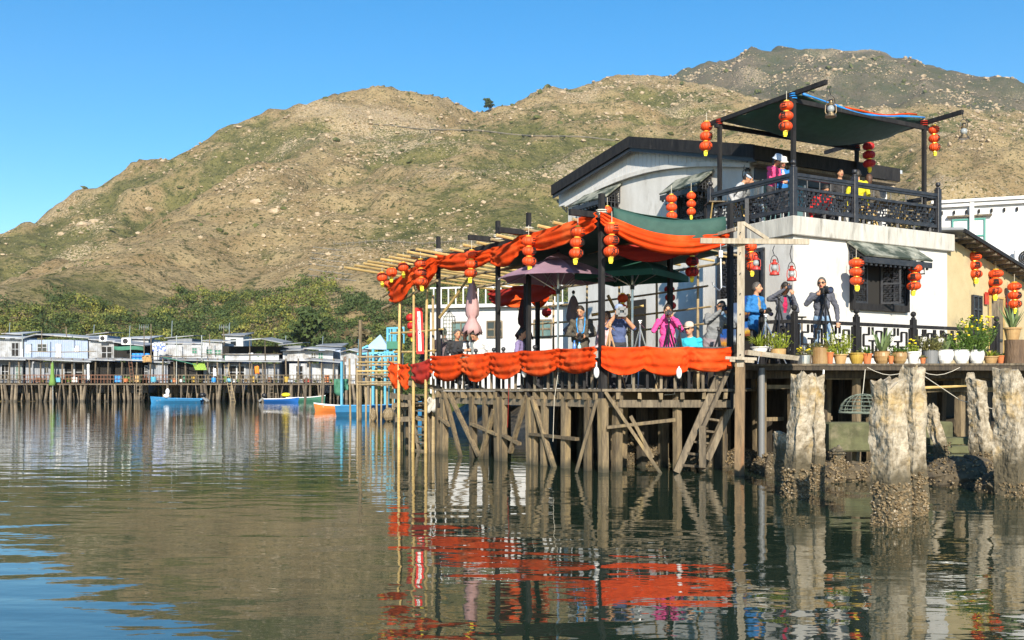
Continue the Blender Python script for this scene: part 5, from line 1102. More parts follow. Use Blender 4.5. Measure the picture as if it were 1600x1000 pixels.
for a, kw in (((657, 405, 447, 3, 23.9, 20, 'triple lantern string left of the leftmost black post'), dict(ink=35)), ((737, 391, 434, 3, 22.3, 21, 'triple lantern string between the two left black posts'), dict(ink=60)), ((826, 369, 416, 3, 20.3, 23, 'triple lantern string in front of the second black post from the left pair'), dict(ink=55)),
              ((903, 354, 404, 3, 18.95, 24, 'triple lantern string just left of the corner post'), dict(ink=50)), ((956, 349, 402, 3, 18.5, 25, 'inked triple lantern string just right of the corner post'), dict(ink=30)),
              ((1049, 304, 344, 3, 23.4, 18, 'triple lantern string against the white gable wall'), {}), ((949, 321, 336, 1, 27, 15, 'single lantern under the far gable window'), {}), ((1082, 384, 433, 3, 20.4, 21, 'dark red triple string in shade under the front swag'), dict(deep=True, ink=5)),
              ((1080, 300, 337, 3, 24.8, 15, 'triple lantern string beside the near gable window'), {}), ((1104, 190, 236, 3, 24.5, 20, 'triple string at the left end of the roof terrace frame'), dict(ink=40)), ((1229, 158, 205, 3, 21.7, 22, 'triple string at the tall corner post of the roof terrace'), dict(ink=-40)),
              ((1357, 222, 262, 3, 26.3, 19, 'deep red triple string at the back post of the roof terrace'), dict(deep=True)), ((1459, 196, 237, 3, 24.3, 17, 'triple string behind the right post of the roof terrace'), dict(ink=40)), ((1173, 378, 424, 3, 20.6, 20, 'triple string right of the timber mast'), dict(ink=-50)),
              ((1338, 404, 446, 3, 22.25, 23, 'triple string left of the carved window'), dict(ink=45)), ((1430, 412, 454, 3, 23.35, 22, 'triple string right of the carved window'), dict(ink=-35)), ((1522, 394, 435, 3, 25.7, 22, 'triple string nearest the white wall on the beige house'), dict(ink=0)),
              ((1556, 421, 461, 3, 26.4, 22, 'triple string over the plank door of the beige house'), dict(ink=-20)), ((1585, 441, 482, 3, 27.0, 21, 'rightmost triple string on the beige house'), dict(ink=20)), ((973, 458, 506, 3, 23.6, 17, 'triple string in the dark doorway right of the corner post'), {}),
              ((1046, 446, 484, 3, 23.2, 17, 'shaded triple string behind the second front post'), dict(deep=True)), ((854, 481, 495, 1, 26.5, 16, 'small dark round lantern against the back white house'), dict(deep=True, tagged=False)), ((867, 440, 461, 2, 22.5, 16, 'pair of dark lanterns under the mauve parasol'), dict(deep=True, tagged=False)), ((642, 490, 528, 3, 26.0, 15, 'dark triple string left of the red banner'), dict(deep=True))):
    lantern_string(*a, **kw)
# hurricane lamps
def oil_lamp(px, pt, pb, Y, m_, label, hook=.3):
    top, bot = P(px, pt, Y), P(px, pb, Y); h = top.z - bot.z; t = thing('oil_lamp', label, 'oil lamp', bot, 'hurricane lamps'); c = bot
    q = MB(); q.lathe([(h * .30, 0), (h * .32, .02 * h), (h * .28, .16 * h), (h * .16, .20 * h), (h * .16, .26 * h)], c, 14); q.build('fuel_tank', m_, t, smooth=False)
    q = MB(); q.lathe([(h * .12, .26 * h), (h * .20, .40 * h), (h * .19, .52 * h), (h * .12, .66 * h)], c, 14); q.build('glass', mat('lamp glass', (.30, .32, .32), .06, spec=.9), t, smooth=True)
    q = MB(); q.lathe([(h * .17, .66 * h), (h * .18, .74 * h), (h * .11, .80 * h), (h * .10, .92 * h), (h * .16, .94 * h), (h * .05, 1.0 * h)], c, 14); q.build('cap', m_, t)
    for s_ in (-1, 1): q = MB(); q.tube([c + Vector((s_ * h * .24, 0, .14 * h)), c + Vector((s_ * h * .31, 0, .3 * h)), c + Vector((s_ * h * .29, 0, .65 * h)), c + Vector((s_ * h * .13, 0, .80 * h))], h * .028, 6); q.build('side_tube', m_, t)
    q = MB(); q.tube([c + Vector((.24 * h * math.cos(a_), 0, .75 * h + .48 * h * math.sin(a_))) for a_ in np.linspace(0, 3.1416, 11)], .008, 5); q.build('bail', BLACKMETAL, t)
    q = MB(); q.tube([c + Z3 * (1.23 * h), c + Vector((-.03, 0, 1.23 * h + hook * .5)), c + Vector((0, 0, 1.23 * h + hook))], .008, 5); q.build('hanging_wire', BLACKMETAL, t)
oil_lamp(1181, 398, 422, 18.05, REDMETAL, 'red oil lamp closest to the timber mast', .05); oil_lamp(1210, 405, 430, 18.05, REDMETAL, 'middle red oil lamp on the mast arm', .18); oil_lamp(1237, 415, 439, 18.05, REDMETAL, 'red oil lamp at the right of the mast arm, hanging lowest', .3)
oil_lamp(1168, 259, 284, 25.4, BLACKMETAL, 'black oil lamp on the wall beside the upper room', .1); oil_lamp(1298, 155, 183, 21.1, BRASS, 'brass oil lamp hanging from the front beam of the roof frame', .2); oil_lamp(1506, 192, 217, 23.3, BRASS, 'brass oil lamp hanging at the right tip of the roof frame', .2)
# vertical red banner with its white writing panel
bn_ = thing('banner', 'narrow red hanging banner with white writing strip by the bamboo poles', 'banner', P(656, 560, 25))
q = MB(); q.sheet([[P(649 + (x - .5) * 1.5 + 10 * x * 1.0 + 3 * f, 481 + 72 * f, 24.9) + Vector((0, .03 * math.sin(5 * f), 0)) for x in (0, .5, 1)] for f in np.linspace(0, 1, 9)]); q.build('cloth', mat('scarlet cloth', (.70, .012, .012), .7), bn_, thick=.006)
q = MB(); q.sheet([[P(651.5 + 4.6 * x + 3 * f, 481 + 72 * f, 24.88) + Vector((0, .03 * math.sin(5 * f), 0)) for x in (0, 1)] for f in np.linspace(.08, .94, 8)]); q.build('writing_strip', WHITEPAINT, bn_, thick=.004)
q = MB()
for k in range(9):
    c = P(653.6 + 3 * (.12 + .09 * k), 481 + 72 * (.12 + .09 * k), 24.86)
    for st in CHARS[(k * 2) % 3][:4]:
        for (x0, y0), (x1, y1) in zip(st[:-1], st[1:]): q.bar(c + Vector(((x0 - .5) * .06, 0, (y0 - .5) * .075)), c + Vector(((x1 - .5) * .06, 0, (y1 - .5) * .075)), .010, .006)
q.build('writing', INK, bn_)['kind'] = 'stuff'

# ------------------------------------------------------------------ potted plants
def blade(mb, base, d, L_, w, curl, n=5, th=0):
    d = Vector(d).normalized(); side = d.cross(Z3).normalized() if abs(d.z) < .99 else Vector((1, 0, 0)); vs = []
    for i in range(n + 1):
        f = i / n; p = base + d * L_ * f - Z3 * curl * L_ * f * f; ww = w * (1 - f) ** .6 * (.6 + .8 * f if f < .4 else 1)
        vs += [p - side * ww, p + side * ww + Z3 * ww * .3]
    mb.add(vs, [(2 * i, 2 * i + 1, 2 * i + 3, 2 * i + 2) for i in range(n)])
def plant(kind, mb, c, r, h, n):
    for k in range(n):
        a_ = k * 2.399 + random.uniform(-.3, .3); out = Vector((math.cos(a_), math.sin(a_), 0))
        if kind == 'spider': blade(mb, c + out * r * .15, out * random.uniform(.4, 1.0) + Z3 * random.uniform(.7, 1.4), h * random.uniform(.8, 1.3), .016, random.uniform(.25, .7), 6)
        elif kind == 'aloe': blade(mb, c + out * r * .12, out * random.uniform(.25, .8) + Z3 * 1.0, h * random.uniform(.7, 1.1), .035, random.uniform(-.05, .12), 5); blade(mb, c + out * r * .15 , out * random.uniform(.25, .8) + Z3 * 1.0, h * random.uniform(.5, 1.0), .03, .05, 5)
        else:
            p1 = c + out * r * random.uniform(.1, .5); tipp = c + out * r * random.uniform(.3, 1.25) + Z3 * h * random.uniform(.35, 1.0); mb.tube([p1, (p1 + tipp) / 2 + out * .03, tipp], [.006, .005, .003], 4)
            for j in range(9):
                f = random.uniform(.25, 1.05); p = p1.lerp(tipp, f) + Vector((random.gauss(0, .03), random.gauss(0, .03), random.gauss(0, .02))); s_ = random.uniform(.016, .034)
                d1 = Vector((random.gauss(0, 1), random.gauss(0, 1), random.gauss(.3, .6))).normalized(); d2 = d1.cross(Vector((random.random(), random.random(), random.random()))).normalized()
                mb.add([p, p + d1 * s_ + d2 * s_ * .5, p + d1 * s_ * 2.1, p + d1 * s_ - d2 * s_ * .5], [(0, 1, 2, 3)])
def potted(px, pyb, wpx, hpx, Y, pm_, shape, kind, pr, ph, n, lm, label, flowers=0, z=None, rim=True):
    b = P(px, pyb, Y); b.z = DOCK + .003 if z is None else z
    r = wpx / 2 / FPX * Y; h = hpx / FPX * Y; t = thing('potted_plant', label, 'potted plant', b, 'potted plants along the dock edge')
    pr_ = {'taper': [(r * .68, 0), (r * .95, h * .86), (r * 1.06, h * .87), (r * 1.06, h), (r * .92, h), (r * .9, h * .85)], 'round': [(r * .6, 0), (r * .86, h * .25), (r, h * .6), (r * .96, h * .86), (r * .88, h * .94), (r * 1.0, h), (r * .85, h), (r * .8, h * .85)], 'bowl': [(r * .6, 0), (r * .85, h * .5), (r * .98, h * .9), (r * 1.12, h * .92), (r * 1.12, h), (r * .92, h), (r * .88, h * .85)], 'straight': [(r * .94, 0), (r, h * .95), (r * 1.04, h), (r * .92, h), (r * .9, h * .85)]}[shape]
    q = MB(); q.lathe(pr_, b, 20); q.build('pot', pm_, t, smooth=False); q = MB(); q.lathe([(r * .86, 0), (r * .5, .02), (.005, .03)], b + Z3 * h * .84, 12); q.build('soil', SOIL, t)
    if n: q = MB(); plant(kind, q, b + Z3 * h * .86, pr, ph, n); q.build('foliage', lm, t)
    if flowers:
        q = MB()
        for k in range(flowers): a_ = random.uniform(0, 6.28); p = b + Z3 * (h * .86 + ph * random.uniform(.6, 1.05)) + Vector((math.cos(a_), math.sin(a_), 0)) * pr * random.uniform(.2, .9); q.ell(p, (.028, .028, .016), 7, 4)
        q.build('flowers', FLOWER, t)['kind'] = 'stuff'
    return t
YP = 19.22
potted(1187, 551, 26, 12, 18.45, WHITEPOT, 'bowl', 'spider', .2, .42, 90, LEAF_Y, 'white bowl planter spilling long yellow green blades, beside the mast', z=P(0, 554, 18.45).z)
potted(1216, 555, 24, 12, 18.6, CLAYPOT, 'straight', 'bush', .2, .34, 26, LEAF_Y, 'tan pot with a loose yellow green plant on the bleached plank', z=P(0, 557, 18.6).z)
potted(1257, 566, 22, 14, YP, STEEL, 'straight', 'bush', .15, .16, 14, LEAF_O, 'dented aluminium pot with small yellow flowers', 12)
potted(1282, 566, 27, 26, YP, BROWNPOT, 'straight', 'bush', .22, .14, 24, LEAF_O, 'tall brown glazed pot, the widest left of the railing posts')
potted(1297, 567, 11, 18, YP - .12, TERRACOTTA, 'taper', 'bush', .08, .16, 8, LEAF_Y, 'narrow orange pot squeezed beside the tall brown one')
potted(1313, 566, 21, 15, YP, CLAYPOT, 'taper', 'bush', .26, .50, 34, LEAF_Y, 'small tan pot with a tall leafy yellow green shrub')
potted(1339, 566, 26, 17, YP, YELLOWPOT, 'bowl', 'bush', .16, .08, 6, LEAF_O, 'wide mustard yellow glazed bowl, nearly bare')
potted(1355, 567, 15, 16, YP - .1, TERRACOTTA, 'taper', 'spider', .12, .26, 40, LEAF_G, 'orange terracotta pot with a spiky dark green plant')
potted(1378, 566, 26, 20, YP, BROWNPOT, 'round', 'aloe', .2, .55, 12, LEAF_B, 'brown glazed pot with a big upright aloe')
potted(1392, 567, 9, 12, YP - .15, TERRACOTTA, 'taper', 'bush', .06, .06, 4, LEAF_O, 'tiny orange pot between the two brown aloe-side pots')
potted(1405, 566, 24, 19, YP, BROWNPOT, 'round', 'bush', .16, .14, 22, LEAF_G, 'brown glazed pot with a low bright green plant')
potted(1427, 566, 20, 19, YP, WHITEPOT, 'taper', 'bush', .10, .26, 10, LEAF_Y, 'white pot painted with a red motif and a yellow-leaved sprig', 5)
potted(1442, 568, 9, 9, YP - .15, TERRACOTTA, 'taper', 'bush', .05, .05, 3, LEAF_O, 'tiny orange pot standing on a white saucer')
potted(1454, 566, 22, 21, YP, GREYPOT, 'straight', 'bush', .24, .34, 40, LEAF_O, 'dark grey plastic pot with a bushy olive plant')
potted(1477, 566, 25, 22, YP, WHITEPOT, 'round', 'aloe', .14, .38, 9, LEAF_B, 'round white ceramic pot with upright spiky leaves, leftmost of the three')
potted(1502, 566, 24, 22, YP, WHITEPOT, 'round', 'bush', .24, .34, 46, LEAF_G, 'round white ceramic pot with a green shrub, middle of the three', 5)
potted(1526, 566, 23, 22, YP, WHITEPOT, 'round', 'bush', .34, .66, 75, LEAF_G, 'round white ceramic pot with the tallest yellow-flowered shrub', 40)
potted(1548, 567, 22, 12, YP, CLAYPOT, 'taper', 'spider', .14, .26, 36, LEAF_Y, 'low cream pot with bright grassy leaves')
potted(1564, 567, 14, 13, YP, TERRACOTTA, 'taper', 'bush', .07, .06, 5, LEAF_G, 'orange plastic pot left of the tree stump')
st_ = thing('tree_stump', 'sawn brown tree stump used as a plant stand', 'stump', P(1586, 567, 19.1)); b = G(1586, 19.1, DOCK + .003)
q = MB(); q.lathe([(.20, 0), (.19, .1), (.185, .3), (.19, .455)], b, 18); q.build('bark', mat('stump bark', (.15, .095, .055), .8, (.08, .05, .03), 6, stretch=(3, 3, .5), bump=.8), st_)
potted(1582, 535, 26, 19, 19.1, CLAYPOT, 'taper', 'aloe', .2, .50, 9, LEAF_B, 'large tan pot with an aloe standing on the stump', z=DOCK + .462)

# ------------------------------------------------------------------ far row of stilt houses
FY = 114.0
FARPILE = mat('far stilt timber', (.20, .16, .11), .9, (.10, .08, .06), 2, rand=.35, tide=(.25, (.07, .06, .045)))
RUST = mat('rust brown paint', (.20, .09, .05), .8, (.14, .07, .045), 2); FARWHITE = mat('far white sheet', (.46, .48, .51), .8, (.33, .35, .38), .7, rand=.2, c3=(.20, .19, .18), s3=.8, lo3=.52, hi3=.68)
FARGREY = mat('far grey sheet', (.27, .29, .33), .8, (.17, .19, .22), .7, rand=.2, c3=(.13, .11, .09), s3=.8, lo3=.54, hi3=.7); FARROOF = mat('far pale roofing', (.34, .36, .39), .7, (.20, .215, .23), .8, rand=.3, c3=(.16, .12, .09), s3=.7, lo3=.55, hi3=.7); TURQ = mat('turquoise paint', (.07, .33, .50), .7, (.14, .42, .56), 1, rand=.15); SKYB = mat('sky blue boat paint', (.035, .24, .50), .55, (.04, .19, .40), 2, c3=(.30, .36, .42), s3=2.5, lo3=.6, hi3=.7)
GREENP = mat('dull green paint', (.05, .20, .13), .8, (.04, .14, .10), 2)
def fx(px, Y=FY): return (px - 800) / FPX * Y
def fz(py, Y=FY): return CZ + (HOR - py) / FPX * Y
def stilt_house(label, px0, px1, lower, upper, mlow, mup, mroof, roofs, Y=FY, deck=599, up_off=2.2, rails=True, awn=None, wins=(), npile=None, gap=1.2, low_open=False, railm=RUST):
    """lower/upper: (px0, px1, py_top, py_bottom) of the walled boxes; roofs: list of (px0, py0, px1, py1, depth)"""
    t = thing('stilt_house', label, 'stilt house', (fx((px0 + px1) / 2), Y, 0), 'stilt houses across the water'); zd = fz(deck, Y)
    q = MB(); q.obox((fx(px0), Y, zd - .18), (fx(px1) - fx(px0) - .05, 0, 0), (0, 8, 0), (0, 0, .16)); q.build('deck', FARPILE, t)
    n = npile or max(3, int((px1 - px0) / 8))
    for k in range(n):
        for row in range(3):
            x = fx(px0) + (fx(px1) - fx(px0)) * (k + random.uniform(.15, .85)) / n; y = Y + row * 1.9 + random.uniform(-.1, .3); w_ = random.choice((.12, .16, .2, .3, .4)) * random.uniform(.8, 1.15); lean = random.uniform(-.45, .45)
            if random.random() < .18: continue
            q = MB(); q.tube([(x + lean, y, -.7), (x, y, zd - .1)], [w_ * .55, w_ * .42], 6); q.build('pile', FARPILE, t)
    for nm, box, m_, off in (('lower_wall', lower, mlow, gap), ('upper_wall', upper, mup, up_off)):
        if not box: continue
        a, b, zt, zb = box; ys = Y + off; q = MB(); q.obox((fx(a, ys), ys, fz(zb, ys)), (fx(b, ys) - fx(a, ys), 0, 0), (0, 5, 0), (0, 0, fz(zt, ys) - fz(zb, ys))); q.build(nm, m_, t)
        nr_ = int((b - a) / 3.2)                                # upright sheet joints
        for k in range(1, nr_): x = fx(a, ys) + (fx(b, ys) - fx(a, ys)) * k / nr_; q = MB(); q.obox((x, ys - .035, fz(zb, ys)), (.05, 0, 0), (0, .034, 0), (0, 0, fz(zt, ys) - fz(zb, ys) - .05)); q.build('sheet_seam', m_, t)
    for (a, za, b, zb, dep, off) in roofs:
        ys = Y + off; q = MB(); q.slab([(fx(a, ys), ys, fz(za, ys)), (fx(b, ys), ys, fz(zb, ys)), (fx(b, ys), ys + dep, fz(zb, ys) + .35), (fx(a, ys), ys + dep, fz(za, ys) + .35)], (0, 0, 1), .12); q.build('roof', mroof, t)
    for (a, b, za, zb, off, m_) in wins:
        ys = Y + off - .06; q = MB(); w_ = fx(b, ys) - fx(a, ys); h_ = fz(za, ys) - fz(zb, ys); q.obox((fx(a, ys), ys, fz(zb, ys)), (w_, 0, 0), (0, .04, 0), (0, 0, h_)); W_ = q.build('window', m_, t)
        f = MB()
        for k in (0, .46, .92): f.obox((fx(a, ys) + w_ * k, ys - .05, fz(zb, ys)), (w_ * .08, 0, 0), (0, .045, 0), (0, 0, h_))
        f.obox((fx(a, ys), ys - .052, fz(zb, ys) + h_ * .5), (w_, 0, 0), (0, .04, 0), (0, 0, .07)); f.obox((fx(a, ys), ys - .053, fz(za, ys)), (w_, 0, 0), (0, .05, 0), (0, 0, .08)); f.build('frame', FARWHITE, W_)
    if rails:
        for zz in (.95, .5): q = MB(); q.bar((fx(px0), Y - .05, zd + zz), (fx(px1), Y - .05, zd + zz), .08, .08); q.build('rail', railm, t)
        nb = max(3, int((px1 - px0) / 5))
        for k in range(nb + 1): x = fx(px0) + (fx(px1) - fx(px0)) * k / nb; q = MB(); q.bar((x, Y - .06, zd), (x, Y - .06, zd + .95), .06); q.build('baluster', railm, t)
    for k in range(max(2, int((px1 - px0) / 16))):                # veranda posts
        x = fx(px0) + (fx(px1) - fx(px0)) * (k + .5) / max(2, int((px1 - px0) / 16)); q = MB(); q.bar((x, Y + .1, zd), (x + random.uniform(-.1, .1), Y + .1, fz(560)), .13); q.build('veranda_post', FARPILE, t)
    return t
V = DARKVOID
stilt_house('two-storey shack with turquoise posts at the left edge', -60, 38, (-60, 36, 562, 598), (-60, 36, 530, 562), FARGREY, FARWHITE, FARROOF, [(-60, 526, 38, 529, 5, 1.5), (-60, 561, 40, 563, 3, -.4)], wins=[(2, 14, 570, 592, 1.2, V), (18, 30, 536, 556, 2.2, V), (24, 34, 572, 592, 1.2, GLASS)], railm=GREYWOOD)
stilt_house('grey two-storey shack beyond the turquoise posts', -150, -60, (-150, -62, 564, 598), (-146, -70, 534, 562), FARGREY, FARWHITE, FARROOF, [(-150, 530, -64, 533, 5, 1.5), (-150, 562, -60, 563, 3, -.4)], wins=[(-130, -116, 540, 554, 2.2, V), (-100, -90, 570, 590, 1.2, V)], railm=GREYWOOD, npile=8)
stilt_house('long pale blue two-storey house with white windows', 38, 138, (40, 138, 565, 598), (38, 137, 531, 562), FARGREY, BLUESHEET, FARROOF, [(38, 528, 56, 523, 6, 1.6), (56, 523, 139, 529, 6, 1.6), (42, 562, 142, 566, 3, -.6)],
            wins=[(40, 50, 539, 552, 2.2, CURTAIN), (58, 74, 538, 549, 2.2, DARKGLASS), (87, 96, 538, 558, 2.2, WHITEPAINT), (116, 124, 541, 550, 2.2, CURTAIN), (70, 76, 568, 582, 1.2, DARKGLASS), (98, 134, 567, 597, 1.2, V)])
stilt_house('small white tin house with an air conditioner on its roof', 138, 178, (140, 176, 565, 598), (139, 178, 533, 562), V, FARWHITE, FARROOF, [(138, 531, 180, 534, 5, 1.6), (138, 563, 180, 564, 3, -.3)], wins=[(158, 176, 542, 561, 2.2, V)])
stilt_house('open-fronted house with a green awning and goods on its deck', 178, 224, (180, 222, 566, 598), (178, 222, 538, 562), V, V, FARROOF, [(176, 535, 224, 541, 5, .6), (176, 563, 226, 564, 3, -.3)], railm=GREYWOOD)
stilt_house('grey box-like shed with blue drums on its flat top', 224, 264, (232, 262, 568, 598), None, FARGREY, None, FARROOF, [(222, 566, 266, 567, 5, .6)], wins=[(226, 231, 572, 590, 1.2, V)])
stilt_house('set-back white house behind the striped green awning', 264, 316, (266, 314, 566, 598), (240, 314, 539, 562), V, FARWHITE, FARROOF, [(240, 536, 316, 538, 5, 2.0), (262, 563, 318, 564, 3, -.2)], wins=[(300, 308, 544, 552, 2.2, GREENP)], railm=GREYWOOD)
stilt_house('white block house with two green windows', 316, 348, (318, 346, 566, 598), (316, 347, 535, 563), FARGREY, FARWHITE, FARROOF, [(315, 533, 349, 535, 5, 1.9), (314, 564, 350, 565, 3, -.2)], wins=[(322, 332, 546, 554, 2.2, GREENP), (335, 346, 547, 555, 2.2, GREENP), (328, 340, 572, 594, 1.2, V)], railm=GREYWOOD)
h8 = stilt_house('veranda house with a green grey gabled canopy and dark interior', 348, 438, (350, 436, 568, 598), (348, 436, 541, 562), FARGREY, V, FARROOF, [(347, 535, 408, 530, 5, -.4), (408, 530, 442, 537, 5, -.4), (346, 565, 440, 566, 3, -.3)], up_off=2.6, wins=[(356, 384, 572, 592, 1.2, V), (420, 432, 573, 590, 1.2, FARGREY)], railm=GREYWOOD)
q = MB(); q.obox((fx(352), FY - .1, fz(563)), (fx(436) - fx(352), 0, 0), (0, .15, 0), (0, 0, .75)); q.build('balcony_wall', FARWHITE, h8)
stilt_house('low white sheds with a thin slab roof', 438, 530, (452, 528, 568, 598), (442, 520, 548, 564), FARWHITE, FARWHITE, FARROOF, [(438, 549, 476, 547, 4, 1.5), (474, 545, 524, 548, 5, 1), (476, 563, 532, 567, 3, -.3)], wins=[(486, 494, 551, 563, 2.2, DARKGLASS), (497, 505, 551, 563, 2.2, GREENP), (462, 474, 572, 592, 1.2, V)], railm=GREYWOOD, npile=9)
stilt_house('pale grey shed with an arched roof and orange shutters', 528, 566, (532, 566, 570, 600), (532, 564, 551, 570), FARWHITE, FARWHITE, FARROOF, [(530, 551, 546, 547, 5, 1.5), (546, 547, 566, 552, 5, 1.5)], wins=[(537, 541, 557, 565, 2.2, RUST)], npile=4, railm=GREYWOOD)

for k, (a, b, pt, m_, lb) in enumerate(((8, 34, 522, FARGREY, 'grey tin shed poking up behind the leftmost shack'), (140, 168, 524, BLUESHEET, 'pale blue tin shed behind the small white tin house'), (196, 232, 529, FARWHITE, 'white tin shed behind the open-fronted house'), (262, 300, 529, FARGREY, 'grey tin shed behind the set-back white house'), (352, 380, 524, FARWHITE, 'white tin shed behind the veranda house'), (440, 470, 540, FARGREY, 'grey tin shed behind the low white sheds'), (498, 532, 541, BLUESHEET, 'pale blue tin shed beside the arched-roof shed'))):
    Ys = FY + 8.5; t = thing('tin_shed', lb, 'shed', (fx((a + b) / 2, Ys), Ys, 0), 'sheds behind the far stilt houses'); x0, x1 = fx(a, Ys), fx(b, Ys); zt = fz(pt, Ys)
    q = MB(); q.obox((x0, Ys, 1), (x1 - x0, 0, 0), (0, 4, 0), (0, 0, zt - 1)); q.build('wall', m_, t); q = MB(); q.slab([(x0 - .3, Ys - .4, zt), (x1 + .3, Ys - .4, zt + (.3 if k % 2 else -.1)), (x1 + .3, Ys + 4.3, zt + .5), (x0 - .3, Ys + 4.3, zt + .4)], (0, 0, 1), .1); q.build('roof', FARROOF, t)
    q = MB(); q.obox((x0 + (x1 - x0) * .3, Ys - .05, zt - 1.25), ((x1 - x0) * .3, 0, 0), (0, .04, 0), (0, 0, .8)); q.build('window', DARKGLASS, t)
    q = MB(); q.bar((x0 + .4, Ys + .2, zt - .2), (x0 + .5, Ys + .2, zt + random.uniform(1.2, 2.4)), .07); q.build('vent_pipe', STEEL, t)
# near-left jumble: turquoise scaffold with a pale tent, and its bamboo jetty
sc = thing('turquoise_scaffold', 'turquoise frame with a pale blue tent top at the left of the bamboo poles', 'scaffold', (fx(595, 60), 60, 0)); Y6 = 60.0
def S6(px, py, dy=0): return P(px, py, Y6 + dy)
for px, pt in ((562, 530), (575, 550), (583, 545), (602, 548), (616, 512), (606, 512), (625, 500)):
    q = MB(); q.bar(S6(px, pt), G(px, Y6, -.5), .13); q.build('post', TURQ if px != 575 else FARPILE, sc)
for a, b in (((558, 553), (625, 550)), ((562, 546), (575, 540)), ((605, 513), (632, 512)), ((605, 522), (632, 521)), ((560, 580), (620, 578)), ((575, 590), (600, 552)), ((590, 552), (606, 565))): q = MB(); q.bar(S6(*a), S6(*b), .11); q.build('frame_bar', TURQ, sc)
q = MB(); q.add([S6(570, 545), S6(608, 546), S6(594, 523, 2), S6(604, 536, 3), S6(586, 544, 5)], [(0, 1, 2), (1, 3, 2), (0, 2, 4)]); q.build('tent_top', mat('pale blue canvas', (.42, .58, .74), .8, (.34, .50, .68), 1), sc, thick=.03)
for k in range(7): q = MB(); p = S6(606 + 4.2 * k, 513); q.bar(p, p - Z3 * .9, .07); q.build('baluster', TURQ, sc)
q = MB(); q.obox(S6(572, 575, 3), (2.2, 0, 0), (0, 1.5, 0), (0, 0, 1.0)); q.build('blue_tank', TURQ, sc); q = MB(); q.obox(S6(604, 545, -.2), (.9, 0, 0), (0, .3, 0), (0, 0, .45)); q.build('green_cover', GREENP, sc)
jt = thing('bamboo_jetty', 'bamboo jetty with many thin rails left of the restaurant', 'jetty', (fx(590, 48), 48, 0)); YJ = 48.0
for px, pt, w_ in ((558, 575, .10), (563, 500, .16), (572, 560, .08), (580, 555, .08), (588, 560, .10), (597, 556, .08), (606, 560, .1), (614, 555, .1), (546, 560, .09), (626, 520, .1)): q = MB(); q.tube([P(px, pt, YJ), G(px + random.uniform(-2, 2), YJ, -.5)], w_ * .55, 6); q.build('stake', OLDBAMBOO if w_ < .15 else PILEWOOD, jt)
for py in (558, 566, 571, 580, 585, 597, 601): q = MB(); q.tube([P(560 - random.uniform(0, 4), py, YJ), P(628, py - random.uniform(-1, 2), YJ - 1)], .045, 6); q.build('rail', BAMBOO if py in (566, 580) else OLDBAMBOO, jt)
q = MB(); q.obox(P(562, 603, YJ), (2.1, 0, 0), (0, 2, 0), (0, 0, .12)); q.build('walkway', GREYWOOD, jt); q = MB(); q.obox(P(560, 590, YJ + 2), (2.1, 0, 0), (0, 2, 0), (0, 0, .10)); q.build('walkway', GREYWOOD, jt)
for px, r_ in ((607, .30), (583, .16)): q = MB(); q.ell(G(px, YJ - .3, .3), (r_, r_, .34), 9, 7); [v_.__iadd__(Vector((random.uniform(-.04, .04),) * 3)) for v_ in q.v]; q.build('shell_clump', SHELL, jt)
q = MB(); q.sheet([[P(522 + 22 * i / 5, 592 + (22 + 5 * math.sin(i)) * j / 4, 62 - .3 * math.sin(i * 2 + j)) for i in range(6)] for j in range(5)]); tag(q.build('green_tarpaulin', GREENP, smooth=True, thick=.02), 'crumpled green tarpaulin hung beside the turquoise post', 'tarpaulin')
q = MB(); q.bar(P(534, 565, 61), G(534, 61, -.4), .13); tag(q.build('mooring_post', TURQ), 'turquoise mooring post before the green tarpaulin', 'post')
for px, lb in ((476, 'leaning stake left of the orange boat'), (503, 'stake among the far low sheds'), (622, 'grey stake just left of the restaurant landing')): Yq = 70 if px < 600 else 33; q = MB(); q.tube([P(px + 3, 590 if px < 600 else 600, Yq), G(px - 1, Yq, -.5)], .09, 6); tag(q.build('mooring_stake', FARPILE), lb, 'stake')

# boats
def boat(label, p, L_, w, h, m_, inner, head=1, outboards=1, rz=0, extra=None):
    p = Vector(p); t = thing('motor_boat', label, 'boat', p); g = []; n = 12
    for i in range(n + 1):
        f = i / n; x = -L_ / 2 + L_ * f; wd_ = w * (1 - max(0, (f - .55) / .45) ** 2.2) ** .8 if f < 1 else .02; sh = h * (.78 + .5 * f ** 3); row = []
        for s_, zz in ((-1, sh), (-.82, sh * .35), (-.45, -.12), (0, -.18), (.45, -.12), (.82, sh * .35), (1, sh)): row.append(p + Vector((head * x + head * (.35 * max(0, (f - .8)) * (zz / h)), s_ * wd_ / 2, zz)))
        g.append(row)
    q = MB(); q.sheet(g); q.build('hull', m_, t, thick=.05)
    q = MB(); q.sheet([[r_[1] + Z3 * h * .15, r_[5] + Z3 * h * .15] for r_ in g]); q.build('floor', inner, t)
    for s_ in (0, 6): q = MB(); q.tube([r_[s_] for r_ in g], .045, 5); q.build('gunwale', WHITEPAINT if m_ is not SKYB else m_, t)
    for k in range(3): q = MB(); q.box(p + Vector((head * (-L_ * .25 + L_ * .22 * k), 0, h * .62)), (.25, w * .85, .05)); q.build('thwart', inner, t)
    for k in range(outboards):
        o = p + Vector((-head * (L_ / 2 + .1 + .0 * k), (k - .5 * (outboards - 1)) * .5, h)); M = Matrix.Rotation(head * R(-35), 3, 'Y'); q = MB(); q.ell(o + Vector((0, 0, .28)), (.28, .2, .26), 10, 7, M); e = q.build('outboard', BLACKMETAL, t, smooth=True); q = MB(); q.bar(o + Vector((0, 0, .1)), o + Vector((-head * .55, 0, -.35)), .12, .2); q.build('drive_leg', GREYPOT, e)
    return t
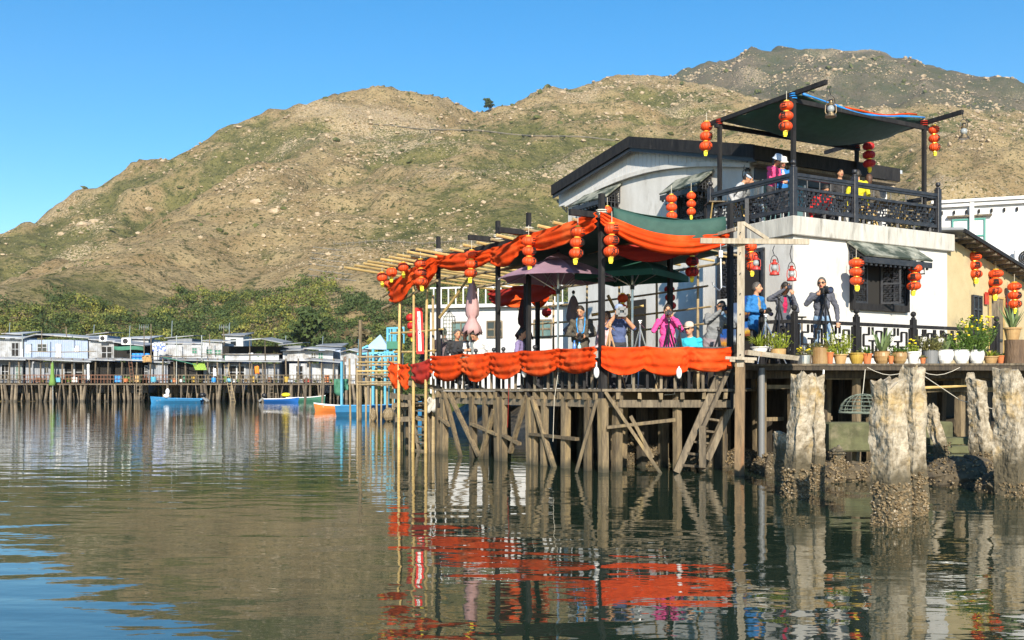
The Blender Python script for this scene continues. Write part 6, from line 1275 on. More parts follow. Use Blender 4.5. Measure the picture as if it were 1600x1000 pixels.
boat('blue motor boat with two black outboards moored below the awning', (fx(276, 106), 106, .12), 5.4, 1.5, .42, SKYB, GREYPOT, -1, 2)
boat('blue motor boat loaded with yellow bags further right', (fx(440, 108), 108, .12), 3.6, 1.3, .36, mat('deep blue boat paint', (.015, .12, .42), .45), GREYPOT, 1, 1)
boat('small white and orange boat beside the turquoise post', (fx(520, 68), 68, .1), 2.4, 1.1, .36, mat('orange boat paint', (.75, .22, .05), .5), WHITEPAINT, -1, 0)
boat('long light blue hull moored behind the bamboo jetty', (fx(600, 56), 56, .1), 5.2, 1.8, .62, SKYB, GREYPOT, 1, 0)
boat('small green boat among the far low sheds', (fx(478, 112), 112, .1), 4.2, 1.3, .5, GREENP, GREYPOT, 1, 0)
q = MB(); q.ell((fx(264, 106), 105.2, .75), (.32, .2, .22), 9, 6); q.ell((fx(264, 106) + .1, 105.3, 1.2), (.22, .18, .34), 9, 6); tag(q.build('white_sack', WHITEPAINT, smooth=True), 'white sack standing in the two-engine blue boat', 'sack')
q = MB(); q.ell((fx(448, 108), 107.6, .85), (.5, .3, .22), 9, 6); tag(q.build('yellow_bag', YELLOWTAG, smooth=True), 'yellow bag lying in the right blue boat', 'bag')

# small things on the far walkways
ORD = ['first', 'second', 'third', 'fourth', 'fifth', 'sixth', 'seventh', 'eighth', 'ninth', 'tenth', 'eleventh', 'twelfth']
def drum(px, py, Y, m_, label, r=.3, h=.75):
    c = P(px, py, Y); q = MB(); q.lathe([(r * .9, 0), (r, .08), (r, h * .45), (r * 1.04, h * .5), (r, h * .55), (r, h - .08), (r * .85, h)], c, 12); tag(q.build('plastic_drum', m_, smooth=False), label, 'drum', 'plastic drums on the far houses')
for k, px in enumerate((210, 216, 222, 230)): drum(px, 565, FY + .3, BLUETARP, 'blue plastic drum on the grey shed, %s from the left' % ORD[k], .3, .95)
drum(240, 597, FY - .05, TURQ, 'turquoise drum on the walkway before the grey shed', .32, .6); drum(334, 597, FY - .1, BLUETARP, 'blue drum on the walkway under the white block house', .25, .5); drum(358, 597, FY - .1, TURQ, 'pale blue tub at the head of the far ladder', .33, .4)
for k, (px, pt, pb) in enumerate(((35, 519, 545), (65, 516, 545), (104, 511, 526), (204, 527, 560), (225, 508, 560), (236, 506, 560), (316, 524, 565), (328, 522, 540), (350, 508, 540), (276, 524, 600), (390, 528, 600), (415, 531, 620))):
    t = thing('pole', 'thin upright pole on the far roofs, %s from the left' % ORD[k], 'pole', P(px, pb, FY)); q = MB(); q.tube([P(px, pb, FY - .2), P(px + random.uniform(-1, 1), pt, FY - .2)], .055, 6); q.build('shaft', FARPILE if k % 3 else STEEL, t)
    if k in (4, 8): 
        q = MB(); c = P(px, pt + 3, FY - .2)
        for j in range(5): q.bar(c + Vector((-.5 + .25 * j, -.05, -.3)), c + Vector((-.5 + .25 * j, -.05, .3)), .03)
        q.bar(c + Vector((-.5, 0, 0)), c + Vector((.5, 0, 0)), .03); q.build('aerial', STEEL, t)
air_conditioner(P(155, 533, FY + 1.5) , 1.1, Vector((1, 0, 0)), Vector((0, -1, 0)), 'white box air conditioner on the small tin house roof'); air_conditioner(P(190, 538, FY + .5), 1.25, Vector((1, 0, 0)), Vector((0, -1, 0)), 'white fan air conditioner over the green awning')
def hung_sheet(px0, px1, py0, py1, Y, m_, label, nm='hanging_cloth', cat='cloth'):
    q = MB(); q.sheet([[P(px0 + (px1 - px0) * i / 8, py0 + (py1 - py0) * j / 6 + .6 * math.sin(i + j), Y + .1 * math.sin(i * 1.7 + .3 * j)) for i in range(9)] for j in range(7)]); tag(q.build(nm, m_, smooth=True, thick=.02), label, cat)
CHECK = mat('blue and white print', (.10, .16, .55), .8, (.75, .77, .82), 4, lo=.49, hi=.51)
hung_sheet(238, 259, 536, 549, FY - .3, CHECK, 'blue and white patterned sheet drying above the grey shed'); hung_sheet(222, 237, 555, 566, FY - .3, CLAYPOT, 'tan sack cloth hung in front of the blue drums'); hung_sheet(136, 140, 569, 594, FY - .3, WHITEPAINT, 'white folded cloth hanging at the deck end of the blue house'); hung_sheet(333, 338, 576, 588, FY - .2, WHITEPAINT, 'white trousers drying under the white block house'); hung_sheet(398, 405, 572, 584, FY - .2, mat('bright orange cloth', (.80, .22, .02), .8), 'orange life vest hung on the far railing')
hung_sheet(178, 224, 541, 547, FY - .2, GREENP, 'green canvas valance of the open-fronted house'); 
STRIPE = mat('green stripes', (.16, .32, .04), .8, (.35, .48, .08), 9, stretch=(3, .1, .1), lo=.48, hi=.52)
q = MB(); q.slab([P(300, 567, FY + .6), P(319, 567, FY + .6), P(323, 578, FY - 1.1), P(305, 578, FY - 1.1)], (0, 0, 1), .05); tag(q.build('striped_awning', STRIPE), 'green striped awning sloping over the far deck', 'awning')
for k in range(3): q = MB(); q.tube([P(255 + 8 * k, 558 + 2 * k, FY - .4), P(290 + 8 * k, 566 + 2 * k, FY - .6)], .05, 5); tag(q.build('green_pipe', GREENP), ['uppermost green pipe over the far deck', 'middle green pipe over the far deck', 'lowest green pipe over the far deck'][k], 'pipe')
t = thing('folded_parasol', 'folded lime green parasol on the far deck', 'parasol', P(82, 600, FY - .4)); q = MB(); q.tube([P(82, 560, FY - .4), G(83, FY - .4, -.5)], .05, 6); q.build('pole', STEEL, t); q = MB(); q.sheet([[P(82, 566 + 36 * f, FY - .4) + Vector((r_ * math.cos(a_), r_ * math.sin(a_), 0)) for a_ in np.linspace(0, 6.283, 11)] for f, r_ in ((0, .08), (.2, .16), (.5, .2), (.8, .32), (1, .42))]); q.build('canopy', mat('lime canvas', (.13, .24, .05), .8), t, smooth=True, thick=.02)
for px, lb in ((216, 'rusty ladder on the far deck'), (358, 'tall bamboo ladder reaching the far water, middle'), (424, 'short ladder under the veranda house'), (213, 'ladder into the water by the grey shed')):
    up_ = px == 216
    if up_: ladder(lb, P(205, 597, FY - .5), P(201, 565, FY - .3), P(210, 597, FY - .5), P(206, 565, FY - .3), 6, .05, .08, RUST)
    elif px == 358: ladder(lb, G(361, FY - 1.2, -.1), P(350, 570, FY - .4), G(368, FY - 1.2, -.1), P(356, 570, FY - .4), 11, .05, .08, OLDBAMBOO)
    elif px == 424: ladder(lb, G(420, FY - .6, 0), P(421, 600, FY - .3), G(427, FY - .6, 0), P(427, 600, FY - .3), 5, .05, .08, FARPILE)
    else: ladder(lb, G(212, FY - .6, -.1), P(214, 600, FY - .3), G(222, FY - .6, -.1), P(222, 600, FY - .3), 5, .05, .1, FARPILE)
CLM = [WHITEPAINT, TERRACOTTA, YELLOWPOT, BLUETARP, GREENP, RUST, LEAF_G, FARGREY, TURQ, CLAYPOT, REDMETAL, WHITEPOT]
k = 0
for seg, (a, b, py, where) in enumerate(((44, 134, 597, 'deck of the pale blue house'), (180, 222, 597, 'deck of the open-fronted house'), (266, 314, 597, 'deck below the striped awning'), (350, 436, 597, 'deck of the veranda house'), (350, 436, 562, 'balcony of the veranda house'), (442, 524, 597, 'deck of the low white sheds'))):
    for j in range(9):
        px = a + (b - a) * (j + .5) / 9 + random.uniform(-2, 2); c = P(px, py, FY + random.uniform(.1, .6)); m_ = CLM[(k * 5 + seg) % 12]; r_ = random.uniform(.16, .34); hh = random.uniform(.3, .75); q = MB()
        nmm, cat = (('bucket', 'bucket'), ('crate', 'crate'), ('flower_tub', 'flower tub'))[k % 3]
        if k % 3 == 0: q.lathe([(r_ * .75, 0), (r_, hh), (r_ * .9, hh), (r_ * .7, .05)], c, 10)
        elif k % 3 == 1: q.box(c + Z3 * hh / 2, (r_ * 2.2, r_ * 1.6, hh)); q.box(c + Z3 * (hh + .03), (r_ * 2.3, r_ * 1.7, .06))
        else: q.lathe([(r_ * .6, 0), (r_ * .9, hh * .5), (r_ * .9, hh * .55)], c, 10); plant('bush', q, c + Z3 * hh * .5, r_ * 1.3, hh, 10); m_ = LEAF_G if k % 2 else LEAF_O
        tag(q.build(nmm, m_), '%s on the %s, %s item from its left' % (nmm.replace('_', ' '), where, ORD[j]), cat, 'clutter on the far decks'); k += 1
for px0, px1, py, lb in ((46, 150, 549, 'long rail pole before the pale blue house'), (205, 330, 556, 'washing line across the far roofs'), (315, 440, 553, 'upper rail line of the white houses')): q = MB(); q.tube([P(px0, py, FY - .3), P((px0 + px1) / 2, py + 1.2, FY - .3), P(px1, py, FY - .3)], .05, 5); tag(q.build('rail_line', FARPILE), lb, 'line')

# ------------------------------------------------------------------ people: one continuous body each (joined by voxel remesh), coloured by nearest limb
SKIN = mat('skin', (.52, .27, .16), .6, (.46, .23, .13), 6); HAIRB = mat('black hair', (.012, .010, .009), .6, (.03, .025, .02), 30); HAIRBR = mat('brown hair', (.09, .04, .022), .6, (.06, .03, .02), 30); HAIRG = mat('grey hair', (.11, .105, .10), .7, (.05, .048, .045), 40)
def cloth(name, c, c2=None, sc=8): return mat(name, c, .85, c2 or tuple(x * .78 for x in c), sc, bump=.25, bscale=25)
CL = dict(black=cloth('black fabric', (.028, .028, .032)), navy=cloth('navy fabric', (.030, .038, .075)), pink=cloth('magenta jacket', (.70, .07, .30)), teal=cloth('turquoise jacket', (.03, .46, .62)), grey=cloth('grey sweater', (.20, .21, .22)), blue=cloth('blue jacket', (.02, .17, .46)), charcoal=cloth('charcoal sweater', (.085, .092, .12)),
          khaki=cloth('khaki cloth', (.33, .26, .16)), tweed=cloth('brown speckled coat', (.10, .085, .065), (.05, .045, .035), 40), white=cloth('white shirt', (.72, .72, .72)), purple=cloth('violet shirt', (.22, .18, .36)), mauve=cloth('mauve brown coat', (.16, .12, .13)), yellow=cloth('yellow green shirt', (.62, .56, .02)), denim=cloth('pale denim', (.22, .34, .50)),
          dark=cloth('dark trousers', (.035, .035, .042)), rose=cloth('rose jacket', (.68, .06, .20)), lgrey=cloth('light grey shirt', (.42, .44, .47)), slate=cloth('slate blue top', (.07, .10, .22)), taupe=cloth('taupe trousers', (.24, .20, .22)), redin=cloth('crimson top', (.45, .01, .08)), hat=cloth('pale blue hat', (.50, .58, .72)), whitehat=cloth('off white hat', (.74, .71, .64)), beigecap=cloth('beige cap', (.56, .46, .38)), cap=cloth('blue cap', (.28, .36, .60)), pinkpale=cloth('pale pink shirt', (.66, .45, .48)), red=cloth('red jacket', (.55, .02, .02)))
CAMB = mat('black camera body', (.015, .015, .016), .45, (.03, .03, .03), 20); LENSG = mat('lens glass', (.02, .02, .05), .05, spec=1)
PEOPLE = []
def rotm(yaw=0, pitch=0, roll=0): return Euler((R(pitch), R(roll), R(yaw)), 'XYZ').to_matrix()
def person(label, base, face=0, s=1.0, top='black', legs='dark', hair='HAIRB', sit=None, lean=(0, 0), head=(0, 0, 0), armL=None, armR=None, long_hair=False, hat=None, hatmat=None, coat=0, inner=None, glasses=False, sleeve=True, vox=.012, band=None):
    """local frame: +x = person's left hand side seen from the front (camera right), -y = facing. arms: (elbow, wrist) in local metres"""
    base = Vector(base); prim = []                            # (kind, pts, radii, material index)
    names = [top, legs, 'skin', 'shoe', inner or top]
    up = 0 if sit is None else (sit - .90)
    hipz = .92 + up; L = rotm(0, lean[0], lean[1]); pivot = Vector((0, 0, hipz))
    def U(x, y, z): return pivot + L @ (Vector((x, y, z + up)) - pivot)
    def tube(pts, rad, m): prim.append(('t', [Vector(p) for p in pts], rad, m))
    def ell(c, r, m, M=None): prim.append(('e', Vector(c), r, m, M))
    # legs
    for sx in (-1, 1):
        if sit is None:
            tube([(sx * .085, 0, hipz + .02), (sx * .10, -.02, .50), (sx * .105, .03, .10)], [.085, .062, .045], 1); tube([(sx * .105, .04, .06), (sx * .115, -.12, .035)], [.045, .04], 3)
        else:
            tube([(sx * .09, 0, hipz), (sx * .12, -.40, hipz - .02)], [.085, .065], 1); tube([(sx * .12, -.40, hipz - .02), (sx * .12, -.36, max(.1, hipz - .42))], [.062, .045], 1); tube([(sx * .12, -.35, max(.06, hipz - .45)), (sx * .125, -.48, max(.04, hipz - .47))], [.045, .04], 3)
    # trunk: stacked ellipsoids blended by the remesh
    ell(U(0, 0, .93), (.165, .115, .11), 1, L); ell(U(0, 0, 1.04), (.155, .11, .14), 0, L); ell(U(0, 0, 1.20), (.165, .115, .16), 0, L); ell(U(0, .005, 1.33), (.18, .11, .13), 0, L); ell(U(0, .01, 1.42), (.155, .085, .075), 0, L)
    if inner: ell(U(0, -.045, 1.24), (.07, .08, .22), 4, L)
    if coat: ell(U(0, 0, 1.0), (.185, .13, .14), 0, L); tube([U(0, 0, 1.0), U(0, -.01, .92 - coat)], [.16, .19], 0)
    tube([U(0, .01, 1.42), U(0, -.015, 1.55)], [.058, .052], 2)
    H = L @ rotm(*head); hc = U(0, -.02, 1.55) + H @ Vector((0, -.012, .09)); 
    ell(hc, (.076, .094, .112), 2, H); ell(hc + H @ Vector((0, -.03, -.06)), (.056, .062, .06), 2, H)
    tube([hc + H @ Vector((0, -.085, .01)), hc + H @ Vector((0, -.112, -.03))], [.010, .016], 2)
    for sx in (-1, 1): ell(hc + H @ Vector((sx * .078, .005, -.01)), (.014, .022, .032), 2, H)
    for sx, arm in ((-1, armR), (1, armL)):
        sh_ = U(sx * .185, .01, 1.40)
        if arm is None: arm = ((sx * .25, .03, 1.12 + up), (sx * .25, -.06, .88 + up))
        el, wr = Vector(arm[0]), Vector(arm[1]); tube([U(sx * .12, .01, 1.40), sh_, sh_.lerp(el, .5), el], [.062, .070, .062, .054], 0 if sleeve else 2); tube([el, el.lerp(wr, .45), wr], [.052, .047, .034], 0 if sleeve is True else 2)
        d = (wr - el).normalized(); fw = arm[2] if len(arm) > 2 else Vector((0, -1, 0)); fw = Vector(fw).normalized()
        side = d.cross(fw); side = side.normalized() if side.length > .1 else Vector((1, 0, 0)); nrm = side.cross(d).normalized()
        pc = wr + d * .05; tube([wr, pc], [.026, .034], 2); ell(pc, (.038, .020, .045), 2, Matrix((side, nrm, d)).transposed())
        for k, (off, ln) in enumerate(((-.030, .066), (-.010, .078), (.010, .072), (.029, .056))):
            k0 = wr + d * .085 + side * off; k1 = k0 + (d * .75 + nrm * .5).normalized() * ln * .55; k2 = k1 + (d * .1 + nrm * 1.0).normalized() * ln * .5; tube([k0, k1, k2], [.0105, .0095, .008], 2)
        tb = wr + d * .03 - side * .034 * sx; tube([tb, tb + (d * .5 + nrm * .6 - side * sx * .5).normalized() * .04, tb + (d * .6 + nrm * 1.0).normalized() * .075], [.013, .011, .009], 2)
    PEOPLE.append(dict(label=label, base=base, face=R(face), s=s, prim=prim, names=names, hc=hc, H=H, hair=hair, long=long_hair, hat=hat, hatmat=hatmat, glasses=glasses, vox=vox, band=band))
def world_of(pn, p): return pn['base'] + Matrix.Rotation(pn['face'], 3, 'Z') @ (Vector(p) * pn['s'])
def build_people():
    tmp = []
    for pn in PEOPLE:
        mb = MB()
        for pr in pn['prim']:
            if pr[0] == 't':
                mb.tube(pr[1], pr[2], 10)
                for p, r_ in zip(pr[1], pr[2]): mb.ell(p, (r_, r_, r_), 10, 6)
            else: mb.ell(pr[1], pr[2], 14, 9, pr[4])
        o = mb.build('tmp', SKIN); md = o.modifiers.new('r', 'REMESH'); md.mode = 'VOXEL'; md.voxel_size = pn['vox']; sm = o.modifiers.new('s', 'SMOOTH'); sm.factor = .5; sm.iterations = 3; tmp.append(o)
    dg = bpy.context.evaluated_depsgraph_get()
    for pn, o in zip(PEOPLE, tmp):
        me = bpy.data.meshes.new_from_object(o.evaluated_get(dg)); n = len(me.vertices); co = np.empty(n * 3); me.vertices.foreach_get('co', co); co = co.reshape(-1, 3)
        fc = np.empty(len(me.polygons) * 3); me.polygons.foreach_get('center', fc); fc = fc.reshape(-1, 3); best = np.full(len(fc), 1e9); mi = np.zeros(len(fc), int)
        for pr in pn['prim']:
            if pr[0] == 't':
                for a, b, ra, rb in zip(pr[1][:-1], pr[1][1:], pr[2][:-1], pr[2][1:]):
                    a_, d = np.array(a), np.array(b - a); t = np.clip(((fc - a_) @ d) / max(d @ d, 1e-9), 0, 1); dist = np.linalg.norm(fc - a_ - t[:, None] * d, axis=1) - (ra + (rb - ra) * t); w = dist < best; best[w] = dist[w]; mi[w] = pr[3]
            else:
                M = np.array(pr[4]) if pr[4] is not None else np.eye(3); loc = (fc - np.array(pr[1])) @ M; k = np.linalg.norm(loc / np.array(pr[2]), axis=1); dist = (k - 1) * min(pr[2]); w = dist < best; best[w] = dist[w]; mi[w] = pr[3]
        cl_v = np.zeros(n, bool); lv = np.empty(len(me.loops), np.int32); me.loops.foreach_get('vertex_index', lv); lt = np.empty(len(me.polygons), np.int32); me.polygons.foreach_get('loop_total', lt)
        cl_v[lv[np.repeat(~np.isin(mi, (2,)), lt)]] = True                       # cloth creases, not on skin
        wr_ = (fbm(co[:, 0] * 16 + co[:, 2] * 9, co[:, 2] * 22 - co[:, 1] * 14, 5, 3) - .44) * .035; nrm_ = np.empty(n * 3); me.vertices.foreach_get('normal', nrm_); co = co + nrm_.reshape(-1, 3) * (wr_ * cl_v)[:, None]; me.vertices.foreach_set('co', co.ravel())
        t = thing('person', pn['label'], 'person', pn['base'], 'people on the terraces'); t.rotation_euler = (0, 0, pn['face']); t.scale = (pn['s'],) * 3
        me.materials.clear()
        for nm in pn['names']: me.materials.append(SKIN if nm == 'skin' else CL['black'] if nm == 'shoe' else CL[nm])
        me.polygons.foreach_set('material_index', mi.astype(np.int32)); me.polygons.foreach_set('use_smooth', [True] * len(me.polygons))
        bo = bpy.data.objects.new('body', me); col.objects.link(bo); bo.parent = t
        hc, H = pn['hc'], pn['H']
        def local(mb, name, m_, smooth=True):
            off = pn['base']; mb.v = [v + off for v in mb.v]; return mb.build(name, m_, t, smooth=smooth)
        # hair: shell over crown and back of the head
        hm = globals()[pn['hair']]; q = MB(); g = []
        for i in range(9):
            row = []
            for j in range(17):
                az = 2 * math.pi * j / 16; front = max(0, -math.sin(az)); low = -.5 + 1.28 * front ** .7 if not pn['long'] else -1.1 + 1.8 * front ** .7; el = 1.57 + (low - 1.57) * i / 8
                row.append(hc + H @ Vector((.0805 * math.cos(el) * math.cos(az), .099 * math.cos(el) * math.sin(az) + .009, .119 * math.sin(el) + (-.07 * max(0, (i - 5) / 3) * (1 - front) if pn['long'] else 0))))
            g.append(row)
        q.sheet(g); ho = local(q, 'hair', hm); ho.modifiers.new('t', 'SOLIDIFY').thickness = .008
        q = MB()
        for sx in (-1, 1): q.ell(hc + H @ Vector((sx * .031, -.082, .012)), (.013, .008, .007), 7, 5, H); q.tube([hc + H @ Vector((sx * .016, -.090, .032)), hc + H @ Vector((sx * .05, -.078, .034))], .004, 4)
        local(q, 'eyes', HAIRB); q = MB(); q.tube([hc + H @ Vector((-.024, -.090, -.062)), hc + H @ Vector((0, -.095, -.060)), hc + H @ Vector((.024, -.090, -.062))], .006, 5); local(q, 'mouth', CL['redin'])
        if pn['glasses']:
            q = MB()
            for sx in (-1, 1): q.ell(hc + H @ Vector((sx * .034, -.092, .012)), (.027, .007, .019), 10, 6, H); q.tube([hc + H @ Vector((sx * .06, -.085, .015)), hc + H @ Vector((sx * .08, .0, .01))], .004, 4)
            q.tube([hc + H @ Vector((-.012, -.096, .015)), hc + H @ Vector((.012, -.096, .015))], .004, 4); local(q, 'glasses', BLACKMETAL)
        if pn['hat']:
            q = MB(); hmat = CL[pn['hatmat']]
            if pn['hat'] == 'bucket': pr = [(.145, .0), (.14, .015), (.102, .045), (.098, .09), (.085, .135), (.04, .15), (.005, .152)]
            else: pr = [(.09, .02), (.094, .05), (.085, .10), (.055, .132), (.005, .142)]
            q.lathe(pr, hc + H @ Vector((0, .005, .015)), 18, M=H)
            if pn['hat'] == 'cap': q.add([hc + H @ Vector(v) for v in ((-.07, -.075, .04), (.07, -.075, .04), (.05, -.17, .025), (-.05, -.17, .025), (-.07, -.075, .047), (.07, -.075, .047), (.05, -.17, .032), (-.05, -.17, .032))], [(3, 2, 1, 0), (4, 5, 6, 7), (0, 1, 5, 4), (1, 2, 6, 5), (2, 3, 7, 6), (3, 0, 4, 7)])
            local(q, 'hat', hmat)
        if pn['band']:
            q = MB(); q.lathe([(.088, .02), (.090, .05), (.086, .07)], hc + H @ Vector((0, .005, .0)), 16, M=H); local(q, 'headband', CL[pn['band']])
    for o in tmp: me = o.data; bpy.data.objects.remove(o); bpy.data.meshes.remove(me)

def slr(p, look, s, label, big=False, lensr=.036):
    """camera with its lens pointing along look"""
    look = Vector(look).normalized(); M = look.to_track_quat('-Y', 'Z').to_matrix(); t = thing('camera_in_use', label, 'camera', p); p = Vector(p)
    def A(v): return p + M @ Vector(v) * s
    q = MB(); q.obox(A((-.07, -.03, -.045)), M @ Vector((.14 * s, 0, 0)), M @ Vector((0, .06 * s, 0)), M @ Vector((0, 0, .09 * s))); q.obox(A((-.03, -.035, .0455)), M @ Vector((.06 * s, 0, 0)), M @ Vector((0, .06 * s, 0)), M @ Vector((0, 0, .03 * s))); q.build('camera_body', CAMB, t, bevel=.006)
    q = MB(); Lz = M @ Matrix.Rotation(R(90), 3, 'X'); q.lathe([(lensr * s, 0), (lensr * s, .05 * s), (lensr * 1.15 * s, .06 * s), (lensr * 1.15 * s, .11 * s)], A((0, -.03, -.002)), 14, M=Lz); lo = q.build('lens', CAMB, t); q = MB(); q.lathe([(lensr * .95 * s, 0), (lensr * .6 * s, .006)], A((0, -.14, -.002)), 14, M=Lz); q.build('front_glass', LENSG, lo)
    if big: q = MB(); W4 = [A(v) for v in ((-.075, -.20, -.06), (.075, -.20, -.06), (.075, -.20, .06), (-.075, -.20, .06))]; [q.bar(W4[i], W4[(i + 1) % 4], .07 * s, .016 * s, up=look) for i in range(4)]; q.build('lens_hood', GREYPOT, t)
def tripod(head, base_z, spread, label, m_=BLACKMETAL, rot=0.3):
    head = Vector(head); t = thing('tripod', label, 'tripod', Vector((head.x, head.y, base_z)), 'camera tripods'); ap = head - Z3 * .14
    q = MB(); q.tube([head - Z3 * .03, ap - Z3 * .25], .018, 8); q.build('centre_column', m_, t); q = MB(); q.ell(head - Z3 * .03, (.032, .032, .04), 10, 6); q.box(head + Z3 * .012, (.07, .06, .02)); q.tube([head - Z3 * .04, head + Vector((.10, .10, -.12))], .008, 5); q.build('ball_head', m_, t)
    for k in range(3):
        a_ = rot + k * 2.094; f = Vector((head.x + spread * math.cos(a_), head.y + spread * math.sin(a_), base_z)); mid = ap.lerp(f, .5); q = MB(); q.tube([ap, mid], .018, 7); q.tube([mid, f], .012, 7); q.ell(mid, (.022, .022, .022), 7, 5); q.build('leg', m_, t)

DR = DECK - .02
# --- on the restaurant terrace
person('man in black standing in profile at the far left, by the red banner', G(664, 28.6, DR), -70, .98, 'black', 'black', head=(0, 12, 0), vox=.016)
person('person in a mauve brown coat seen from behind at the left post', G(693, 25.6, DR), 170, 1.0, 'mauve', sit=.70, vox=.016)
person('man in a dark jacket seated left of the woman in sunglasses', G(712, 24.4, DR), 25, 1.0, 'black', hair='HAIRG', sit=.60, lean=(8, 0), vox=.015)
person('woman in dark sunglasses and black top seated at the left railing', G(726, 23.6, DR), 5, 1.0, 'black', sit=.56, glasses=True, armR=((-.24, -.1, .88), (-.02, -.34, .90)), armL=((.25, -.06, .88), (.12, -.30, .90)), inner='white', vox=.014)
person('man in a white shirt bowing his head over the table', G(752, 23.4, DR), -35, 1.0, 'white', sit=.58, lean=(18, 0), head=(0, 28, 0), vox=.014)
person('woman in a violet shirt seated facing right behind the middle post', G(813, 22.3, DR), 75, 1.0, 'purple', sit=.50, head=(0, 12, 0), vox=.014)
person('man in a brown speckled coat looking down at his camera, blue strap round his neck', G(908, 20.7, DR), -8, .99, 'tweed', 'dark', head=(-12, 28, 0), armR=((-.27, -.02, 1.14), (-.07, -.28, 1.10), (.6, 0, .8)), armL=((.28, -.02, 1.14), (.10, -.25, 1.08), (-.6, 0, .8)), coat=.12, inner='grey')
person('photographer in a blue cap aiming a big lens, right of the corner post', G(967, 20.0, DR), 0, .95, 'slate', 'dark', armR=((-.28, -.16, 1.28), (-.09, -.26, 1.55), (.3, .2, 1)), armL=((.30, -.16, 1.27), (.06, -.30, 1.52), (-.3, .2, 1)), hat='cap', hatmat='cap', sleeve='half', head=(0, 5, 0))
person('person in a pale pink shirt half hidden behind the corner post', G(949, 21.4, DR), -30, .95, 'pinkpale', 'dark', long_hair=True, hair='HAIRBR', vox=.016)
person('woman in a magenta jacket photographing from behind a tripod', G(1043, 19.9, DR), -4, .96, 'pink', 'dark', armR=((-.30, -.14, 1.20), (-.07, -.22, 1.52), (.3, .2, 1)), armL=((.28, -.12, 1.22), (.08, -.24, 1.48), (-.3, .2, 1)), coat=.18, long_hair=True, head=(0, 6, 0))
person('seated person in a turquoise jacket and beige cap', G(1078, 19.5, DR), -28, 1.0, 'teal', sit=.43, glasses=True, hat='cap', hatmat='beigecap', head=(-10, 4, 0))
person('man in a grey sweater leaning sideways with a camera to his eye', G(1111, 19.6, DR), -6, 1.0, 'grey', 'taupe', lean=(6, 14), head=(0, 6, 6), glasses=True, armR=((-.12, -.20, 1.30), (.16, -.25, 1.52), (.3, .2, 1)), armL=((.42, -.12, 1.22), (.28, -.25, 1.46), (-.3, .2, 1)))
# --- on the dock
person('man in a blue jacket turning right, holding his camera low, by the mast', G(1181, 20.9, DOCK), 35, 1.0, 'blue', 'dark', hair='HAIRG', head=(25, 0, 0), armR=((-.27, .0, 1.16), (-.06, -.24, 1.12), (.6, 0, .8)), armL=((.28, .0, 1.16), (.10, -.22, 1.12), (-.6, 0, .8)), inner='khaki', coat=.05)
person('woman in a dark open coat over crimson, camera raised above her brow', G(1223, 20.5, DOCK), 5, .98, 'charcoal', 'dark', long_hair=True, lean=(8, 0), armR=((-.34, -.12, 1.38), (-.06, -.28, 1.58), (.3, -.2, 1)), armL=((.24, -.20, 1.14), (.10, -.30, 1.46), (-.3, .2, 1)), inner='redin', coat=.16, head=(0, 8, 0))
person('tall man in a charcoal sweater and pale jeans behind the tallest tripod', G(1284, 20.55, DOCK), -14, 1.035, 'charcoal', 'denim', hair='HAIRG', glasses=True, armR=((-.30, -.10, 1.22), (-.10, -.26, 1.38), (.4, .3, 1)), armL=((.29, .03, 1.12), (.30, -.03, .86)), inner='black', head=(-10, 6, 0))
# --- on the roof terrace
RT = ROOF
person('man with a grey headband and light grey shirt bent over, seated on the roof terrace', G(1146, 24.4, RT), 70, 1.0, 'lgrey', 'dark', sit=.66, lean=(24, 0), head=(0, 14, 0), band='hat')
person('man facing right beside the headband man on the roof terrace', G(1161, 24.8, RT), 65, 1.0, 'grey', 'dark', sit=.62, lean=(10, 0), vox=.014)
person('woman in a rose jacket and pale blue bucket hat on the roof terrace', G(1205, 23.3, RT), 40, .93, 'rose', 'dark', hat='bucket', hatmat='hat', long_hair=True, lean=(10, 0), head=(0, 16, 0), glasses=True, armR=((-.25, -.12, 1.14), (-.05, -.36, 1.05)), armL=((.25, -.12, 1.14), (.06, -.34, 1.05)))
person('person in a blue top and white bucket hat beside the rose jacket', G(1222, 23.5, RT), 5, .92, 'blue', 'dark', hat='bucket', hatmat='whitehat', head=(0, 16, 0), inner='pinkpale')
person('dark-haired person behind the railing midway along the roof terrace', G(1312, 25.0, RT), 10, .97, 'black', 'dark', vox=.016)
person('man in a yellow green shirt with his back turned on the roof terrace', G(1340, 23.8, RT), 165, .96, 'yellow', 'dark', sit=.62, vox=.013)
person('brown-haired woman seated beside the yellow green shirt', G(1358, 24.2, RT), 190, .96, 'tweed', 'dark', hair='HAIRBR', long_hair=True, sit=.60, vox=.014)
person('person in red seated low behind the roof terrace lattice', G(1281, 23.7, RT), 10, .95, 'red', 'dark', sit=.25, lean=(20, 0), head=(0, 25, 0), vox=.016)
build_people()
PB_ = {pn['label']: pn for pn in PEOPLE}
def find(k): return next(pn for pn in PEOPLE if k in pn['label'])
pn = find('brown speckled'); slr(world_of(pn, (.01, -.36, 1.10)), (-.2, -.6, -.7), .9, 'compact camera held low by the man with the blue strap')
q = MB()
for sx in (-1, 1): q.tube([world_of(pn, p) for p in ((sx * .07, .06, 1.50), (sx * .085, -.06, 1.46), (sx * .085, -.135, 1.34), (sx * .06, -.155, 1.18), (sx * .01, -.33, 1.13))], .014, 5)
tag(q.build('camera_strap', mat('bright blue strap', (.02, .30, .72), .6)), 'bright blue camera strap round the neck of the man in the brown coat', 'strap')
pn = find('big lens'); slr(world_of(pn, (0, -.26, 1.60)), (0.05, -1, 0), 1.05, 'camera with a large square hood held by the photographer in the blue cap', True, .045)
pn = find('magenta'); slr(world_of(pn, (.0, -.26, 1.555)), (0, -1, -.05), 1.0, 'camera at the eye of the woman in magenta')
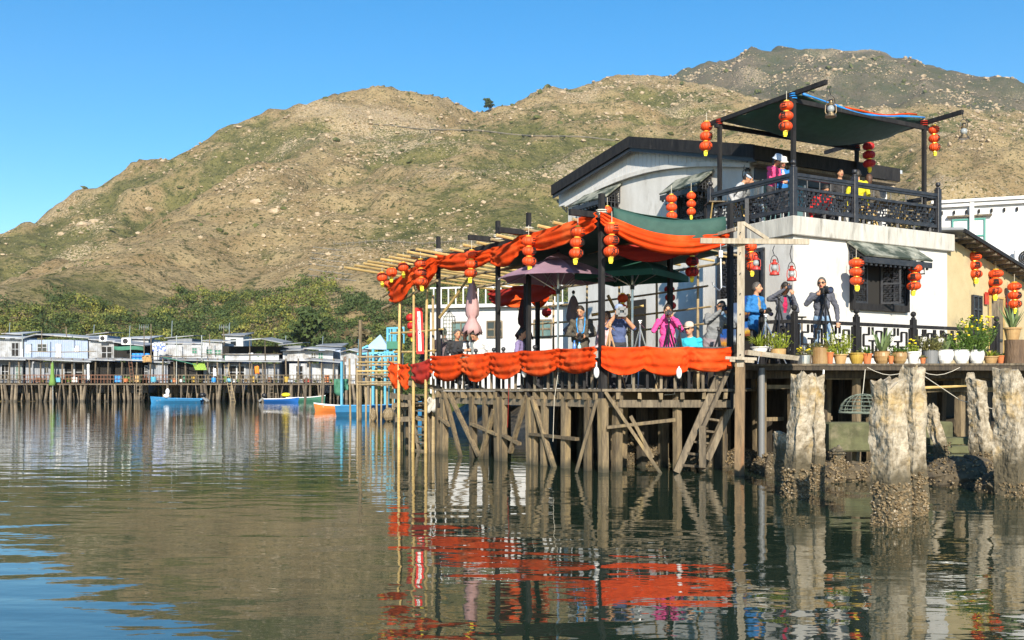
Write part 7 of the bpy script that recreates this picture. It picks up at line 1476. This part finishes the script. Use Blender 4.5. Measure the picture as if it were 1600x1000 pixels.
pn = find('grey sweater'); slr(world_of(pn, (.24, -.27, 1.555)), (-.1, -1, -.05), 1.0, 'camera at the eye of the leaning man in grey')
pn = find('blue jacket turning'); slr(world_of(pn, (.02, -.31, 1.13)), (.3, -.8, -.5), 1.05, 'camera held at the waist of the man in blue')
pn = find('dark open coat'); slr(world_of(pn, (.01, -.30, 1.62)), (-.1, -1, -.1), 1.0, 'camera raised by the woman in the dark coat')
pn = find('tall man'); h_ = world_of(pn, (.05, -.33, 1.46)); slr(h_, (.35, -1, 0), 1.25, 'large camera mounted on the tallest dock tripod', False, .05); tripod(h_ - Z3 * .07, DOCK, .40, 'tall black tripod in front of the man in the charcoal sweater')
pn = find('magenta'); tripod(world_of(pn, (.0, -.34, 1.42)), DR, .36, 'black tripod in front of the woman in magenta')
tripod(G(953, 19.6, DR + 1.28), DR, .34, 'wooden-legged tripod left of the blue-capped photographer', mat('tan tripod wood', (.40, .25, .13), .6)); tripod(G(1000, 19.9, DR + 1.35), DR, .40, 'empty silver tripod left of the woman in magenta', STEEL)
tripod(G(1062, 19.4, DR + 1.22), DR, .25, 'slim tripod between the magenta and turquoise jackets', rot=1.1); tripod(G(1123, 18.95, DR + 1.16), DR, .32, 'black tripod at the right end of the front railing', rot=.9)
tripod(G(1217, 20.1, DOCK + 1.38), DOCK, .30, 'dark tripod in front of the woman in the dark coat'); tripod(G(1196, 20.0, DOCK + 1.0), DOCK, .42, 'grey tripod splayed beside the mast', STEEL, 2.0)
# walking sticks against the wall
for px, lb in ((1240, 'left wooden T-handled stick by the wall corner'), (1253, 'right wooden T-handled stick by the wall corner')):
    t = thing('walking_stick', lb, 'stick', G(px, 21.0, DOCK)); q = MB(); c = G(px, 21.0, DOCK); q.tube([c, c + Z3 * 1.02], .018, 7); q.build('shaft', GREYWOOD, t); q = MB(); q.bar(c + Vector((-.09, 0, 1.03)), c + Vector((.09, 0, 1.03)), .04, .035); q.build('handle', GREYWOOD, t)
# things on the terrace tables
def table(px, Y, label, w=.7, h=.70):
    c = G(px, Y, DR); t = thing('cafe_table', label, 'table', c); q = MB(); q.lathe([(w / 2, 0), (w / 2, .03)], c + Z3 * h, 18); q.build('table_top', GREYWOOD, t); q = MB(); q.tube([c, c + Z3 * h], .035, 8); q.build('pedestal', BLACKMETAL, t); q = MB(); q.lathe([(.22, 0), (.2, .03), (.04, .05)], c, 12); q.build('foot', BLACKMETAL, t); return c + Z3 * (h + .03)
tt = table(742, 23.0, 'small round table at the left railing between the seated guests'); t2 = table(897, 20.1, 'small round table before the man with the blue strap'); table(830, 21.6, 'small round table behind the middle railing')
for dx_, m_, lb, h_ in ((.0, mat('blue bottle label', (.10, .22, .55), .3), 'plastic water bottle with a blue label on the table', .22), (.10, mat('pale teal flask', (.35, .62, .62), .35), 'pale teal flask beside the water bottle', .19)):
    t = thing('bottle', lb, 'bottle', t2); c = t2 + Vector((dx_, -.1, 0)); q = MB(); q.lathe([(.034, 0), (.036, h_ * .7), (.014, h_ * .86), (.014, h_)], c, 12); q.build('flask', m_, t, smooth=True); q = MB(); q.lathe([(.016, 0), (.016, .02)], c + Z3 * h_, 10); q.build('cap', BLUETARP, t)
for k in range(3):
    c = tt + Vector((-.12 + .12 * k, -.12, 0)); q = MB(); q.lathe([(.03, 0), (.036, .11), (.033, .11), (.028, .01)], c, 12); tag(q.build('drinking_glass', mat('glassware', (.6, .65, .65), .1, spec=.8)), ['leftmost', 'middle', 'rightmost'][k] + ' of three small drinking glasses on the left round table', 'glass', 'glasses on the left table')
for (px, Y, z_) in ((693, 25.55, .70), (712, 24.45, .60), (726, 23.65, .56), (752, 23.45, .58), (813, 22.35, .50), (1078, 19.55, .43)):
    c = G(px, Y, DR); t = thing('stool', 'plain wooden stool under the ' + {693: 'person in the mauve brown coat', 712: 'man in the dark jacket', 726: 'woman in sunglasses', 752: 'man in the white shirt', 813: 'woman in the violet shirt', 1078: 'person in the turquoise jacket'}[px], 'stool', c, 'stools under the terrace guests'); q = MB(); q.lathe([(.17, 0), (.17, .03)], c + Z3 * (z_ - .13), 12); q.build('seat', GREYWOOD, t)
    for k in range(4): a_ = .785 + k * 1.571; q = MB(); q.bar(c + Vector((.15 * math.cos(a_), .15 * math.sin(a_), 0)), c + Vector((.11 * math.cos(a_), .11 * math.sin(a_), z_ - .13)), .03); q.build('leg', GREYWOOD, t)
for (px, Y, z_, pr) in ((1146, 24.42, .66, 0), (1161, 24.82, .62, 0), (1340, 23.8, .62, 0), (1358, 24.2, .60, 0), (1281, 23.7, .25, 0)):
    c = G(px, Y, RT); t = thing('stool', 'bamboo stool under the ' + {1146: 'man with the grey headband', 1161: 'man beside the headband man', 1340: 'man in the yellow green shirt', 1358: 'brown-haired woman', 1281: 'person in red behind the lattice'}[px], 'stool', c, 'stools on the roof terrace'); q = MB(); q.lathe([(.17, 0), (.17, .03)], c + Z3 * max(.05, z_ - .13), 12); q.build('seat', BAMBOO, t)
    for k in range(4): a_ = .785 + k * 1.571; q = MB(); q.bar(c + Vector((.15 * math.cos(a_), .15 * math.sin(a_), 0)), c + Vector((.11 * math.cos(a_), .11 * math.sin(a_), max(.05, z_ - .13))), .03); q.build('leg', BAMBOO, t)
for px, Y, lb in ((1128, 24.3, 'wooden folding table at the left end of the roof terrace'), (1180, 23.9, 'wooden folding table before the headband man'), (1300, 23.8, 'wooden folding table behind the roof lattice'), (1385, 24.3, 'wooden folding table right of the brown-haired woman'), (1430, 24.8, 'wooden folding table at the right end of the roof terrace')):
    c = G(px, Y, RT); t = thing('folding_table', lb, 'table', c); q = MB(); q.box(c + Z3 * .70, (.75, .6, .03)); q.build('table_top', GREYWOOD, t)
    for sx in (-.28, .28):
        for s_ in (-1, 1): q = MB(); q.bar(c + Vector((sx, -.26 * s_, 0)), c + Vector((sx, .26 * s_, .69)), .03, .045); q.build('leg', BAMBOO, t)

# ------------------------------------------------------------------ thin sea haze round the whole place
hm_ = bpy.data.materials.new('sea haze'); hm_.use_nodes = True; hN = hm_.node_tree.nodes; hN.remove(hN['Principled BSDF'])
pv = hN.new('ShaderNodeVolumePrincipled'); pv.inputs['Color'].default_value = (.86, .92, 1, 1); pv.inputs['Density'].default_value = .00009; pv.inputs['Anisotropy'].default_value = .2
hm_.node_tree.links.new(pv.outputs[0], hN['Material Output'].inputs['Volume'])
q = MB(); q.obox((-1300, -80, -12), (2600, 0, 0), (0, 1900, 0), (0, 0, 600)); hz_ = q.build('haze', hm_); hz_['kind'] = 'stuff'; hz_['label'] = 'thin pale sea haze over the hills'
